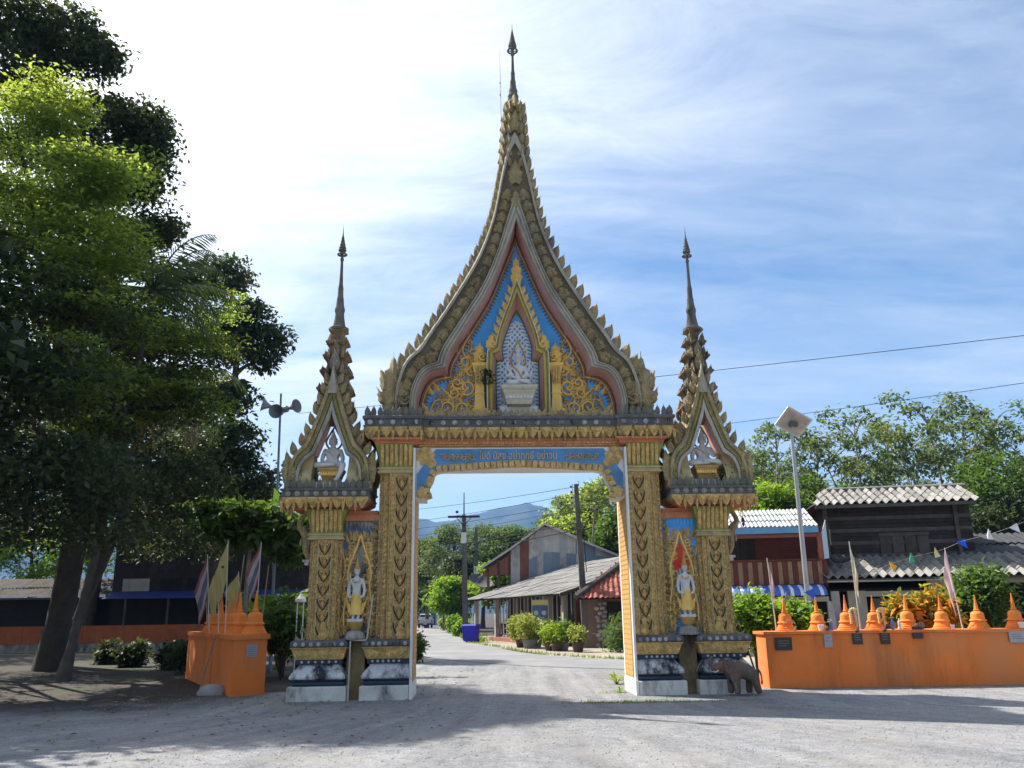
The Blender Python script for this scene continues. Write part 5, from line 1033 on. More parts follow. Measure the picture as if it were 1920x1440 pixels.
# --- timber house
FH = Frame(at(1550,1150,30.5), R_(-9)); th = empty('timber_house',FH.o,FH.a,'old black-stained timber house with grey tiled roofs behind the right wall','house')
def Pz(x,y,d=0): return FH.px(x,y,d)
ul, zb = Pz(1562,1046,2.4); ur, zt = Pz(1815,938,2.4)
np_ = 13
for i in range(np_):
    h = (zt-zb)/np_; MB().box(ul,ur,2.4+.01*(i%2),2.48,zb+i*h,zb+(i+1)*h-.012).obj('plank',DTIM if i%3 else DTIM2,th)
MB().box(ul,ur,2.50,6,zb-.3,zt).obj('wall',DTIM,th)
for x in (1562,1812):
    u = FH.U(x,2.35); MB().box(u-.07,u+.07,2.3,2.39,zb,zt+.1).obj('corner_post',DTIM2,th)
wu0,wz0 = Pz(1652,1041,2.36); wu1,wz1 = Pz(1742,1003,2.36)
win = MB().box(wu0,wu1,2.36,2.395,wz1,wz1+.12).box(wu0,wu1,2.36,2.395,wz0,wz0+.08).obj('window_frame',DTIM2,th)
for i in range(4): 
    a = wu0+(wu1-wu0)*i/4; MB().box(a+.03,a+(wu1-wu0)/4-.03,2.365+.01*(i%2),2.39,wz0+.09,wz1-.01).obj('shutter',DTIM2 if i in (1,3) else mat('brown_shutter',(.07,.055,.045),.8,.3,5),win)
e0,ez = Pz(1524,951,1.6); e1,ez1 = Pz(1836,931,1.6); r0,rz_ = Pz(1560,925,3.7); r1,_ = Pz(1800,913,3.7); ez = (ez+ez1)/2
me = [wave_sheet(.31,1,1,.06,.02,6).mesh('roof_tile',m) for m in TILE]
rz_ += .12
roof(th,'roof_tile',me,e0,ez,1.6,e1,rz_,3.7,.31,4,sl=lambda u,t: e0+(r0-e0)*t*.7 < u < e1-(e1-r1)*t*.7)
MB().box(e0+.1,e1-.1,1.65,1.7,ez-.16,ez-.03).obj('eave_board',DTIM2,th); MB().loft([[(e0+.05,1.65,ez-.02),(e1-.05,1.65,ez-.02),(e1-.05,5.8,ez-.02),(e0+.05,5.8,ez-.02)],[(r0,3.7,rz_-.03),(r1,3.7,rz_-.03),(r1,3.75,rz_-.03),(r0,3.75,rz_-.03)]]).obj('roof_body',DTIM,th)
rt = MB(); 
for i in range(22): a = r0-.2+(r1-r0+.4)*i/22; rt.tube([(a,3.7,rz_+.03),(a+(r1-r0+.4)/22*.92,3.7,rz_+.03)],[.085,.075],6)
rt.obj('ridge_tiles',TILE[1],th)['kind']='stuff'
# lower lean-to roof
l0,lz = Pz(1545,1082,0); l1,lz1 = Pz(1965,1076,0); lz = (lz+lz1)/2; _,ltz = Pz(1700,1046,2.3)
roof(th,'roof_tile',me,l0,lz,0,l1,ltz+.1,2.32,.31,4)
MB().box(l0,l1,.05,2.3,lz-.1,lz-.06).obj('roof_batten',DTIM2,th)
dl,dz0 = Pz(1818,1045,2.45); dr,_ = Pz(1990,1045,2.45); _,dz1 = Pz(1900,1003,5.3)
dm = wave_sheet(.5,1,2,.03).mesh('roof_sheet',DARKT); roof(th,'roof_sheet',dm,dl,dz0+.05,2.45,dr,dz1+.1,5.3,.5,2)
a,za = Pz(1552,1092,.1); b,zb2 = Pz(1775,1083,.1); MB().box(a,b,.1,.28,za,lz-.11).obj('concrete_beam',CONCR,th)
a,za = Pz(1600,1119,.6); b,zb2 = Pz(1900,1104,.6); MB().box(a,b,.6,.8,za,zb2).obj('concrete_beam',BEIGE,th); MB().box(l0+.3,l1,.82,5.5,2.2,2.3).obj('ceiling_slab',DTIM,th)
for x0,x1 in ((1557,1572),(1588,1622),(1742,1880)):
    u0 = FH.U(x0,.55); u1 = FH.U(x1,.55); MB().box(u0,u1,.55,.75,0,zb2+.02 if x0<1700 else lz-.12).obj('ground_floor_wall',BEIGE if x0>1560 else CONCR,th)
u0 = FH.U(1740,.5); u1 = FH.U(1990,.5); _,ta = Pz(1900,1092,.5); _,tb = Pz(1900,1078,.5); MB().box(u0,u1,.5,.6,ta,tb).obj('ground_floor_wall',BEIGE,th)
u2 = FH.U(1930,.5); MB().box(u2+.8,u2+1.2,.5,.6,0,ta).obj('ground_floor_wall',BEIGE,th)
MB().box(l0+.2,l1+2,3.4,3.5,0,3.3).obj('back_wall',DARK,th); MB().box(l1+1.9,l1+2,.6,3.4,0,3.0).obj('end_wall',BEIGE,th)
for x0,x1,m_ in ((1630,1652,DTIM2),(1655,1676,DTIM2),(1712,1738,BEIGE)): MB().box(FH.U(x0,.7),FH.U(x1,.7),.7+.02*(x0%2),.74,0,1.95).obj('door_leaf',m_,th)
MB().tube(cat([(FH.U(1561,1.2),1.2,Pz(1561,1010,1.2)[1]),(FH.U(1560,1.2),1.2,Pz(1561,1035,1.2)[1]),(FH.U(1575,1.1),1.1,Pz(1575,1052,1.1)[1]),(FH.U(1602,1.0),1.0,Pz(1602,1046,1.0)[1])],10),.09,8).obj('gutter',DARKT,th,60)
# --- red house
rh = empty('red_house',FH.o,FH.a,'dark red wooden house with blue striped awning, left of the black timber house','house')
x0 = FH.U(1335,1.2); x1 = FH.U(1545,1.2); zb = Pz(1450,1050,1.2)[1]; zt = Pz(1450,998,1.2)[1]
n = 12
for i in range(n): h=(zt-zb)/n; MB().box(x0,x1,1.2+.008*(i%2),1.26,zb+i*h,zb+(i+1)*h-.01).obj('plank',MAROON,rh)
MB().box(x0,x1+.2,1.28,5,0.0,zt+.2).obj('wall',MAROON,rh)
for a,b in ((1378,1392),(1394,1408),(1409,1422)): MB().box(FH.U(a,1.15),FH.U(b,1.15),1.15,1.195,zb+.05,zb+.85).obj('shutter',DTIM,rh)
ea = FH.U(1335,.2); eb = FH.U(1546,.2); fz0 = Pz(1460,1000,.2)[1]; fz1 = Pz(1460,989,.2)[1]; tz = Pz(1460,958,2.6)[1]+.05
pm = wave_sheet(.30,1,2,.025).mesh('roof_sheet',PALT); roof(rh,'roof_sheet',pm,ea,fz1+.02,.2,eb,tz,2.6,.30,3)
MB().box(ea,eb,.17,.22,fz0,fz1+.02).obj('fascia',FASC,rh); MB().box(ea,eb,.3,.45,fz0-.14,fz0-.02).obj('eave_beam',REDPOST,rh)
u = FH.U(1547,.35); MB().box(u-.1,u+.06,.3,.45,Pz(1548,1062,.3)[1],fz0).obj('post',REDPOST,rh)
u2 = FH.U(1563,.6); MB().loft([[(u+.08,.3,fz0-.55+.6),(u2,.75,fz0-.55+.6),(u2+.0,.8,fz0-.55+.6),(u+.08,.35,fz0-.55+.6)] if False else [(u+.08,.3,Pz(1552,1048,.3)[1]),(u2,.75,Pz(1562,1046,.75)[1]),(u2,.8,Pz(1562,1046,.75)[1]),(u+.08,.35,Pz(1552,1048,.3)[1])],[(u+.08,.3,fz0),(u2,.75,Pz(1562,974,.75)[1]),(u2,.8,Pz(1562,974,.75)[1]),(u+.08,.35,fz0)]]).obj('side_panel',WPAN,rh)
b0 = Pz(1450,1096,.3)[1]; b1 = Pz(1450,1052,.3)[1]; px_ = 1340; k = 0
while px_ < 1548:
    ua, ub = FH.U(px_,.3), FH.U(px_+9.4,.3); MB().box(ua,ub-.02,.3+.012*(k%2),.34,b0,b1-.03*(k%2)).obj('baluster_board',TAN if k%2 else MAROON,rh); px_ += 9.4; k += 1
MB().box(ea,FH.U(1548,.28),.27,.36,b1,b1+.05).obj('handrail',MAROON,rh)
AWB = mat('blue_awning',(.06,.13,.42),.5,.1,3); AWW = mat('white_awning_stripe',(.62,.66,.78),.5,.1,3)
az1 = Pz(1450,1098,.25)[1]; az0 = Pz(1450,1118,-.35)[1]; px_ = 1338; k = 0
while px_ < 1548:
    ua, ub = FH.U(px_,-.2), FH.U(px_+6.2,-.2); w = ub-ua
    prof = [(.3,az1),(.0,az1-.07),(-.25,az1-.18),(-.36,az0+.08),(-.38,az0)]
    mb = MB(); V=[(x,d,z+ (.018 if j==1 else 0)) for d,z in prof for j,x in enumerate((ua,ua+w/2,ub))]; F=[]
    for i in range(len(prof)-1): F += [(3*i,3*i+1,3*i+4,3*i+3),(3*i+1,3*i+2,3*i+5,3*i+4)]
    mb.add(V,F).obj('awning_rib',AWW if k%3==2 else AWB,rh); px_ += 6.2; k += 1
MB().box(ea,FH.U(1552,.0),.0,.2,Pz(1450,1129,0)[1],Pz(1450,1120,0)[1]).obj('beam',BEIGE,rh)
for x in (1400,1480,1553): u=FH.U(x,.1); MB().box(u-.1,u+.1,.0,.2,0,Pz(1450,1129,0)[1]).obj('concrete_post',CONCR,rh)
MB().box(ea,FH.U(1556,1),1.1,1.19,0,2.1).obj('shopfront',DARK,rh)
# --- shop house along the road
EA, EB = Vector((-3.0,57,0)), Vector((2.1,42.3,0)); FS = Frame(EA,math.atan2((EB-EA).y,(EB-EA).x)); SL = (EB-EA).length
sh = empty('shop_house',EA,FS.a,'long low shop house with grey cement sheet roof beside the road, seen through the gate','shop')
Z0, SLP, DEP = 2.50, .33, 7.0
sm = [wave_sheet(.95,1,4,.028).mesh('roof_sheet',m) for m in SHOPT]
roof(sh,'roof_sheet',sm,-1.2,Z0,0,SL+.4,Z0+SLP*DEP,DEP,.95,7,jit=.02)
MB().loft([[(-1.1,.1,Z0-.08),(SL+.3,.1,Z0-.08),(SL+.3,DEP,Z0+SLP*DEP-.08),(-1.1,DEP,Z0+SLP*DEP-.08)],[(-1.1,.1,Z0-.04),(SL+.3,.1,Z0-.04),(SL+.3,DEP,Z0+SLP*DEP-.04),(-1.1,DEP,Z0+SLP*DEP-.04)]]).obj('roof_frame',DTIM2,sh)
MB().loft([[(SL+.25,.0,Z0-.16),(SL+.3,.0,Z0-.16),(SL+.3,DEP,Z0+SLP*DEP-.22),(SL+.25,DEP,Z0+SLP*DEP-.22)],[(SL+.25,.0,Z0),(SL+.3,.0,Z0),(SL+.3,DEP,Z0+SLP*DEP),(SL+.25,DEP,Z0+SLP*DEP)]]).obj('barge_board',DTIM2,sh)
MB().box(3.5,SL,.2,7,0,.22).obj('floor_slab',mat('red_floor',(.30,.12,.09),.85,.2,2),sh); MB().box(-.6,3.5,.2,6,0,.16).obj('porch_slab',CONCR,sh)
PAN = [mat('brown_panel',(.13,.08,.055),.8,.3,3),mat('dusty_panel',(.22,.19,.16),.85,.25,3),mat('maroon_panel',(.14,.045,.035),.8,.2,3)]
n = 12
for i in range(n):
    a = 4.2+(SL-4.4)*i/n; b = 4.2+(SL-4.4)*(i+1)/n
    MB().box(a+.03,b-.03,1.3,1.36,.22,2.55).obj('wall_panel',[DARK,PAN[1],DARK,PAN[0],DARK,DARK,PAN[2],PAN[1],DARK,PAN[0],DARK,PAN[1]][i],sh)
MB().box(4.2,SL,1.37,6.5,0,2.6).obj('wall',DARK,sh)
for i in range(19):
    a = 4.1+(SL-4.2)*i/18; MB().box(a-.025,a+.025,.75,.80,.22,2.62).obj('grille_bar',mat('grey_steel',(.42,.41,.40),.6,.1,3) if i==0 else bpy.data.materials['grey_steel'],sh)
MB().box(4.1,SL-.1,.755,.795,1.05,1.1).obj('grille_rail',bpy.data.materials['grey_steel'],sh)
for a,m in ((-.4,CONCR),(4.0,CONCR),(SL-3.2,BEIGE),(SL-.5,BEIGE)): MB().box(a-.12,a+.12,.45,.7,0,2.6).obj('post',m,sh)
MB().box(-.5,-.3,3.9,4.1,0,3.6).obj('post',CONCR,sh); MB().box(-.4,3.9,5.0,5.1,.0,1.2).obj('low_wall',PAN[1],sh)
MB().box(SL-.05,SL+.05,1.0,6,0,2.6).obj('end_wall',PAN[2],sh)
MB().box(SL-1.1,SL-.55,.6,.72,1.25,1.95).obj('meter_box',mat('meter_grey',(.5,.5,.5),.6,.1),sh); MB().box(SL-3.5,SL-2.9,.3,.42,.95,1.7).obj('notice_board',BEIGE,sh)
# --- tin-clad upper storey
def roof_pt(px,py):   # pixel on the shop roof plane
    n_ = Vector((0,0,1))-FS.d*SLP; p0 = EA+Vector((0,0,Z0)); r = ray(px,py); e = Vector((0,0,EYE)); t = (p0-e).dot(n_)/r.dot(n_); return e+r*t
W1, W3 = roof_pt(962,1086), roof_pt(1160,1046); 
FT = Frame(at(1015,1150,58), R_(-12))
tn = empty('tin_house',FT.o,FT.a,'weathered tin-clad gabled house rising behind the shop roof','house')
def T(x,y,d=0): return FT.px(x,y,d)
TIN = [mat('tin_grey',(.40,.40,.40),.6,.2,2,.2,14,stain=((.2,.15,.12),2,.55,.75)),mat('tin_bluegrey',(.20,.245,.31),.6,.15,2,.2,14),mat('tin_pale',(.48,.46,.43),.65,.2,2,.2,14,stain=((.24,.17,.13),1.5,.5,.75)),mat('tin_rust',(.20,.085,.06),.8,.3,3,.2,14)]
prof = [(905,1066),(960,1030),(1023,984),(1066,1002),(1110,1022),(1168,1046)]
def topy(x):
    for a,b in zip(prof,prof[1:]):
        if a[0]<=x<=b[0]: return a[1]+(b[1]-a[1])*(x-a[0])/(b[0]-a[0])
    return 1050
xs = [958,975,992,1008,1019,1036,1050,1062,1080,1098,1116,1140,1166]; tm_ = [0,3,2,0,2,2,0,2,1,1,2,2,0]
for i in range(len(xs)-1):
    a, b = xs[i], xs[i+1]; bot = lambda x: 1100-(x-958)*.26; mid = topy((a+b)/2)
    ya, yb = topy(a)+1, topy(b)+1; 
    segs = [(0,.5),(.5,1)] if i%3 else [(0,1)]
    for j,(s0,s1) in enumerate(segs):
        P0 = [T(a,ya+(bot(a)-ya)*s1,-.02*((i+j)%2)),T(b,yb+(bot(b)-yb)*s1,-.02*((i+j)%2)),T(b,yb+(bot(b)-yb)*s0,0),T(a,ya+(bot(a)-ya)*s0,0)]
        mb = MB().prism(P0,-.03*((i+j)%2)-.03,-.03*((i+j)%2)-.018); k = 6
        for q in range(k):   # ribs
            f = (q+.5)/k; r_b = (P0[0][0]+(P0[1][0]-P0[0][0])*f, P0[0][1]+(P0[1][1]-P0[0][1])*f); r_t = (P0[3][0]+(P0[2][0]-P0[3][0])*f, P0[3][1]+(P0[2][1]-P0[3][1])*f); y = -.03*((i+j)%2)-.03
            mb.add([(r_b[0]-.03,y,r_b[1]),(r_b[0],y-.02,r_b[1]),(r_b[0]+.03,y,r_b[1]),(r_t[0]-.03,y,r_t[1]),(r_t[0],y-.02,r_t[1]),(r_t[0]+.03,y,r_t[1])],[(0,1,4,3),(1,2,5,4)])
        mb.obj('tin_sheet',TIN[(tm_[i]+j*2)%3 if tm_[i]!=3 else 3],tn)
R1 = [T(x,y) for x,y in prof]; V0 = R1
mb = MB().loft([[(u,-.45,z+.02),(u,-.45,z+.08),(u,5,z+.08),(u,5,z+.02)] for u,z in V0]); mb.obj('roof',DARKT,tn)
mb = MB().loft([[(u,-.47,z-.06),(u,-.47,z+.1),(u,-.43,z+.1),(u,-.43,z-.06)] for u,z in V0]); mb.obj('barge_board',mat('pale_barge',(.45,.42,.38),.8,.2,3),tn)
mb = MB().loft([[(u,.0,z),(u,.05,z),(u,.05,z-3.2),(u,.0,z-3.2)] for u,z in V0[1:]]); mb.obj('wall',DARK,tn)
for x in (915,935,956):
    u,z = T(x,1100); _,z1 = T(x,topy(x)+4); MB().box(u-.08,u+.08,.0,.16,z-1.5,z1).obj('post',PAN[0],tn)
u0,z0 = T(905,1075); u1,z1 = T(956,1040); MB().prism([(u0,z0-.2),(u1,z0-.1),(u1,z1),(u0,z0+.1)],.0,.04).obj('side_board',TIN[3],tn)
# --- red tiled house at the near end
FR = Frame(at(1095,1150,40.2),R_(-4)); rr_ = empty('brick_house',FR.o,FR.a,'small house with red tiled roof and stone cladding beside the grey-roofed shop','house')
def RR(x,y,d=0): return FR.px(x,y,d)
ez = RR(1140,1121,-.7)[1]; a0 = FR.U(1078,-.7); a1 = a0+8
RT = [mat('red_tile',(.33,.095,.06),.7,.2,4),mat('red_tile_dark',(.25,.075,.05),.75,.25,4)]
rt_ = [wave_sheet(.25,1,1,.035,.02,6).mesh('roof_tile',m) for m in RT]
roof(rr_,'roof_tile',rt_,a0,ez,-.7,a1,ez+2.2,2.6,.25,9,lap=.06,sl=lambda u,t: u > a0+t*3.0)
MB().tube([(a0,-.72,ez+.06),(a0+3.2,2.6,ez+2.28)],.14,6).obj('hip_board',DTIM2,rr_)
MB().loft([[(a0+.1,-.65,ez-.06),(a1,-.65,ez-.06),(a1,2.6,ez+2.1),(a0+3,2.6,ez+2.1)],[(a0+.1,-.65,ez-.03),(a1,-.65,ez-.03),(a1,2.6,ez+2.14),(a0+3,2.6,ez+2.14)]]).obj('roof_body',DTIM,rr_)
MB().box(FR.U(1100),a1,0.05,3,0,ez+.5).obj('wall',mat('brown_wall',(.19,.12,.095),.85,.25,2),rr_)
w0,wz = RR(1138,1166); w1,wz1 = RR(1166,1128); MB().box(w0,w1,.0,.045,wz,wz1).obj('window',DARK,rr_); 
for u in (w0-.05,w1): MB().box(u,u+.05,-.02,.05,wz-.05,wz1+.05).obj('window_frame',PAN[0],rr_)
STN = [mat('clad_stone',(.27,.25,.23),.9,.3,6),mat('clad_stone_pale',(.36,.33,.30),.9,.3,6)]
ston = MB(); u=0
def stones(u0,u1,z0,z1):
    nx = max(1,int((u1-u0)/.22)); nz = max(1,int((z1-z0)/.2)); dx=(u1-u0)/nx; dz=(z1-z0)/nz
    for i in range(nx):
        for j in range(nz):
            cx=u0+(i+.5+.3*(j%2))*dx+random.uniform(-.05,.05); cz=z0+(j+.5)*dz+random.uniform(-.04,.04); ang0=random.uniform(0,1)
            o = MB().loft([[(cx+dx*(.42+.14*((k*7+i*3+j)%3)/2)*q*math.cos(k*1.047+ang0),y,cz+dz*(.42+.14*((k*5+i+j*3)%3)/2)*q*math.sin(k*1.047+ang0)) for k in range(6)] for q,y in ((1,.045),(.95,-.03),(.5,-.06))],cap=True).obj('stone',random.choice(STN),rr_)
stones(FR.U(1113),FR.U(1134),.05,2.1); stones(FR.U(1136),FR.U(1195),.05,.85)
# --- shaded houses on the left
FL_ = Frame(at(0,1150,50),R_(2)); sd_ = empty('long_shed',FL_.o,FL_.a,'low dark shed with grey corrugated roof behind the rear orange wall','shed')
z0 = FL_.px(60,1120)[1]; z1 = FL_.px(60,1085,3)[1]
lm = wave_sheet(1.0,1,5,.03).mesh('roof_sheet',mat('shaded_rusty_sheet',(.17,.15,.135),.85,.3,1.5,.2,12,stain=((.09,.06,.045),1.2,.5,.7))); roof(sd_,'roof_sheet',lm,-6,z0,0,6.5,z1,3.2,1.0,2)  # rust-stained sheets, base colour also darkened for shade
MB().box(-6,6.5,.5,4,0,z0-.05).obj('wall',DARK,sd_); MB().box(-6,6.5,.0,.06,z0-.14,z0-.02).obj('eave_board',DTIM2,sd_)
FL2 = Frame(at(205,1150,49),R_(1)); h2 = empty('timber_house',FL2.o,FL2.a,'dark timber house with blue awning in deep shade behind the left trees','house')
w = FL2.U(580); zt = FL2.px(400,1000)[1]; z1 = FL2.px(400,1110)[1]
for i in range(16): h=(zt-z1)/16; MB().box(0,w,.0+.01*(i%2),.06,z1+i*h,z1+(i+1)*h-.02).obj('plank',DTIM,h2)
MB().box(0,w,.08,5,0,zt).obj('wall',DARK,h2)
for a,b in ((230,280),(300,340),(350,380)): MB().box(FL2.U(a),FL2.U(b),-.03,-.005,z1+.1,z1+.8).obj('window',BEIGE if a==230 else DARK,h2)
MB().loft([[(0,-1.2,z1-.35),(w,-1.2,z1-.35),(w,0,z1+.05),(0,0,z1+.05)],[(0,-1.2,z1-.31),(w,-1.2,z1-.31),(w,0,z1+.09),(0,0,z1+.09)]]).obj('awning',mat('shaded_blue_awning',(.03,.05,.17),.7,.2,2),h2)  # awning blue darkened for the shade it hangs in
MB().loft([[(-.4,-.6,zt-.1),(w+.4,-.6,zt-.1),(w+.4,5.5,zt-.1),(-.4,5.5,zt-.1)],[(-.4,2.4,zt+1.4),(w+.4,2.4,zt+1.4),(w+.4,2.5,zt+1.4),(-.4,2.5,zt+1.4)]]).obj('roof',DARKT,h2)
for a in (252,330,470): u=FL2.U(a); MB().box(u,u+.1,-1.1,-1.0,0,z1-.3).obj('post',DTIM2,h2)
# far pale-blue shed by the road
FF = Frame(at(770,1150,130),0); fs = empty('distant_shed',FF.o,0,'distant shed with pale blue wall among trees at the left gate jamb','shed')
a,zb = FF.px(762,1100); b,zt = FF.px(822,1072); MB().box(a,b,0,8,0,zt).obj('wall',mat('pale_blue_wall',(.35,.45,.58),.7,.1,.3),fs); MB().loft([[(a-.5,-.5,zt),(b+.5,-.5,zt),(b+.5,8.5,zt),(a-.5,8.5,zt)],[(a-.5,4,zt+1.5),(b+.5,4,zt+1.5),(b+.5,4.1,zt+1.5),(a-.5,4.1,zt+1.5)]]).obj('roof',PALT,fs)
for i in range(5): u = a+(b-a)*(i+.5)/5; MB().box(u-.08,u+.08,-.1,-.02,0,zt).obj('post',DTIM2,fs)
# ------------------------------------------------------------------ poles, wires, vehicles, small things
PCON = mat('pole_concrete',(.13,.125,.115),.9,.25,1.5,.2,20,stain=((.05,.05,.05),1.2,.5,.75)); CER = mat('insulator',(.05,.04,.035),.4,.1); GALV = mat('galvanised_steel',(.42,.43,.45),.45,.1,3,metal=.5); WIREM = mat('black_cable',(.02,.02,.022),.6,.1)
def pole(foot, top, w0, w1, lab, grp='power poles along the road'):
    foot, top = Vector(foot), Vector(top); o = empty('power_pole',foot,0,lab,'power pole',grp); d = top-foot
    MB().loft([[(s*w0,t*w0,0) for s,t in ((-1,-1),(1,-1),(1,1),(-1,1))],[(d.x+s*w1,d.y+t*w1,d.z) for s,t in ((-1,-1),(1,-1),(1,1),(-1,1))]]).obj('shaft',PCON,o); return o, d
f = gd(1100,1215); tR = at(1080,908,f.y); pR,d = pole(f,tR,.17,.10,'dark concrete power pole before the grey-roofed shop, nearest pole')
for i in range(5):
    p = d*(.985-i*.035); MB().lathe([(.02,-.07),(.06,-.05),(.035,-.02),(.06,.02),(.035,.05),(.0,.06)],8).obj('insulator',CER,pR,loc=p+Vector((-.26,0,0))); 
MB().obox(d*.92+Vector((-.2,0,0)),(.015,0,0),(0,.02,0),(0,0,.65)).obj('insulator_rack',GALV,pR)
for i in range(3): MB().obox(d*(.98-i*.06)+Vector((-.13,0,0)),(.08,0,0),(0,.015,0),(0,0,.015)).obj('bracket',GALV,pR)
MB().box(-.2,.2,-.2,.0,-.15,.15).obj('junction_box',PCON,pR,loc=d*.73+Vector((.0,-.15,0)))
MB().tube([d*.7+Vector((.2,-.1,0)),d*.45+Vector((.22,-.1,0))],.02,5).obj('down_pipe',WIREM,pR)
MB().lathe([(.12,-.12),(.14,0),(.12,.12)],8).obj('clamp',PCON,pR,loc=d*.42)
f = gd(873,1200); tL = at(870,966,f.y); pL,d2 = pole(f,tL,.19,.13,'grey power pole with crossarm at the bend, left of the shop')
MB().obox(d2+Vector((0,-.2,-.12)),(1.05,0,.0),(0,.06,0),(0,0,.07)).obj('crossarm',CER,pL); MB().tube([d2,d2+Vector((0,0,1.5))],[.05,.03],6).obj('pole_top_pin',CER,pL)
for s in (-1,1): MB().tube([d2+Vector((s*.5,-.2,-.15)),d2+Vector((0,-.2,-.75))],.025,5).obj('brace',CER,pL)
MB().lathe([(.03,-.1),(.1,-.05),(.1,.06),(.0,.1)],8).obj('insulator',CER,pL,loc=d2+Vector((-.45,-.2,.2)))
MB().box(-.17,.17,-.16,-.15,-.45,.25).obj('white_marker',WHITE,pL,loc=d2+Vector((0,-.02,-1.4)))
f3 = at(892,1150,82); f3.z = 0; t3 = at(893,990,82); p3,d3 = pole(f3,t3,.2,.13,'far thin power pole against the trees, behind the bend'); MB().box(-.22,.22,-.2,-.19,-.5,.4).obj('white_marker',WHITE,p3,loc=d3*.58)
def wire(a, b, sag, r, lab, grp):
    a,b = Vector(a),Vector(b); n = 16; pts = [a+(b-a)*(i/n)-Vector((0,0,4*sag*(i/n)*(1-i/n))) for i in range(n+1)]
    tag(MB().tube(pts,r,4).obj('power_line',WIREM),lab,'power line',grp)
GRPW = 'power lines strung between the poles'
for i,(dy,r,px,py) in enumerate(((0.0,.014,700,962),(.35,.014,700,987),(.8,.014,700,1000),(1.1,.012,700,1014),(1.75,.03,700,1042),(2.1,.03,700,1056))):
    wire(tR+Vector((-.2,0,-.15-dy)),at(px,py,60),.15,r,['topmost','second','third','fourth','fifth, thick','lowest, thick'][i]+' power line running left from the nearest pole across the gate opening',GRPW)
for i,(dy,py) in enumerate(((0.1,935),(.55,952),(1.0,966))): wire(tR+Vector((.1,0,-.2-dy)),at(1330,py,42),.15,.014,['upper','middle','lower'][i]+' power line running right from the nearest pole, behind the gate pillar','power lines behind the right pillar')
wire(at(560,775,40),at(560,775,40)+(at(2000,604,22)-at(560,775,40))*1.8,.25,.011,'upper of two long black wires crossing the sky on the right','wires over the right houses')
wire(at(1100,826,42),at(1100,826,42)+(at(2000,690,22)-at(1100,826,42))*1.8,.25,.011,'lower of two long black wires crossing the sky on the right','wires over the right houses')
# solar street lamp
f = at(1517,1150,21.2); f.z = 0; t = at(1484,812,21.2); lp = empty('solar_street_lamp',f,0,'silver pole with tilted square solar panel lamp behind the right wall','street lamp'); d = t-f
MB().tube([(0,0,0),tuple(d)],[.075,.045],10).obj('lamp_pole',GALV,lp,40)
MB().box(-.15,.15,-.15,.15,0,.03).obj('base_plate',GALV,lp)
pc = d+Vector((.06,-.05,.28)); ax = Vector((.33,.10,-.16)); ay = Vector((-.10,.30,-.17)); nn = ay.cross(ax).normalized(); nn = nn if nn.z > 0 else -nn
MB().obox(pc,ax,ay,nn*.02).obj('panel_frame',mat('aluminium',(.55,.55,.55),.4,.1,metal=.5),lp); MB().obox(pc-nn*.023,ax*.88,ay*.88,nn*.003).obj('panel_backsheet',mat('backsheet',(.42,.41,.39),.6,.2,6,stain=((.2,.19,.18),5,.55,.75)),lp); MB().obox(pc+nn*.023,ax*.93,ay*.93,nn*.003).obj('solar_cells',mat('solar_cells',(.02,.03,.09),.15,.1),lp)
for k in (-.33,.33): MB().obox(pc-nn*.028+ax*k,ax*.02,ay*.9,nn*.004).obj('panel_rib',GALV,lp)
MB().box(-.1,.1,-.08,.08,-.05,.05).obj('battery_box',PCON,lp,loc=pc-nn*.1); MB().tube([d,pc-nn*.05],.03,6).obj('bracket',GALV,lp)
# loudspeaker mast
f = at(513,1150,27); f.z = 0; t = at(527,738,27); sp_ = empty('loudspeaker_mast',f,0,'thin mast with three horn loudspeakers left of the gate','loudspeaker mast'); d = t-f
MB().tube([(0,0,0),tuple(d)],[.055,.035],8).obj('mast',mat('mast_blue_grey',(.2,.24,.3),.5,.1,3),sp_,40)
HORN = MB().lathe([(.09,-.30),(.11,-.28),(.11,-.14),(.05,-.12),(.05,-.06),(.07,.04),(.12,.14),(.2,.24),(.235,.27),(.24,.285),(.22,.28),(.11,.12),(.04,.0),(.0,.0)],16).mesh('horn',mat('horn_grey',(.22,.23,.25),.5,.15,4),40)
for vec,off,dz in ((Vector((-.85,-.25,.22)),Vector((-.32,0,0)),-.45),(Vector((.85,-.45,.1)),Vector((.34,0,0)),-.5),(Vector((.0,-.9,-.15)),Vector((0,-.2,0)),-.68)):
    o = inst(HORN,'horn',sp_,d+off+Vector((0,0,dz))); o.rotation_euler = vec.to_track_quat('Z','Y').to_euler()
MB().box(-.35,.35,-.03,.03,-.03,.03).obj('crossbar',GALV,sp_,loc=d+Vector((0,0,-.5)))
# satellite dish on the shop roof
rp = roof_pt(900,1112); sd2 = empty('satellite_dish',rp,0,'dark mesh satellite dish on the left end of the shop roof','satellite dish')
MB().tube([(0,0,-.05),(0,0,.55)],.035,6).obj('mount',GALV,sd2)
dm = MB(); rings = [[(r*math.cos(a*.393),r*math.sin(a*.393),.35*r*r) for a in range(16)] for r in (.05,.3,.55,.75,.9)]; dm.loft(rings,cap=False); 
o = dm.obj('dish_bowl',mat('dish_mesh',(.10,.10,.10),.7,.2,10),sd2,60,loc=(0,0,.62)); o.rotation_euler = (R_(28),R_(18),0)
for a in range(3): o2 = MB().tube([(.6*math.cos(a*2.1),.6*math.sin(a*2.1),.15),(0,0,.75)],.012,4).obj('feed_strut',GALV,sd2,loc=(0,0,.62)); o2.rotation_euler = (R_(28),R_(18),0)
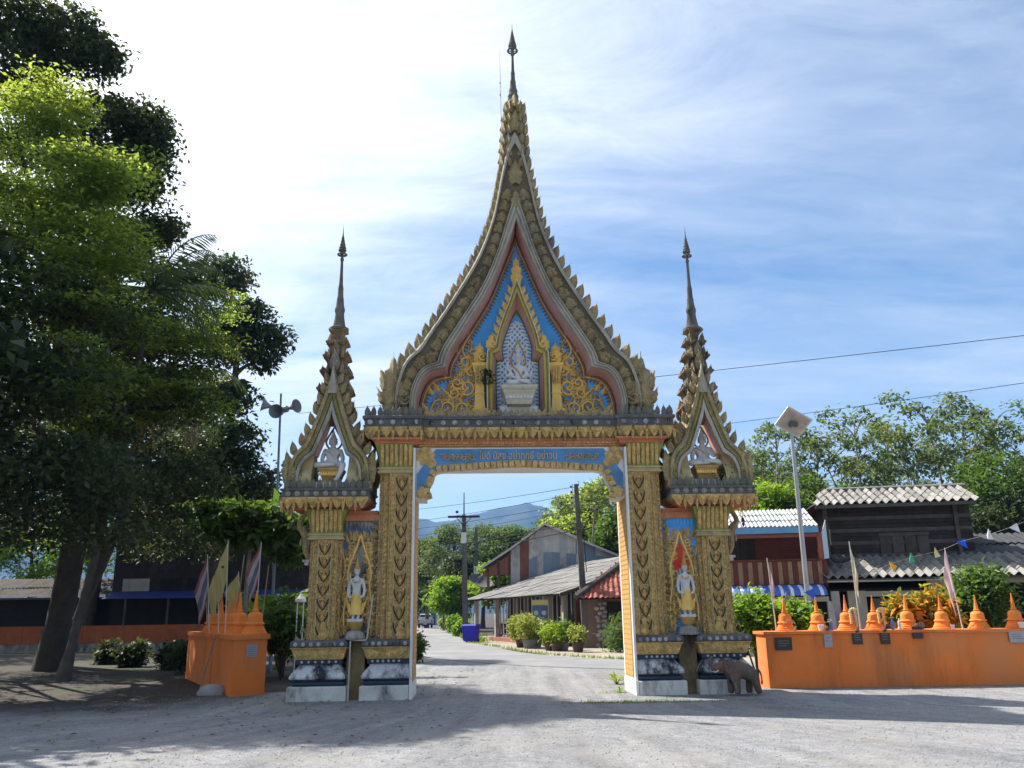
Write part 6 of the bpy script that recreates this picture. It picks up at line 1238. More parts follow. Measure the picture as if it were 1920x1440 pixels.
# pickup truck
tp_ = gd(797,1178); tr_ = empty('pickup_truck',tp_,R_(5),'silver pickup truck driving away on the road, seen from behind','pickup truck')
CARP = mat('silver_car_paint',(.50,.51,.53),.3,.05,2,spec=.5); GLS = mat('dark_car_glass',(.02,.025,.03),.1,.05,spec=.6); TYR = mat('tyre_rubber',(.02,.02,.02),.9,.2)
MB().loft([[(-.86,y,.55),(.86,y,.55),(.9,y,.75),(.9,y,1.0),(.86,y,1.06),(-.86,y,1.06),(-.9,y,1.0),(-.9,y,.75)] for y in (0,3.2,4.9)]).obj('body',CARP,tr_)
MB().loft([[(-.84,y0,1.06),(.84,y0,1.06),(.84,y1,1.06),(-.84,y1,1.06)] if z<1.1 else [(-.66,y0,z),(.66,y0,z),(.66,y1,z),(-.66,y1,z)] for z,y0,y1 in ((1.06,1.6,3.9),(1.62,1.85,3.2),(1.68,2.0,3.05))]).obj('cab',CARP,tr_)
MB().loft([[(-.68,1.66,1.16),(.68,1.66,1.16),(.68,1.72,1.16),(-.68,1.72,1.16)],[(-.58,1.80,1.56),(.58,1.80,1.56),(.58,1.86,1.56),(-.58,1.86,1.56)]]).obj('rear_window',GLS,tr_)
MB().box(-.72,.72,-.03,.0,.66,1.06).obj('tailgate',CARP,tr_); MB().box(-.84,.84,-.12,.0,.42,.56).obj('bumper',mat('dark_bumper',(.06,.06,.065),.5,.1),tr_)
for s in (-1,1): MB().box(min(s*.74,s*.88),max(s*.74,s*.88),-.035,.0,.68,1.0).obj('tail_light',mat('red_lens',(.35,.02,.02),.3,.1),tr_); MB().box(min(s*.92,s*1.12),max(s*.92,s*1.12),3.3,3.4,1.1,1.3).obj('mirror',GLS,tr_)
wm = MB().lathe([(.30,-.11),(.36,-.08),(.37,0),(.36,.08),(.30,.11)],16).mesh('wheel',TYR,40)
for s in (-1,1):
    for y in (.85,3.9): inst(wm,'wheel',tr_,(s*.78,y,.37),(0,R_(90),0))
MB().box(-.2,.2,-.14,-.12,.45,.55).obj('number_plate',WHITE,tr_)
# blue bins
BINB = mat('blue_plastic',(.035,.03,.42),.5,.1,3); 
for i,(px,lab) in enumerate(((878,'left one of two dark blue wheelie bins by the shop porch'),(888,'right one of two dark blue wheelie bins by the shop porch'))):
    b = empty('wheelie_bin',gd(px,1205),R_(-20),lab,'bin','blue bins by the porch')
    MB().loft([[(-.2,-.24,.08),(.2,-.24,.08),(.2,.24,.08),(-.2,.24,.08)],[(-.27,-.34,.95),(.27,-.34,.95),(.27,.34,.95),(-.27,.34,.95)]]).obj('bin_body',BINB,b); MB().loft([[(-.29,-.36,.95),(.29,-.36,.95),(.29,.38,.95),(-.29,.38,.95)],[(-.25,-.3,1.02),(.25,-.3,1.02),(.25,.36,1.02),(-.25,.36,1.02)]]).obj('lid',BINB,b)
    for s in (-1,1): inst(wm,'wheel',b,(s*.2,.25,.11),(0,R_(90),0),.3)
# motorcycle under the porch
p = EA+FS.u*2.6+FS.d*1.6; mc = empty('motorcycle',(p.x,p.y,.16),R_(-60),'dark motorcycle parked under the shop porch','motorcycle')
tor = MB(); tor.tube([(.27*math.cos(a*.393),0,.27*math.sin(a*.393)) for a in range(17)],.05,6,False); tor.box(-.25,.25,-.01,.01,-.02,.02).box(-.02,.02,-.01,.01,-.25,.25); tme_ = tor.mesh('wheel',TYR,50)
for x in (-.62,.62): inst(tme_,'wheel',mc,(x,0,.31))
MB().tube(cat([(.62,0,.31),(.48,0,.75),(.42,0,.98)],6),.035,6).tube([(.45,-.3,1.0),(.42,0,.98),(.45,.3,1.0)],.02,6).obj('fork_and_handlebar',TYR,mc); MB().loft([[(x,-w,z-.1),(x,w,z-.1),(x,w,z+h),(x,-w,z+h)] for x,w,z,h in ((-.75,.06,.62,.05),(-.4,.13,.6,.16),(.0,.12,.55,.12),(.2,.12,.4,.2),(.42,.1,.5,.35))]).obj('fairing',mat('dark_red_fairing',(.06,.02,.025),.35,.2),mc); MB().loft([[(x,-w,z),(x,w,z),(x,w*.8,z+.07),(x,-w*.8,z+.07)] for x,w,z in ((-.7,.1,.76),(-.3,.13,.74),(.1,.1,.72))]).obj('seat',TYR,mc); MB().box(-.25,.2,-.15,.15,.22,.48).obj('engine',CER,mc)
# sign board beside the road
v = gd(1014,1212); v = at(1014,1212,43.2); v.z = 0; sg = empty('sign_board',v,R_(-12),'small yellow and blue picture sign on two legs before the shop','sign')
z0 = at(1014,1160,43.2).z; z1 = at(1014,1126,43.2).z; w = .40
for s in (-1,1): MB().box(s*.12-.03,s*.12+.03,.02,.07,0,z0+.05).obj('leg',DTIM2,sg)
MB().box(-w-.04,w+.04,.0,.04,z0-.04,z1+.04).obj('board',mat('pale_frame',(.45,.43,.38),.7,.1),sg); MB().box(-w,w,-.012,-.001,z1-.22,z1).obj('yellow_header',mat('sign_yellow',(.62,.5,.16),.6,.2,5),sg); MB().box(-w,w,-.012,-.001,z0,z1-.225).obj('blue_picture',mat('sign_blue',(.10,.15,.26),.5,.3,4),sg)
for s in (-.2,.2): MB().lathe([(.12,0),(.1,.01),(.0,.012)],10).obj('pale_portrait',mat('sign_pale',(.5,.5,.52),.6,.2,8),sg,loc=(s,-.013,z0+.28),rot=(R_(90),0,0))
# garden lamp by the left hedge
v = gd(561,1262); v = at(560,1200,22.6); v.z=0; gl_ = empty('garden_lamp',v,0,'white garden lamp on two thin posts left of the gate','lamp')
for s in (-.08,.08): MB().tube([(s,0,0),(s,0,at(560,1128,22.6).z)],.02,6).obj('post',WHITE,gl_)
MB().lathe([(.05,0),(.15,.02),(.14,.1),(.06,.16),(.02,.24),(0,.25)],10).obj('lamp_head',WHITE,gl_,40,loc=(0,0,at(560,1130,22.6).z))
# ------------------------------------------------------------------ vegetation
def leaf_mesh(name, clusters, size, m, per=26, flat=.45, cr=.55, asp=.5, tilt=.6, droop=.0, seed=1):
    """clusters = [(x,y,z, rx,ry,rz, clumps)]; every clump is a spray of small folded leaves"""
    g = np.random.default_rng(seed); C = []
    for x,y,z,rx,ry,rz,n in clusters:
        n = max(1,int(n)); d = g.normal(size=(n,3)); d /= np.linalg.norm(d,axis=1)[:,None]; r = g.uniform(.35,1.0,n)**.5
        C.append(np.array([x,y,z])+d*r[:,None]*np.array([rx,ry,rz]))
    C = np.concatenate(C); N = len(C)*per
    base = np.repeat(C,per,axis=0); scl = np.repeat(g.uniform(.6,1.25,len(C)),per)
    dv = g.normal(size=(N,3)); dv /= np.linalg.norm(dv,axis=1)[:,None]; off = dv*(g.uniform(0,1,N)**.5*1.6)[:,None]*np.array([cr,cr,cr*flat])*scl[:,None]; p = base+off
    az = g.uniform(0,2*np.pi,N); el = g.normal(0,tilt,N)-droop
    t = np.stack([np.cos(az)*np.cos(el),np.sin(az)*np.cos(el),np.sin(el)],1)
    up = np.array([0,0,1.])+g.normal(size=(N,3))*.45; s = np.cross(t,up); s /= np.linalg.norm(s,axis=1)[:,None]+1e-9; nrm = np.cross(s,t)
    L = size*g.uniform(.65,1.35,N); w = L*asp*.5
    a = p; b = p+t*(L*.5)[:,None]+s*w[:,None]+nrm*(w*.35)[:,None]; c = p+t*L[:,None]-nrm*(L*.12)[:,None]; d = p+t*(L*.5)[:,None]-s*w[:,None]+nrm*(w*.35)[:,None]
    V = np.stack([a,b,c,d],1).reshape(-1,3).astype(np.float32)
    me = bpy.data.meshes.new(name); me.vertices.add(4*N); me.vertices.foreach_set('co',V.ravel()); me.loops.add(4*N); me.loops.foreach_set('vertex_index',np.arange(4*N,dtype=np.int32))
    me.polygons.add(N); me.polygons.foreach_set('loop_start',np.arange(0,4*N,4,dtype=np.int32)); me.polygons.foreach_set('loop_total',np.full(N,4,dtype=np.int32)); me.materials.append(m); me.update(calc_edges=True); return me
BARK = mat('bark',(.075,.062,.052),.95,.35,3,.6,14,stain=((.05,.045,.04),2,.5,.75)); PALEBARK = mat('pale_bark',(.26,.24,.21),.9,.3,3,.4,16,stain=((.10,.09,.08),2.5,.55,.75)); PALMB = mat('palm_bark',(.11,.098,.088),.95,.3,4,.5,14,stain=((.07,.06,.05),3,.5,.75))
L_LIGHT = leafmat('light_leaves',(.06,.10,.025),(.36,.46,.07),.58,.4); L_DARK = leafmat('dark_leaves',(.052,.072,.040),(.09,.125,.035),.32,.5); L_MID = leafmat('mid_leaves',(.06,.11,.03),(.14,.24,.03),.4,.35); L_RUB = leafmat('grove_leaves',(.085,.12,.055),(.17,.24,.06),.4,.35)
L_BRI = leafmat('bright_leaves',(.11,.20,.018),(.28,.46,.025),.45,.25); L_YEL = leafmat('yellow_green_leaves',(.20,.24,.05),(.4,.45,.06),.4,.3); L_CRO = leafmat('croton_leaves',(.55,.22,.02),(.7,.38,.03),.4,.5); L_PALM = leafmat('palm_leaves',(.06,.085,.04),(.12,.17,.04),.35,.25); L_DEAD = leafmat('dead_fronds',(.26,.19,.10),(.3,.22,.1),.3,.25)
def limbs(mb, p0, targets, r0, m=7, seed=0):
    g = random.Random(seed)
    for t in targets:
        t = Vector(t); mid = p0.lerp(t,.5)+Vector((g.uniform(-.4,.4),g.uniform(-.4,.4),g.uniform(.1,.6)))
        pts = cat([tuple(p0),tuple(mid),tuple(t)],8); mb.tube(pts,[r0*(1-.85*i/7) for i in range(8)],m-1)
def tree(name, path, r0, r1, clusters, size, lm, lab, catg='tree', group=None, bark=None, per=26, flat=.45, cr=.55, seed=1, nl=8, split=.6, **kw):
    base = Vector(path[0]); o = empty(name,base,0,lab,catg,group); P = [Vector(p)-base for p in path]
    mb = MB(); pts = cat([tuple(p) for p in P],14); mb.tube(pts,[r0*(1.35 if i==0 else 1.0)*(1-i/13)+r1*i/13 for i in range(14)],9)
    cl = [(x-base.x,y-base.y,z-base.z,a,b,c,n) for x,y,z,a,b,c,n in clusters]
    g = random.Random(seed); tg = g.sample(cl,min(nl,len(cl)))
    for c in tg:
        k = min(range(5,14),key=lambda i:(Vector(pts[i])-Vector(c[:3])).length+ (0 if pts[i][2] < c[2] else 3)); limbs(mb,Vector(pts[k]),[c[:3]],max(r1,r0*.35),6,seed)
    mb.obj('trunk',bark or BARK,o,50); inst(leaf_mesh('crown',cl,size,lm,per,flat,cr,seed=seed,**kw),'crown',o); return o
def PC(px,py,Y,rp,n,fy=1.0,fz=.85):   # cluster centred on a pixel at depth Y, radius rp photo pixels
    p = at(px,py,Y); k = (p-Vector((0,0,EYE))).dot(CF)/FPX; r = rp*k; return (p.x,p.y,p.z,r,r*fy,r*fz,n)
# big front tree, light foliage in flat sprays
A = [PC(x,y,Y-(4.2 if x < 200 else 0),r,n,1.1,.7) for x,y,Y,r,n in ((30,240,24,100,80),(110,190,24,60,40),(60,390,23,110,90),(170,330,23,70,70),(150,470,23,95,90),(225,420,25,55,50),(235,310,24,40,20),(60,560,22.5,110,90),(190,590,23,85,80),(320,600,24.5,80,64),(395,575,24.5,48,30),(290,690,24,80,50),(375,680,24.5,50,24),(400,640,24,40,16),(270,620,21.2,50,30),(240,700,21,50,30),(120,690,22,110,90),(20,740,22,110,80),(220,780,22.5,90,70),(330,760,23,70,50),(380,760,24,40,24),(40,880,22,100,70),(160,880,22.5,90,70),(270,890,23,80,55),(360,900,24,60,36),(50,980,23,80,40),(170,985,23,70,40),(290,985,24,60,30),(-120,320,24,150,80),(-130,620,23,160,90),(-140,860,22,150,80),(-330,500,23,200,90),(-350,800,22,180,80))]
tb = gd(100,1232); tb = Vector((-16.4,31,0))
LOW_SHADED = [(*c[:6],c[6]*(.62 if c[2]<7 else .3)) for c in A if c[2] < 9.5]; A = [(*c[:6],c[6]*(1 if c[2]>9.5 else .55)) for c in A if c[2] >= 7.0]  # lower crown goes to dark leaves, its shade put into leaf colour
A = [(x,y,z,a*.9,b*.9,c*.9,n*.22) for x,y,z,a,b,c,n in A]
tree('rain_tree',[tuple(tb),tuple(at(140,1050,30)),tuple(at(165,900,28)),tuple(at(120,700,25)),tuple(at(90,450,24))],.37,.14,A,.135,L_LIGHT,'broad tree with light green layered foliage filling the left side',per=230,flat=.11,cr=.68,seed=3,nl=16,tilt=.4)
B = [PC(x,y,Y,r,n) for x,y,Y,r,n in ((30,40,24.5,90,80),(110,60,24.5,85,75),(175,110,24.5,55,45),(50,150,24.5,90,70),(190,90,24.5,30,15),(195,235,25.5,85,80),(270,240,25.5,60,55),(255,330,25.5,75,70),(295,270,25.5,32,18),(300,425,25.5,45,40),(180,330,25.5,80,50),(60,280,24.5,80,50),(60,420,24.5,100,70),(150,520,24.5,90,60),(60,620,24.5,100,60),(210,640,25.5,80,50),(120,740,24.5,90,60),(260,740,26.5,70,40),(-80,60,24.5,110,60),(-120,200,24.5,110,60),(230,470,26.5,60,40))]
tree('tall_tree',[(-15.2,28.5,0),tuple(at(150,900,27.6)),tuple(at(130,500,26)),tuple(at(90,150,25))],.42,.12,[(x,y,z,a*.8,b*.8,c*.8,n) for x,y,z,a,b,c,n in B],.21,L_DARK,'tall dark-leaved tree reaching the top left corner, behind the light one',per=34,cr=.42,flat=.6,seed=5,nl=12,droop=.25)
C_ = [PC(x,y,Y,r,n) for x,y,Y,r,n in ((430,520,38,50,36),(472,600,37,56,54),(510,640,37,32,20),(486,676,37,30,18),(425,640,38,60,50),(432,745,37,46,42),(440,830,37,62,56),(470,900,37,48,44),(395,920,38,70,60),(355,850,38,60,44),(505,935,36,24,12),(420,990,38,55,44),(330,960,38,60,40),(360,720,39,50,26),(365,520,39,50,34),(310,540,39,60,36),(290,620,39,60,36))]
tree('mango_tree',[(-13.2,38.5,0),tuple(at(400,1000,38)),tuple(at(430,800,37.5)),tuple(at(450,620,37.5))],.42,.1,[(x,y,z,a*.78,b*.78,c*.78,n) for x,y,z,a,b,c,n in C_],.28,L_DARK,'dark-leaved tree with open outline against the sky, just left of the loudspeakers',per=34,cr=.5,flat=.6,seed=8,nl=10,droop=.3)
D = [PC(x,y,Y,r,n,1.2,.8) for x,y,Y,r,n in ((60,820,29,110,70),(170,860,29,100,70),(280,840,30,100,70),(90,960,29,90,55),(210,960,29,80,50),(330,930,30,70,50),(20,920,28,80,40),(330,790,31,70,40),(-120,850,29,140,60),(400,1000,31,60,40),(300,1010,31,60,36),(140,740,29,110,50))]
tree('shade_tree',[(-20.5,27,0),tuple(at(-60,1000,26)),tuple(at(120,880,25))],.3,.12,D+LOW_SHADED,.16,L_DARK,'low dark tree on the left, with lower light-tree crown coloured dark for shade',per=44,cr=.62,flat=.22,seed=9,nl=14)
for i,(x,y,h,r,lab) in enumerate(((-31,44,13,6.5,'huge dark tree behind the rear orange wall, far left'),(-25,50,14,7,'huge dark tree behind the long shed'),(-23.5,53,12.5,5.5,'huge dark tree over the shaded timber house'),(-23,23,8.5,6,'unseen low tree added left of the frame to shade the yard'),(-29,29,9,7,'large unseen low tree added far left to shade the yard'),(-21.5,16,12,5,'spreading yard tree outside the frame on the left, farther one'),(-14.4,17.2,9.5,3.3,'spreading yard tree outside the frame on the left, nearer one'))):  # the low pair out of view is added to darken yard and wall
    tree('shade_tree',[(x,y,0),(x+.4,y,h*.4),(x,y+.3,h*.8)],.45,.14,[(x,y,h,r,r,r*.4,130),(x+r*.5,y-r*.3,h*.72,r*.6,r*.6,r*.3,70),(x-r*.5,y+r*.2,h*.75,r*.6,r*.6,r*.3,70),(x+r*.1,y+r*.5,h*.65,r*.6,r*.6,r*.3,60)],.36,L_DARK,lab,group='shade trees around the yard',per=26,cr=.9,flat=.4,seed=170+i,nl=8)
# palms
def frond(mb, p, az, el, L, droop, m_leaf=26, w=.55, width=.055):
    d = Vector((math.cos(az),math.sin(az),0)); pts = []
    for i in range(13):
        t = i/12; e = el-droop*t*t; pts.append(Vector(p) if i == 0 else pts[-1]+(d*math.cos(el-droop*t*t*1.0)+Vector((0,0,math.sin(el-droop*t*t)))*1)*L/12)
    mb.tube(pts,[.035*(1-.8*i/12) for i in range(13)],4)
    side = d.cross(Vector((0,0,1)))
    for i in range(m_leaf):
        t = .12+.88*i/m_leaf; f = t*12; k = min(int(f),11); q = pts[k].lerp(pts[k+1],f-k); tg = (pts[k+1]-pts[k]).normalized(); l = w*math.sin(math.pi*min(1,t*.85+.15))**.6
        for s in (1,-1):
            dr = (side*s*.75+tg*.65+Vector((0,0,-.35-.25*random.random()))).normalized(); a = q; b = q+dr*l*.5+Vector((0,0,-.01)); c = q+dr*l+Vector((0,0,-.12*l)); n = tg*width*.5
            mb.add([a-n*.4,b-n,c,b+n,a+n*.4],[(0,1,2,3,4)])
def palm(name, path, r0, r1, nf, L, lab, lm, dead=0, seed=0, w=.55, grp=None, bark=None, elr=(-.5,1.3)):
    random.seed(seed); base = Vector(path[0]); o = empty(name,base,0,lab,'palm tree',grp); P = cat([tuple(Vector(p)-base) for p in path],20); mb = MB()
    rr = []; pp = []
    for i in range(60):
        u = i/59*19; k = min(int(u),18); p = Vector(P[k]).lerp(Vector(P[k+1]),u-k); pp.append(p); rr.append((r0+(r1-r0)*i/59)*(1.0 if i%2 else .93)+(.1*max(0,1-i/5)))
    mb.tube(pp,rr,9); mb.obj('trunk',bark or PALMB,o,60); top = P[-1]
    for i in range(nf):
        az = i*2.399+random.uniform(-.2,.2); el = elr[1]-(elr[1]-elr[0])*i/nf; f = MB(); frond(f,top,az,el,L*random.uniform(.85,1.1),1.5,w=w); f.obj('frond',lm,o)
    for i in range(dead): f = MB(); frond(f,top,i*1.9+random.uniform(0,1),-.9,L*.85,.9,w=w*.9); f.obj('dead_frond',L_DEAD,o)
    return o
palm('coconut_palm',[tuple(gd(118,1276)),tuple(at(150,1150,23.9)),tuple(at(182,1030,23.8)),tuple(at(205,900,23.6)),tuple(at(225,800,23.3)),tuple(at(258,680,22.4)),tuple(at(288,545,21.8))],.13,.09,18,3.0,'tall leaning coconut palm whose trunk stands at the front of the shaded yard',L_PALM,0,4,.75)
palm('coconut_palm',[(-15.6,29.5,0),tuple(at(225,980,28)),tuple(at(250,850,26.8)),tuple(at(320,690,25.6))],.17,.12,13,3.4,'coconut palm with hanging dead brown fronds, right of the leaning palm',L_PALM,7,6,.8)
random.seed(21)
# plants between the trees and the gate
def bush(name, px, pyb, Y, rp, n, size, lm, lab, grp=None, catg='shrub', h=1.0, per=22, cr=.22, asp=.5, base=None, seed=0, flat=.8, stems=5):
    p = at(px,pyb,Y); k = p.y*1.03/FPX; r = rp*k; cz = max(r*h,p.z); b = Vector((p.x,p.y,0)) if base is None else Vector(base); o = empty(name,b,0,lab,catg,grp)
    mb = MB(); g = random.Random(seed)
    for i in range(stems): mb.tube([(0,0,0),(g.uniform(-.4,.4)*r,g.uniform(-.4,.4)*r,cz*.7),(g.uniform(-.8,.8)*r,g.uniform(-.5,.5)*r,cz+r*h*.5)],[.03*r+.008,.02*r+.006,.004],5)
    mb.obj('stems',BARK,o); inst(leaf_mesh('foliage',[(0,0,cz,r,r*.9,r*h,n),(r*.35,0,cz+r*h*.35,r*.5,r*.5,r*h*.55,n*.3),(-r*.4,0,cz-r*h*.2,r*.55,r*.5,r*h*.6,n*.3)],size,lm,per,flat,cr,asp,seed=seed+40),'foliage',o); return o
def bigleaf_plant(name, loc, n, L, wd, lm, lab, catg, seed=0, rise=1.1, grp=None, stem=.0):
    g = random.Random(seed); o = empty(name,loc,0,lab,catg,grp)
    if stem: MB().tube([(0,0,0),(0,0,stem*.5),(.05,0,stem)],[.12,.1,.07],8).obj('stem',mat('banana_stem',(.16,.18,.07),.8,.2,4),o)
    for i in range(n):
        az = i*2.4+g.uniform(-.3,.3); el = g.uniform(.5,1.35)*rise; d = Vector((math.cos(az),math.sin(az),0)); sd = d.cross(Vector((0,0,1))); pts = [Vector((0,0,stem))]; l = L*g.uniform(.7,1.1)
        for k in range(9): e = el-1.5*(k/9)**1.6; pts.append(pts[-1]+(d*math.cos(e)+Vector((0,0,math.sin(e))))*l/9)
        mb = MB(); V=[]; F=[]
        for k,p in enumerate(pts):
            t = k/9; ww = wd*(max(0,math.sin(math.pi*min(1,max(0,(t-.12)/.9))))**.6) if t>.15 else .02
            V += [p+sd*ww+Vector((0,0,ww*.35)),p,p-sd*ww+Vector((0,0,ww*.35))]
            if k: F += [(3*k-3,3*k-2,3*k+1,3*k),(3*k-2,3*k-1,3*k+2,3*k+1)]
        mb.add(V,F); mb.obj('leaf',lm,o,80)
    return o
E_ = [PC(x,y,Y,r,n,1.0,.4) for x,y,Y,r,n in ((440,985,26,45,26),(490,965,26,55,34),(545,985,26,38,22),(510,1005,26,45,24),(460,1010,26,35,16),(400,960,26.5,40,20),(555,1040,26,22,10))]
b_ = at(462,1150,26); b_.z = 0
tree('umbrella_tree',[tuple(b_),tuple(at(462,1100,26)),tuple(at(472,1000,26))],.09,.05,E_,.34,L_MID,'small umbrella-shaped tree with feathery leaves behind the left flags',per=34,cr=.42,flat=.25,seed=12,nl=6,bark=PALEBARK,asp=.42)
for i,(px,Y,L,n,lab) in enumerate(((528,27.5,2.6,9,'banana plant with arching leaves close to the gate, tallest of the pair'),(492,29.5,2.3,8,'banana plant behind the striped flag, left of its taller neighbour'))):
    p = at(px,1150,Y); bigleaf_plant('banana_plant',(p.x,p.y,0),n,L,.24,L_MID,lab,'banana plant',i+3,1.0,'banana plants',.9)
bush('hedge_shrub',532,1180,23,42,60,.16,L_MID,'dense green shrub between the left orange wall and the gate',seed=1)
bush('hedge_shrub',556,1190,24.5,40,50,.15,L_BRI,'lighter green shrub hard against the left pier of the gate',seed=2)
bush('white_flower_shrub',538,1140,24,26,24,.14,L_MID,'shrub with a few white blooms behind the left stupas',seed=3)
for i,(px,Y,rp) in enumerate(((250,30,20),(320,28,17),(205,32,16),(352,26,16))): bush('dark_shrub',px,1232,Y,rp,36,.2,L_DARK,'dark broad-leaved shrub in the shaded yard, '+('left of the boundary wall gap','near the orange wall end','behind the fat trunk','at the back corner of the orange wall end')[i],'shrubs in the shaded yard',seed=i+5)
# far left understory behind the wall
for i,(px,py,Y,r) in enumerate(((60,1040,60,60),(170,1000,62,70),(330,960,64,70),(-40,980,60,90),(450,960,66,70))): tree('background_tree',[tuple(Vector((at(px,1150,Y).x,Y,0))),tuple(at(px,py,Y))],.25,.1,[PC(px,py,Y,r,90),PC(px+30,py+40,Y,r*.7,50),PC(px-30,py-30,Y+1,r*.7,50)],.3,L_BRI if i<2 else L_MID,'leafy tree glimpsed through dark foliage, '+('above the long shed','behind the fat leaning trunk','above the shaded timber house','beyond the far left edge','behind the umbrella-shaped tree')[i],group='trees behind the left houses',per=20,cr=.7,seed=60+i,nl=3)
# behind the right wall
bush('hedge_shrub',1412,1165,20.5,46,110,.16,L_BRI,'bright green hedge shrub between the gate and the lamp post',h=.95,seed=11); bush('hedge_shrub',1484,1168,20.8,38,80,.15,L_BRI,'bright green hedge shrub just behind the stupa nearest the gate',h=.85,seed=12)
bush('leafy_bush',1834,1128,21.5,58,150,.15,L_MID,'tall loose green bush behind the right wall',h=1.05,seed=13,per=22,cr=.24); bush('croton',1752,1154,20.2,34,32,.26,L_CRO,'larger orange and yellow croton behind the right wall',h=.85,per=18,cr=.14,asp=.28,seed=14,flat=1.2); bush('croton',1692,1152,20.2,22,18,.24,L_CRO,'smaller orange and yellow croton left of the big one',h=1.1,per=18,cr=.12,asp=.28,seed=15,flat=1.2)
for o_ in [o for o in bpy.data.objects if o.name.startswith('croton') and o.get('category')]:
    f_ = [c for c in o_.children if c.name.startswith('foliage')][0]; k_ = 1 if 'larger' in o_['label'] else .55; zc_ = at(1752,1150,20.2).z
    inst(leaf_mesh('yellow_foliage',[(0,0,zc_+.05,.5*k_,.45*k_,.45*k_,30*k_)],.25,L_YEL,18,1.2,.13,.28,seed=77),'yellow_foliage',o_)
# slender grove on the right: three master trees, copied
def grove_master(seed, h):
    g = random.Random(seed); path = [(0,0,0),(g.uniform(-.3,.3),0,h*.3),(g.uniform(-.5,.5),g.uniform(-.3,.3),h*.6),(g.uniform(-.8,.8),0,h*.88)]
    cl = []
    for i in range(16): t = g.uniform(.40,1.0) if i else 1.0; a = g.uniform(0,6.28); r = (1.9-1.0*abs(t-.6))*g.uniform(.45,1.2); cl.append((r*math.cos(a),r*math.sin(a),h*t,.8,.8,.6,6))
    return tree('slender_tree',path,.15,.04,cl,.30,L_RUB,'slender pale-trunked tree with sparse crown in the grove behind the right-hand houses',group='slender trees behind the right-hand houses',bark=PALEBARK,per=15,flat=.5,cr=.42,seed=seed,nl=15,droop=.2)
GM = [grove_master(s,h) for s,h in ((31,13.5),(32,12.5),(33,14.2),(34,11.5))]
spots = [(1405,46,.74),(1440,50,.82),(1478,47,.84),(1520,53,.95),(1560,48,.86),(1600,52,.95),(1640,47,.9),(1682,50,1.02),(1720,55,1.0),(1755,48,.93),(1795,51,1.03),(1830,47,.9),(1862,53,1.02),(1895,48,.95),(1925,51,1.0),(1960,47,.95),(1500,64,.9),(1615,66,1.02),(1740,65,1.08),(1850,66,1.02),(1385,60,.72)]
for i,(px,Y,s) in enumerate(spots):
    o = GM[i] if i < 4 else copy_tree(GM[i%4]); p = at(px,1150,Y); o.location = (p.x,Y,0); o['label'] = 'slender sparse-crowned tree '+('beside the gate canopy' if px<1425 else 'behind the solar lamp post' if px<1500 else 'over the red house roof end' if px<1550 else 'over the left half of the timber ridge' if px<1690 else 'over the right half of the timber ridge' if px<1800 else 'right of the timber roof' if px<1900 else 'at the right edge')+(', front row' if Y<50 else ', middle row' if Y<58 else ', back row')+{1640:', right one',1600:', left one',1560:'',1682:', right one',1720:', left one',1795:', right one',1830:', left one',1862:', left one',1895:', right one'}.get(px,''); o.rotation_euler = (0,0,i*1.7); o.scale = (s*1.05,s*1.05,s)
# bushy broadleaf trees under and beside the grove
MIDP = [('bushy_tree',1430,945,41,46,L_BRI,'bright green bushy tree over the red house roof, left one'),('bushy_tree',1505,935,42,44,L_MID,'mid green bushy tree between the lamp post and the timber roof'),('bushy_tree',1870,900,44,60,L_MID,'large bushy tree right of the timber roof'),('bushy_tree',1880,960,42,40,L_DARK,'dark bushy tree low beside the timber house gable'),('bushy_tree',1945,920,46,60,L_RUB,'large pale bushy tree at the right edge'),('bushy_tree',1590,940,56,44,L_MID,'dense tree filling the grove behind the timber roof'),('bushy_tree',1730,945,58,46,L_RUB,'wide dense tree filling the grove above the timber ridge'),('bushy_tree',1400,880,58,55,L_RUB,'dense pale tree just right of the gate canopy')]
for i,(nm,px,py,Y,r,lm,lab) in enumerate(MIDP): tree(nm,[(at(px,1150,Y).x,Y,0),tuple(at(px+4,py+30,Y)),tuple(at(px,py,Y))],.2,.07,[PC(px,py,Y,r,90),PC(px+r*.6,py+r*.5,Y+1,r*.7,46),PC(px-r*.6,py+r*.4,Y-1,r*.7,46),PC(px,py+r*1.2,Y,r*.9,56)],.26,lm,lab,group='bushy trees behind the right houses',per=22,cr=.55,seed=80+i,nl=4)
# seen through the gate
TH_ = [(1075,985,72,60,L_LIGHT,'large sunlit tree behind the shop, left half'),(1130,960,70,62,L_LIGHT,'large sunlit tree behind the shop, right half'),(1160,1000,64,40,L_MID,'green tree close to the right pillar behind the shop'),(1040,1000,80,34,L_MID,'tree between mountain and tin gable'),(800,1050,105,44,L_MID,'rounded tree far down the road, leftmost in the gate opening'),(850,1030,100,50,L_RUB,'broad grey-green tree far down the road behind the pole'),(905,1035,98,52,L_RUB,'broad grey-green tree right of the far pole'),(955,1025,96,44,L_MID,'green tree left of the tin gable'),(990,1030,96,36,L_RUB,'pale tree right behind the tin gable'),(860,1075,84,34,L_DARK,'dark tree low behind the roadside shrubs'),(930,1085,70,30,L_BRI,'bright green tree left of the tin house'),(845,1110,80,28,L_BRI,'bright shrubby tree behind the power pole'),(795,1110,120,30,L_MID,'small round tree above the pickup truck')]
for i,(px,py,Y,r,lm,lab) in enumerate(TH_): tree('roadside_tree',[(at(px,1150,Y).x,Y,0),tuple(at(px+3,py+r*.6,Y)),tuple(at(px,py,Y))],.25,.09,[PC(px,py,Y,r,120),PC(px+r*.55,py+r*.55,Y+1,r*.7,60),PC(px-r*.55,py+r*.5,Y-1,r*.7,60),PC(px,py-r*.5,Y,r*.6,50),PC(px,py+r*1.0,Y,r*.8,50)],.34,lm,lab,group='trees seen through the gate',per=22,cr=.7,seed=120+i,nl=5)
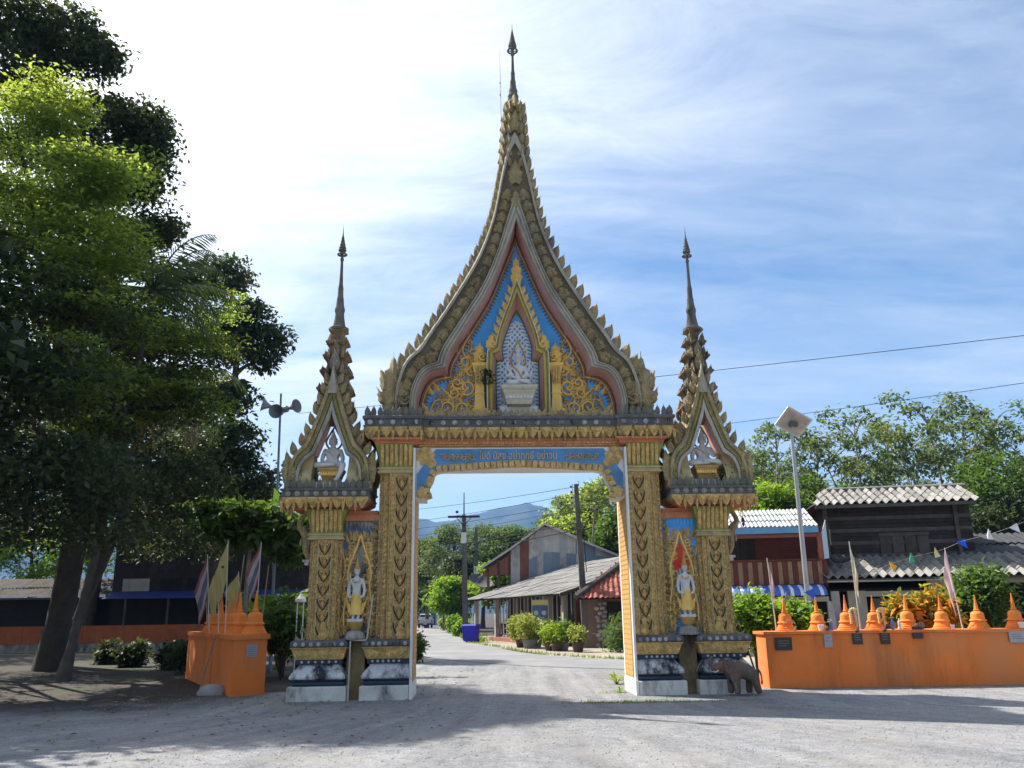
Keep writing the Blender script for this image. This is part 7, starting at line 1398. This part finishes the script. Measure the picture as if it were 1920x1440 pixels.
for i,(x,y,r,lab) in enumerate(((-13,66,3.2,'bushy tree left of the road, hidden by the left pillar, nearest'),(-19,78,4,'bushy tree left of the road, second from the gate'),(-24,96,4.5,'bushy tree left of the road, third from the gate'),(-31,120,5,'bushy tree left of the road, farthest'))):
    tree('roadside_tree',[(x,y,0),(x+.2,y,2.5),(x,y,4.5)],.25,.09,[(x,y,4.6,r,r,r*.75,110),(x+r*.5,y+1,3.4,r*.6,r*.6,r*.5,50),(x-r*.5,y-1,3.2,r*.6,r*.6,r*.5,50)],.34,L_MID,lab,group='trees left of the road',per=22,cr=.7,seed=190+i,nl=4)
# leafless-looking thin sprigs above the sunlit tree
tree('thin_tree',[(at(1110,1150,62).x,62,0),tuple(at(1112,1000,62)),tuple(at(1125,905,62))],.12,.03,[PC(x,y,62,13,7) for x,y in ((1045,938),(1060,955),(1110,930),(1130,905),(1150,900),(1158,925),(1140,945),(1085,950))],.24,L_RUB,'thin sparse tree whose twigs poke above the sunlit tree',per=16,cr=.35,seed=150,nl=8,bark=PALEBARK)
for i,(px,py,Y,rp,lm) in enumerate(((853,1182,74,14,L_BRI),(838,1178,92,12,L_YEL),(866,1190,64,13,L_BRI),(862,1160,80,20,L_MID))): bush('roadside_shrub',px,py,Y,rp,46,.22,lm,'leafy shrub on the grassy verge left of the blue bins, '+('middle of the row','farthest, yellowish','nearest to the bins','behind the row and taller')[i],'shrubs on the far verge',seed=i+30,cr=.3)
palm('areca_palm',[tuple(Vector((at(832,1150,88).x,88,0))),tuple(at(832,1120,88))],.12,.08,14,3.0,'feathery palm beside the road beyond the power pole',L_MID,0,9,.8)
random.seed(5)
b_ = gd(786,1232); bush('jamb_shrub',774,1225,30,19,70,.13,L_MID,'round green shrub just behind the left gate jamb',seed=41,cr=.16,per=20,h=1.25)
bigleaf_plant('spider_plant',gd(1156,1283),22,.5,.022,L_YEL,'yellow-green spiky plant at the foot of the right jamb','plant',7,1.0)
bigleaf_plant('spider_plant',gd(1163,1299),9,.22,.02,L_BRI,'tiny green weed tuft before the right jamb plant','plant',8,1.0)
# sprig growing from the right canopy and the shrine
for (x,y,z,n,lab,s) in ((4.42,.3,4.3,16,'small self-sown bush growing on the right canopy ledge',1),(-.72,.35,6.5,9,'wisp of weeds growing on the central shrine column',2),(-4.55,.9,4.45,16,'dark sprig behind the left seated statue',3)):
    p = gw(x,y,z); o = empty('wild_sprig',p,0,lab,'plant','weeds growing on the gate'); MB().tube([(0,0,-.12),(.02,-.02,.05),(.05,0,.2)],[.012,.01,.004],5).obj('stem',BARK,o); inst(leaf_mesh('foliage',[(.0,0,.12,.17,.12,.2,n)],.09,L_DARK,12,1.0,.06,seed=200+s),'foliage',o)
# potted plants before the shop
POTM = mat('dark_pot',(.09,.06,.05),.8,.3,4); POTC = mat('concrete_pot',(.22,.21,.19),.9,.2,4)
def potted(px,pyb,r,h,lm,lab,m,s,n=26,fr=.42):
    p = gd(px,pyb); o = empty('potted_plant',p,0,lab,'potted plant','potted plants before the shop'); MB().lathe([(r*.7,0),(r*.95,h*.9),(r*1.05,h*.92),(r*1.05,h),(r*.9,h),(r*.85,h*.85),(0,h*.85)],14).obj('pot',m,o,40)
    inst(leaf_mesh('foliage',[(0,0,h+fr*.9,fr,fr,fr*1.0,n)],.17,lm,18,.9,.16,.4,seed=s),'foliage',o); MB().tube([(0,0,h*.8),(.02,0,h+fr)],[.025,.01],5).obj('stem',BARK,o)
potted(977,1214,.28,.38,L_YEL,'large yellow-green bush in a dark pot, leftmost by the shop',POTM,301,60,.62); potted(993,1216,.36,.40,L_YEL,'yellow-green plant in a broad grey tub beside the leftmost pot',POTC,302,50,.6); potted(1006,1214,.3,.36,L_MID,'dark green plant in a grey tub, third from the left',POTC,303,34,.5)
potted(1032,1220,.30,.36,L_BRI,'bright plant in a dark pot at the centre of the row',POTM,304,28,.42); potted(1044,1221,.26,.36,L_BRI,'bright plant in a dark pot right of the centre pot',POTM,305,24,.4); potted(1056,1220,.3,.34,L_MID,'low green plant in a grey tub near the power pole',POTC,306,30,.45); potted(1084,1223,.28,.42,L_YEL,'yellowish plant in a brown pot at the foot of the power pole',POTM,307,22,.36); potted(1070,1212,.26,.34,L_DARK,'dark leafy plant behind the row, near the shop corner',POTM,308,36,.55); potted(1106,1205,.3,.36,L_DARK,'grey-green bushy plant right of the power pole',POTC,309,44,.6)
bush('fern_bush',1168,1205,36,26,40,.3,L_MID,'drooping feathery bush at the right gate jamb before the stone wall',seed=50,cr=.4,asp=.18)
# grass: verge and thin patches on the gravel
def grass(n, f, h0, h1, m, w=.012):
    mb = MB()
    for _ in range(n):
        x,y = f(); h = random.uniform(h0,h1); a = random.uniform(0,6.28); dx,dy = math.cos(a),math.sin(a); l = random.uniform(.1,.6)*h
        mb.add([(x-dy*w,y+dx*w,0.0),(x+dy*w,y-dx*w,0.0),(x+dx*l,y+dy*l,h)],[(0,1,2)])
    return mb
L_GR = leafmat('grass_blades',(.13,.19,.03),(.3,.4,.05),.4,.3)
def near_road(off,y0,y1):
    i = random.choice([k for k in range(len(road)-1) if y0<road[k][1]<y1]); a,b = road[i],road[i+1]; t = random.random(); d = Vector((b[0]-a[0],b[1]-a[1])).normalized(); o_ = off(); return a[0]+(b[0]-a[0])*t+d.y*o_, a[1]+(b[1]-a[1])*t-d.x*o_
mb = grass(3200,lambda: near_road(lambda: 2.45+abs(random.gauss(0,.7)),50,150),.12,.4,L_GR,.05)
m2 = grass(1600,lambda: near_road(lambda: -2.45-abs(random.gauss(0,1.2)),60,180),.15,.45,L_GR,.06); mb.add(m2.v,m2.f)
m2 = grass(700,lambda: near_road(lambda: 2.35+abs(random.gauss(0,.25)),26,49),.05,.16,L_GR,.02); mb.add(m2.v,m2.f)
o = mb.obj('verge_grass',L_GR); o['kind']='stuff'; o['label'] = 'green grass growing along the road verges'
def gp(px,py,sx,sy): 
    p = gd(px,py); return p.x+random.gauss(0,sx), p.y+random.gauss(0,sy)
mb = grass(700,lambda: gp(1175,1318,.55,.12),.02,.07,L_GR,.006)
for px,py,sx,sy,n in ((1255,1316,.5,.15,160),(1385,1315,.35,.12,90),(520,1322,.5,.2,160),(640,1320,.5,.15,60),(1150,1300,.2,.15,120),(1230,1164+150,.3,.1,60),(1470,1330,.6,.2,80),(450,1310,.4,.1,90),(1500,1291,.8,.05,120),(1700,1289,1.0,.05,140),(1850,1287,.9,.05,120),(470,1311,.3,.06,60),(1250,1309,.4,.04,60)):
    m2 = grass(n,lambda: gp(px,py,sx,sy),.02,.06,L_GR,.006); mb.add(m2.v,m2.f)
o = mb.obj('yard_grass',L_GR); o['kind']='stuff'; o['label'] = 'thin tufts of grass sprouting from the gravel by the gate'
# fallen leaves in the yard
mb = MB()
for _ in range(900):
    x,y = random.uniform(-15,-1),random.uniform(11,26); a = random.uniform(0,6.28); s = random.uniform(.03,.06); mb.add([(x+s*math.cos(a),y+s*math.sin(a),.02),(x-s*.4*math.sin(a),y+s*.4*math.cos(a),.035),(x-s*math.cos(a),y-s*math.sin(a),.02),(x+s*.4*math.sin(a),y-s*.4*math.cos(a),.025)],[(0,1,2,3)])
o = mb.obj('fallen_leaves',mat('dry_leaf',(.20,.13,.06),.8,.4,9)); o['kind']='stuff'; o['label'] = 'dry leaves scattered over the shaded yard'
# mountain ridge
prof = [(-3200,330),(-2200,420),(-1500,340),(-900,300),(-560,330),(-400,320),(-350,338),(-310,336),(-290,325),(-220,330),(-160,348),(-110,358),(-60,370),(0,374),(48,386),(75,374),(95,376),(130,360),(160,350),(260,330),(420,300),(700,340),(1200,420),(1900,330),(3200,380)]
Hm = bpy.data.meshes.new('mountain'); nx, ny = 420, 31; V = []; F = []
from mathutils import noise as NZ
for j in range(ny):
    t = j/(ny-1)
    for i in range(nx):
        x = -3200+6400*i/(nx-1); h = np.interp(x,[p[0] for p in prof],[p[1] for p in prof])
        k = math.sin(min(1,t/.7)*math.pi/2)**1.15 if t <= .7 else 1-(t-.7)*2.2
        n = NZ.fractal(Vector((x*.004,t*4.0,0)),1.0,2.0,5)*55*(.25+abs(math.sin(t*4)))*(0 if t==0 else 1)*(1-.8*math.exp(-((t-.7)/.08)**2)); rn = (1-abs(NZ.noise(Vector((x*.006,t*1.2,3)))))*-70*math.sin(math.pi*min(1,t/.7))
        V.append((x*(1+.0*t),1900+1600*t,max(-5,h*k+n+(rn if t<.7 else 0)) if j else -5))
for j in range(ny-1):
    for i in range(nx-1): F.append((j*nx+i,j*nx+i+1,(j+1)*nx+i+1,(j+1)*nx+i))
Hm.from_pydata(V,[],F); Hm.materials.append(mat('forested_slope',(.018,.032,.026),.95,.4,.012,0)); Hm.shade_smooth(); o = inst(Hm,'hills',None); o['kind'] = 'structure'
# ------------------------------------------------------------------ air
hz = MB().box(-4000,4000,-60,4200,-8,460).mesh('haze',[bpy.data.materials.new('haze_air')]); hm = hz.materials[0]; hm.use_nodes = True; nt = hm.node_tree; nt.nodes.clear(); ov = nd(nt,'ShaderNodeOutputMaterial'); pv = nd(nt,'ShaderNodeVolumePrincipled'); pv.inputs['Color'].default_value = (.26,.52,1,1); pv.inputs['Density'].default_value = .00017; pv.inputs['Anisotropy'].default_value = .0; nt.links.new(pv.outputs[0],ov.inputs['Volume'])
o = inst(hz,'haze',None); o['kind'] = 'stuff'
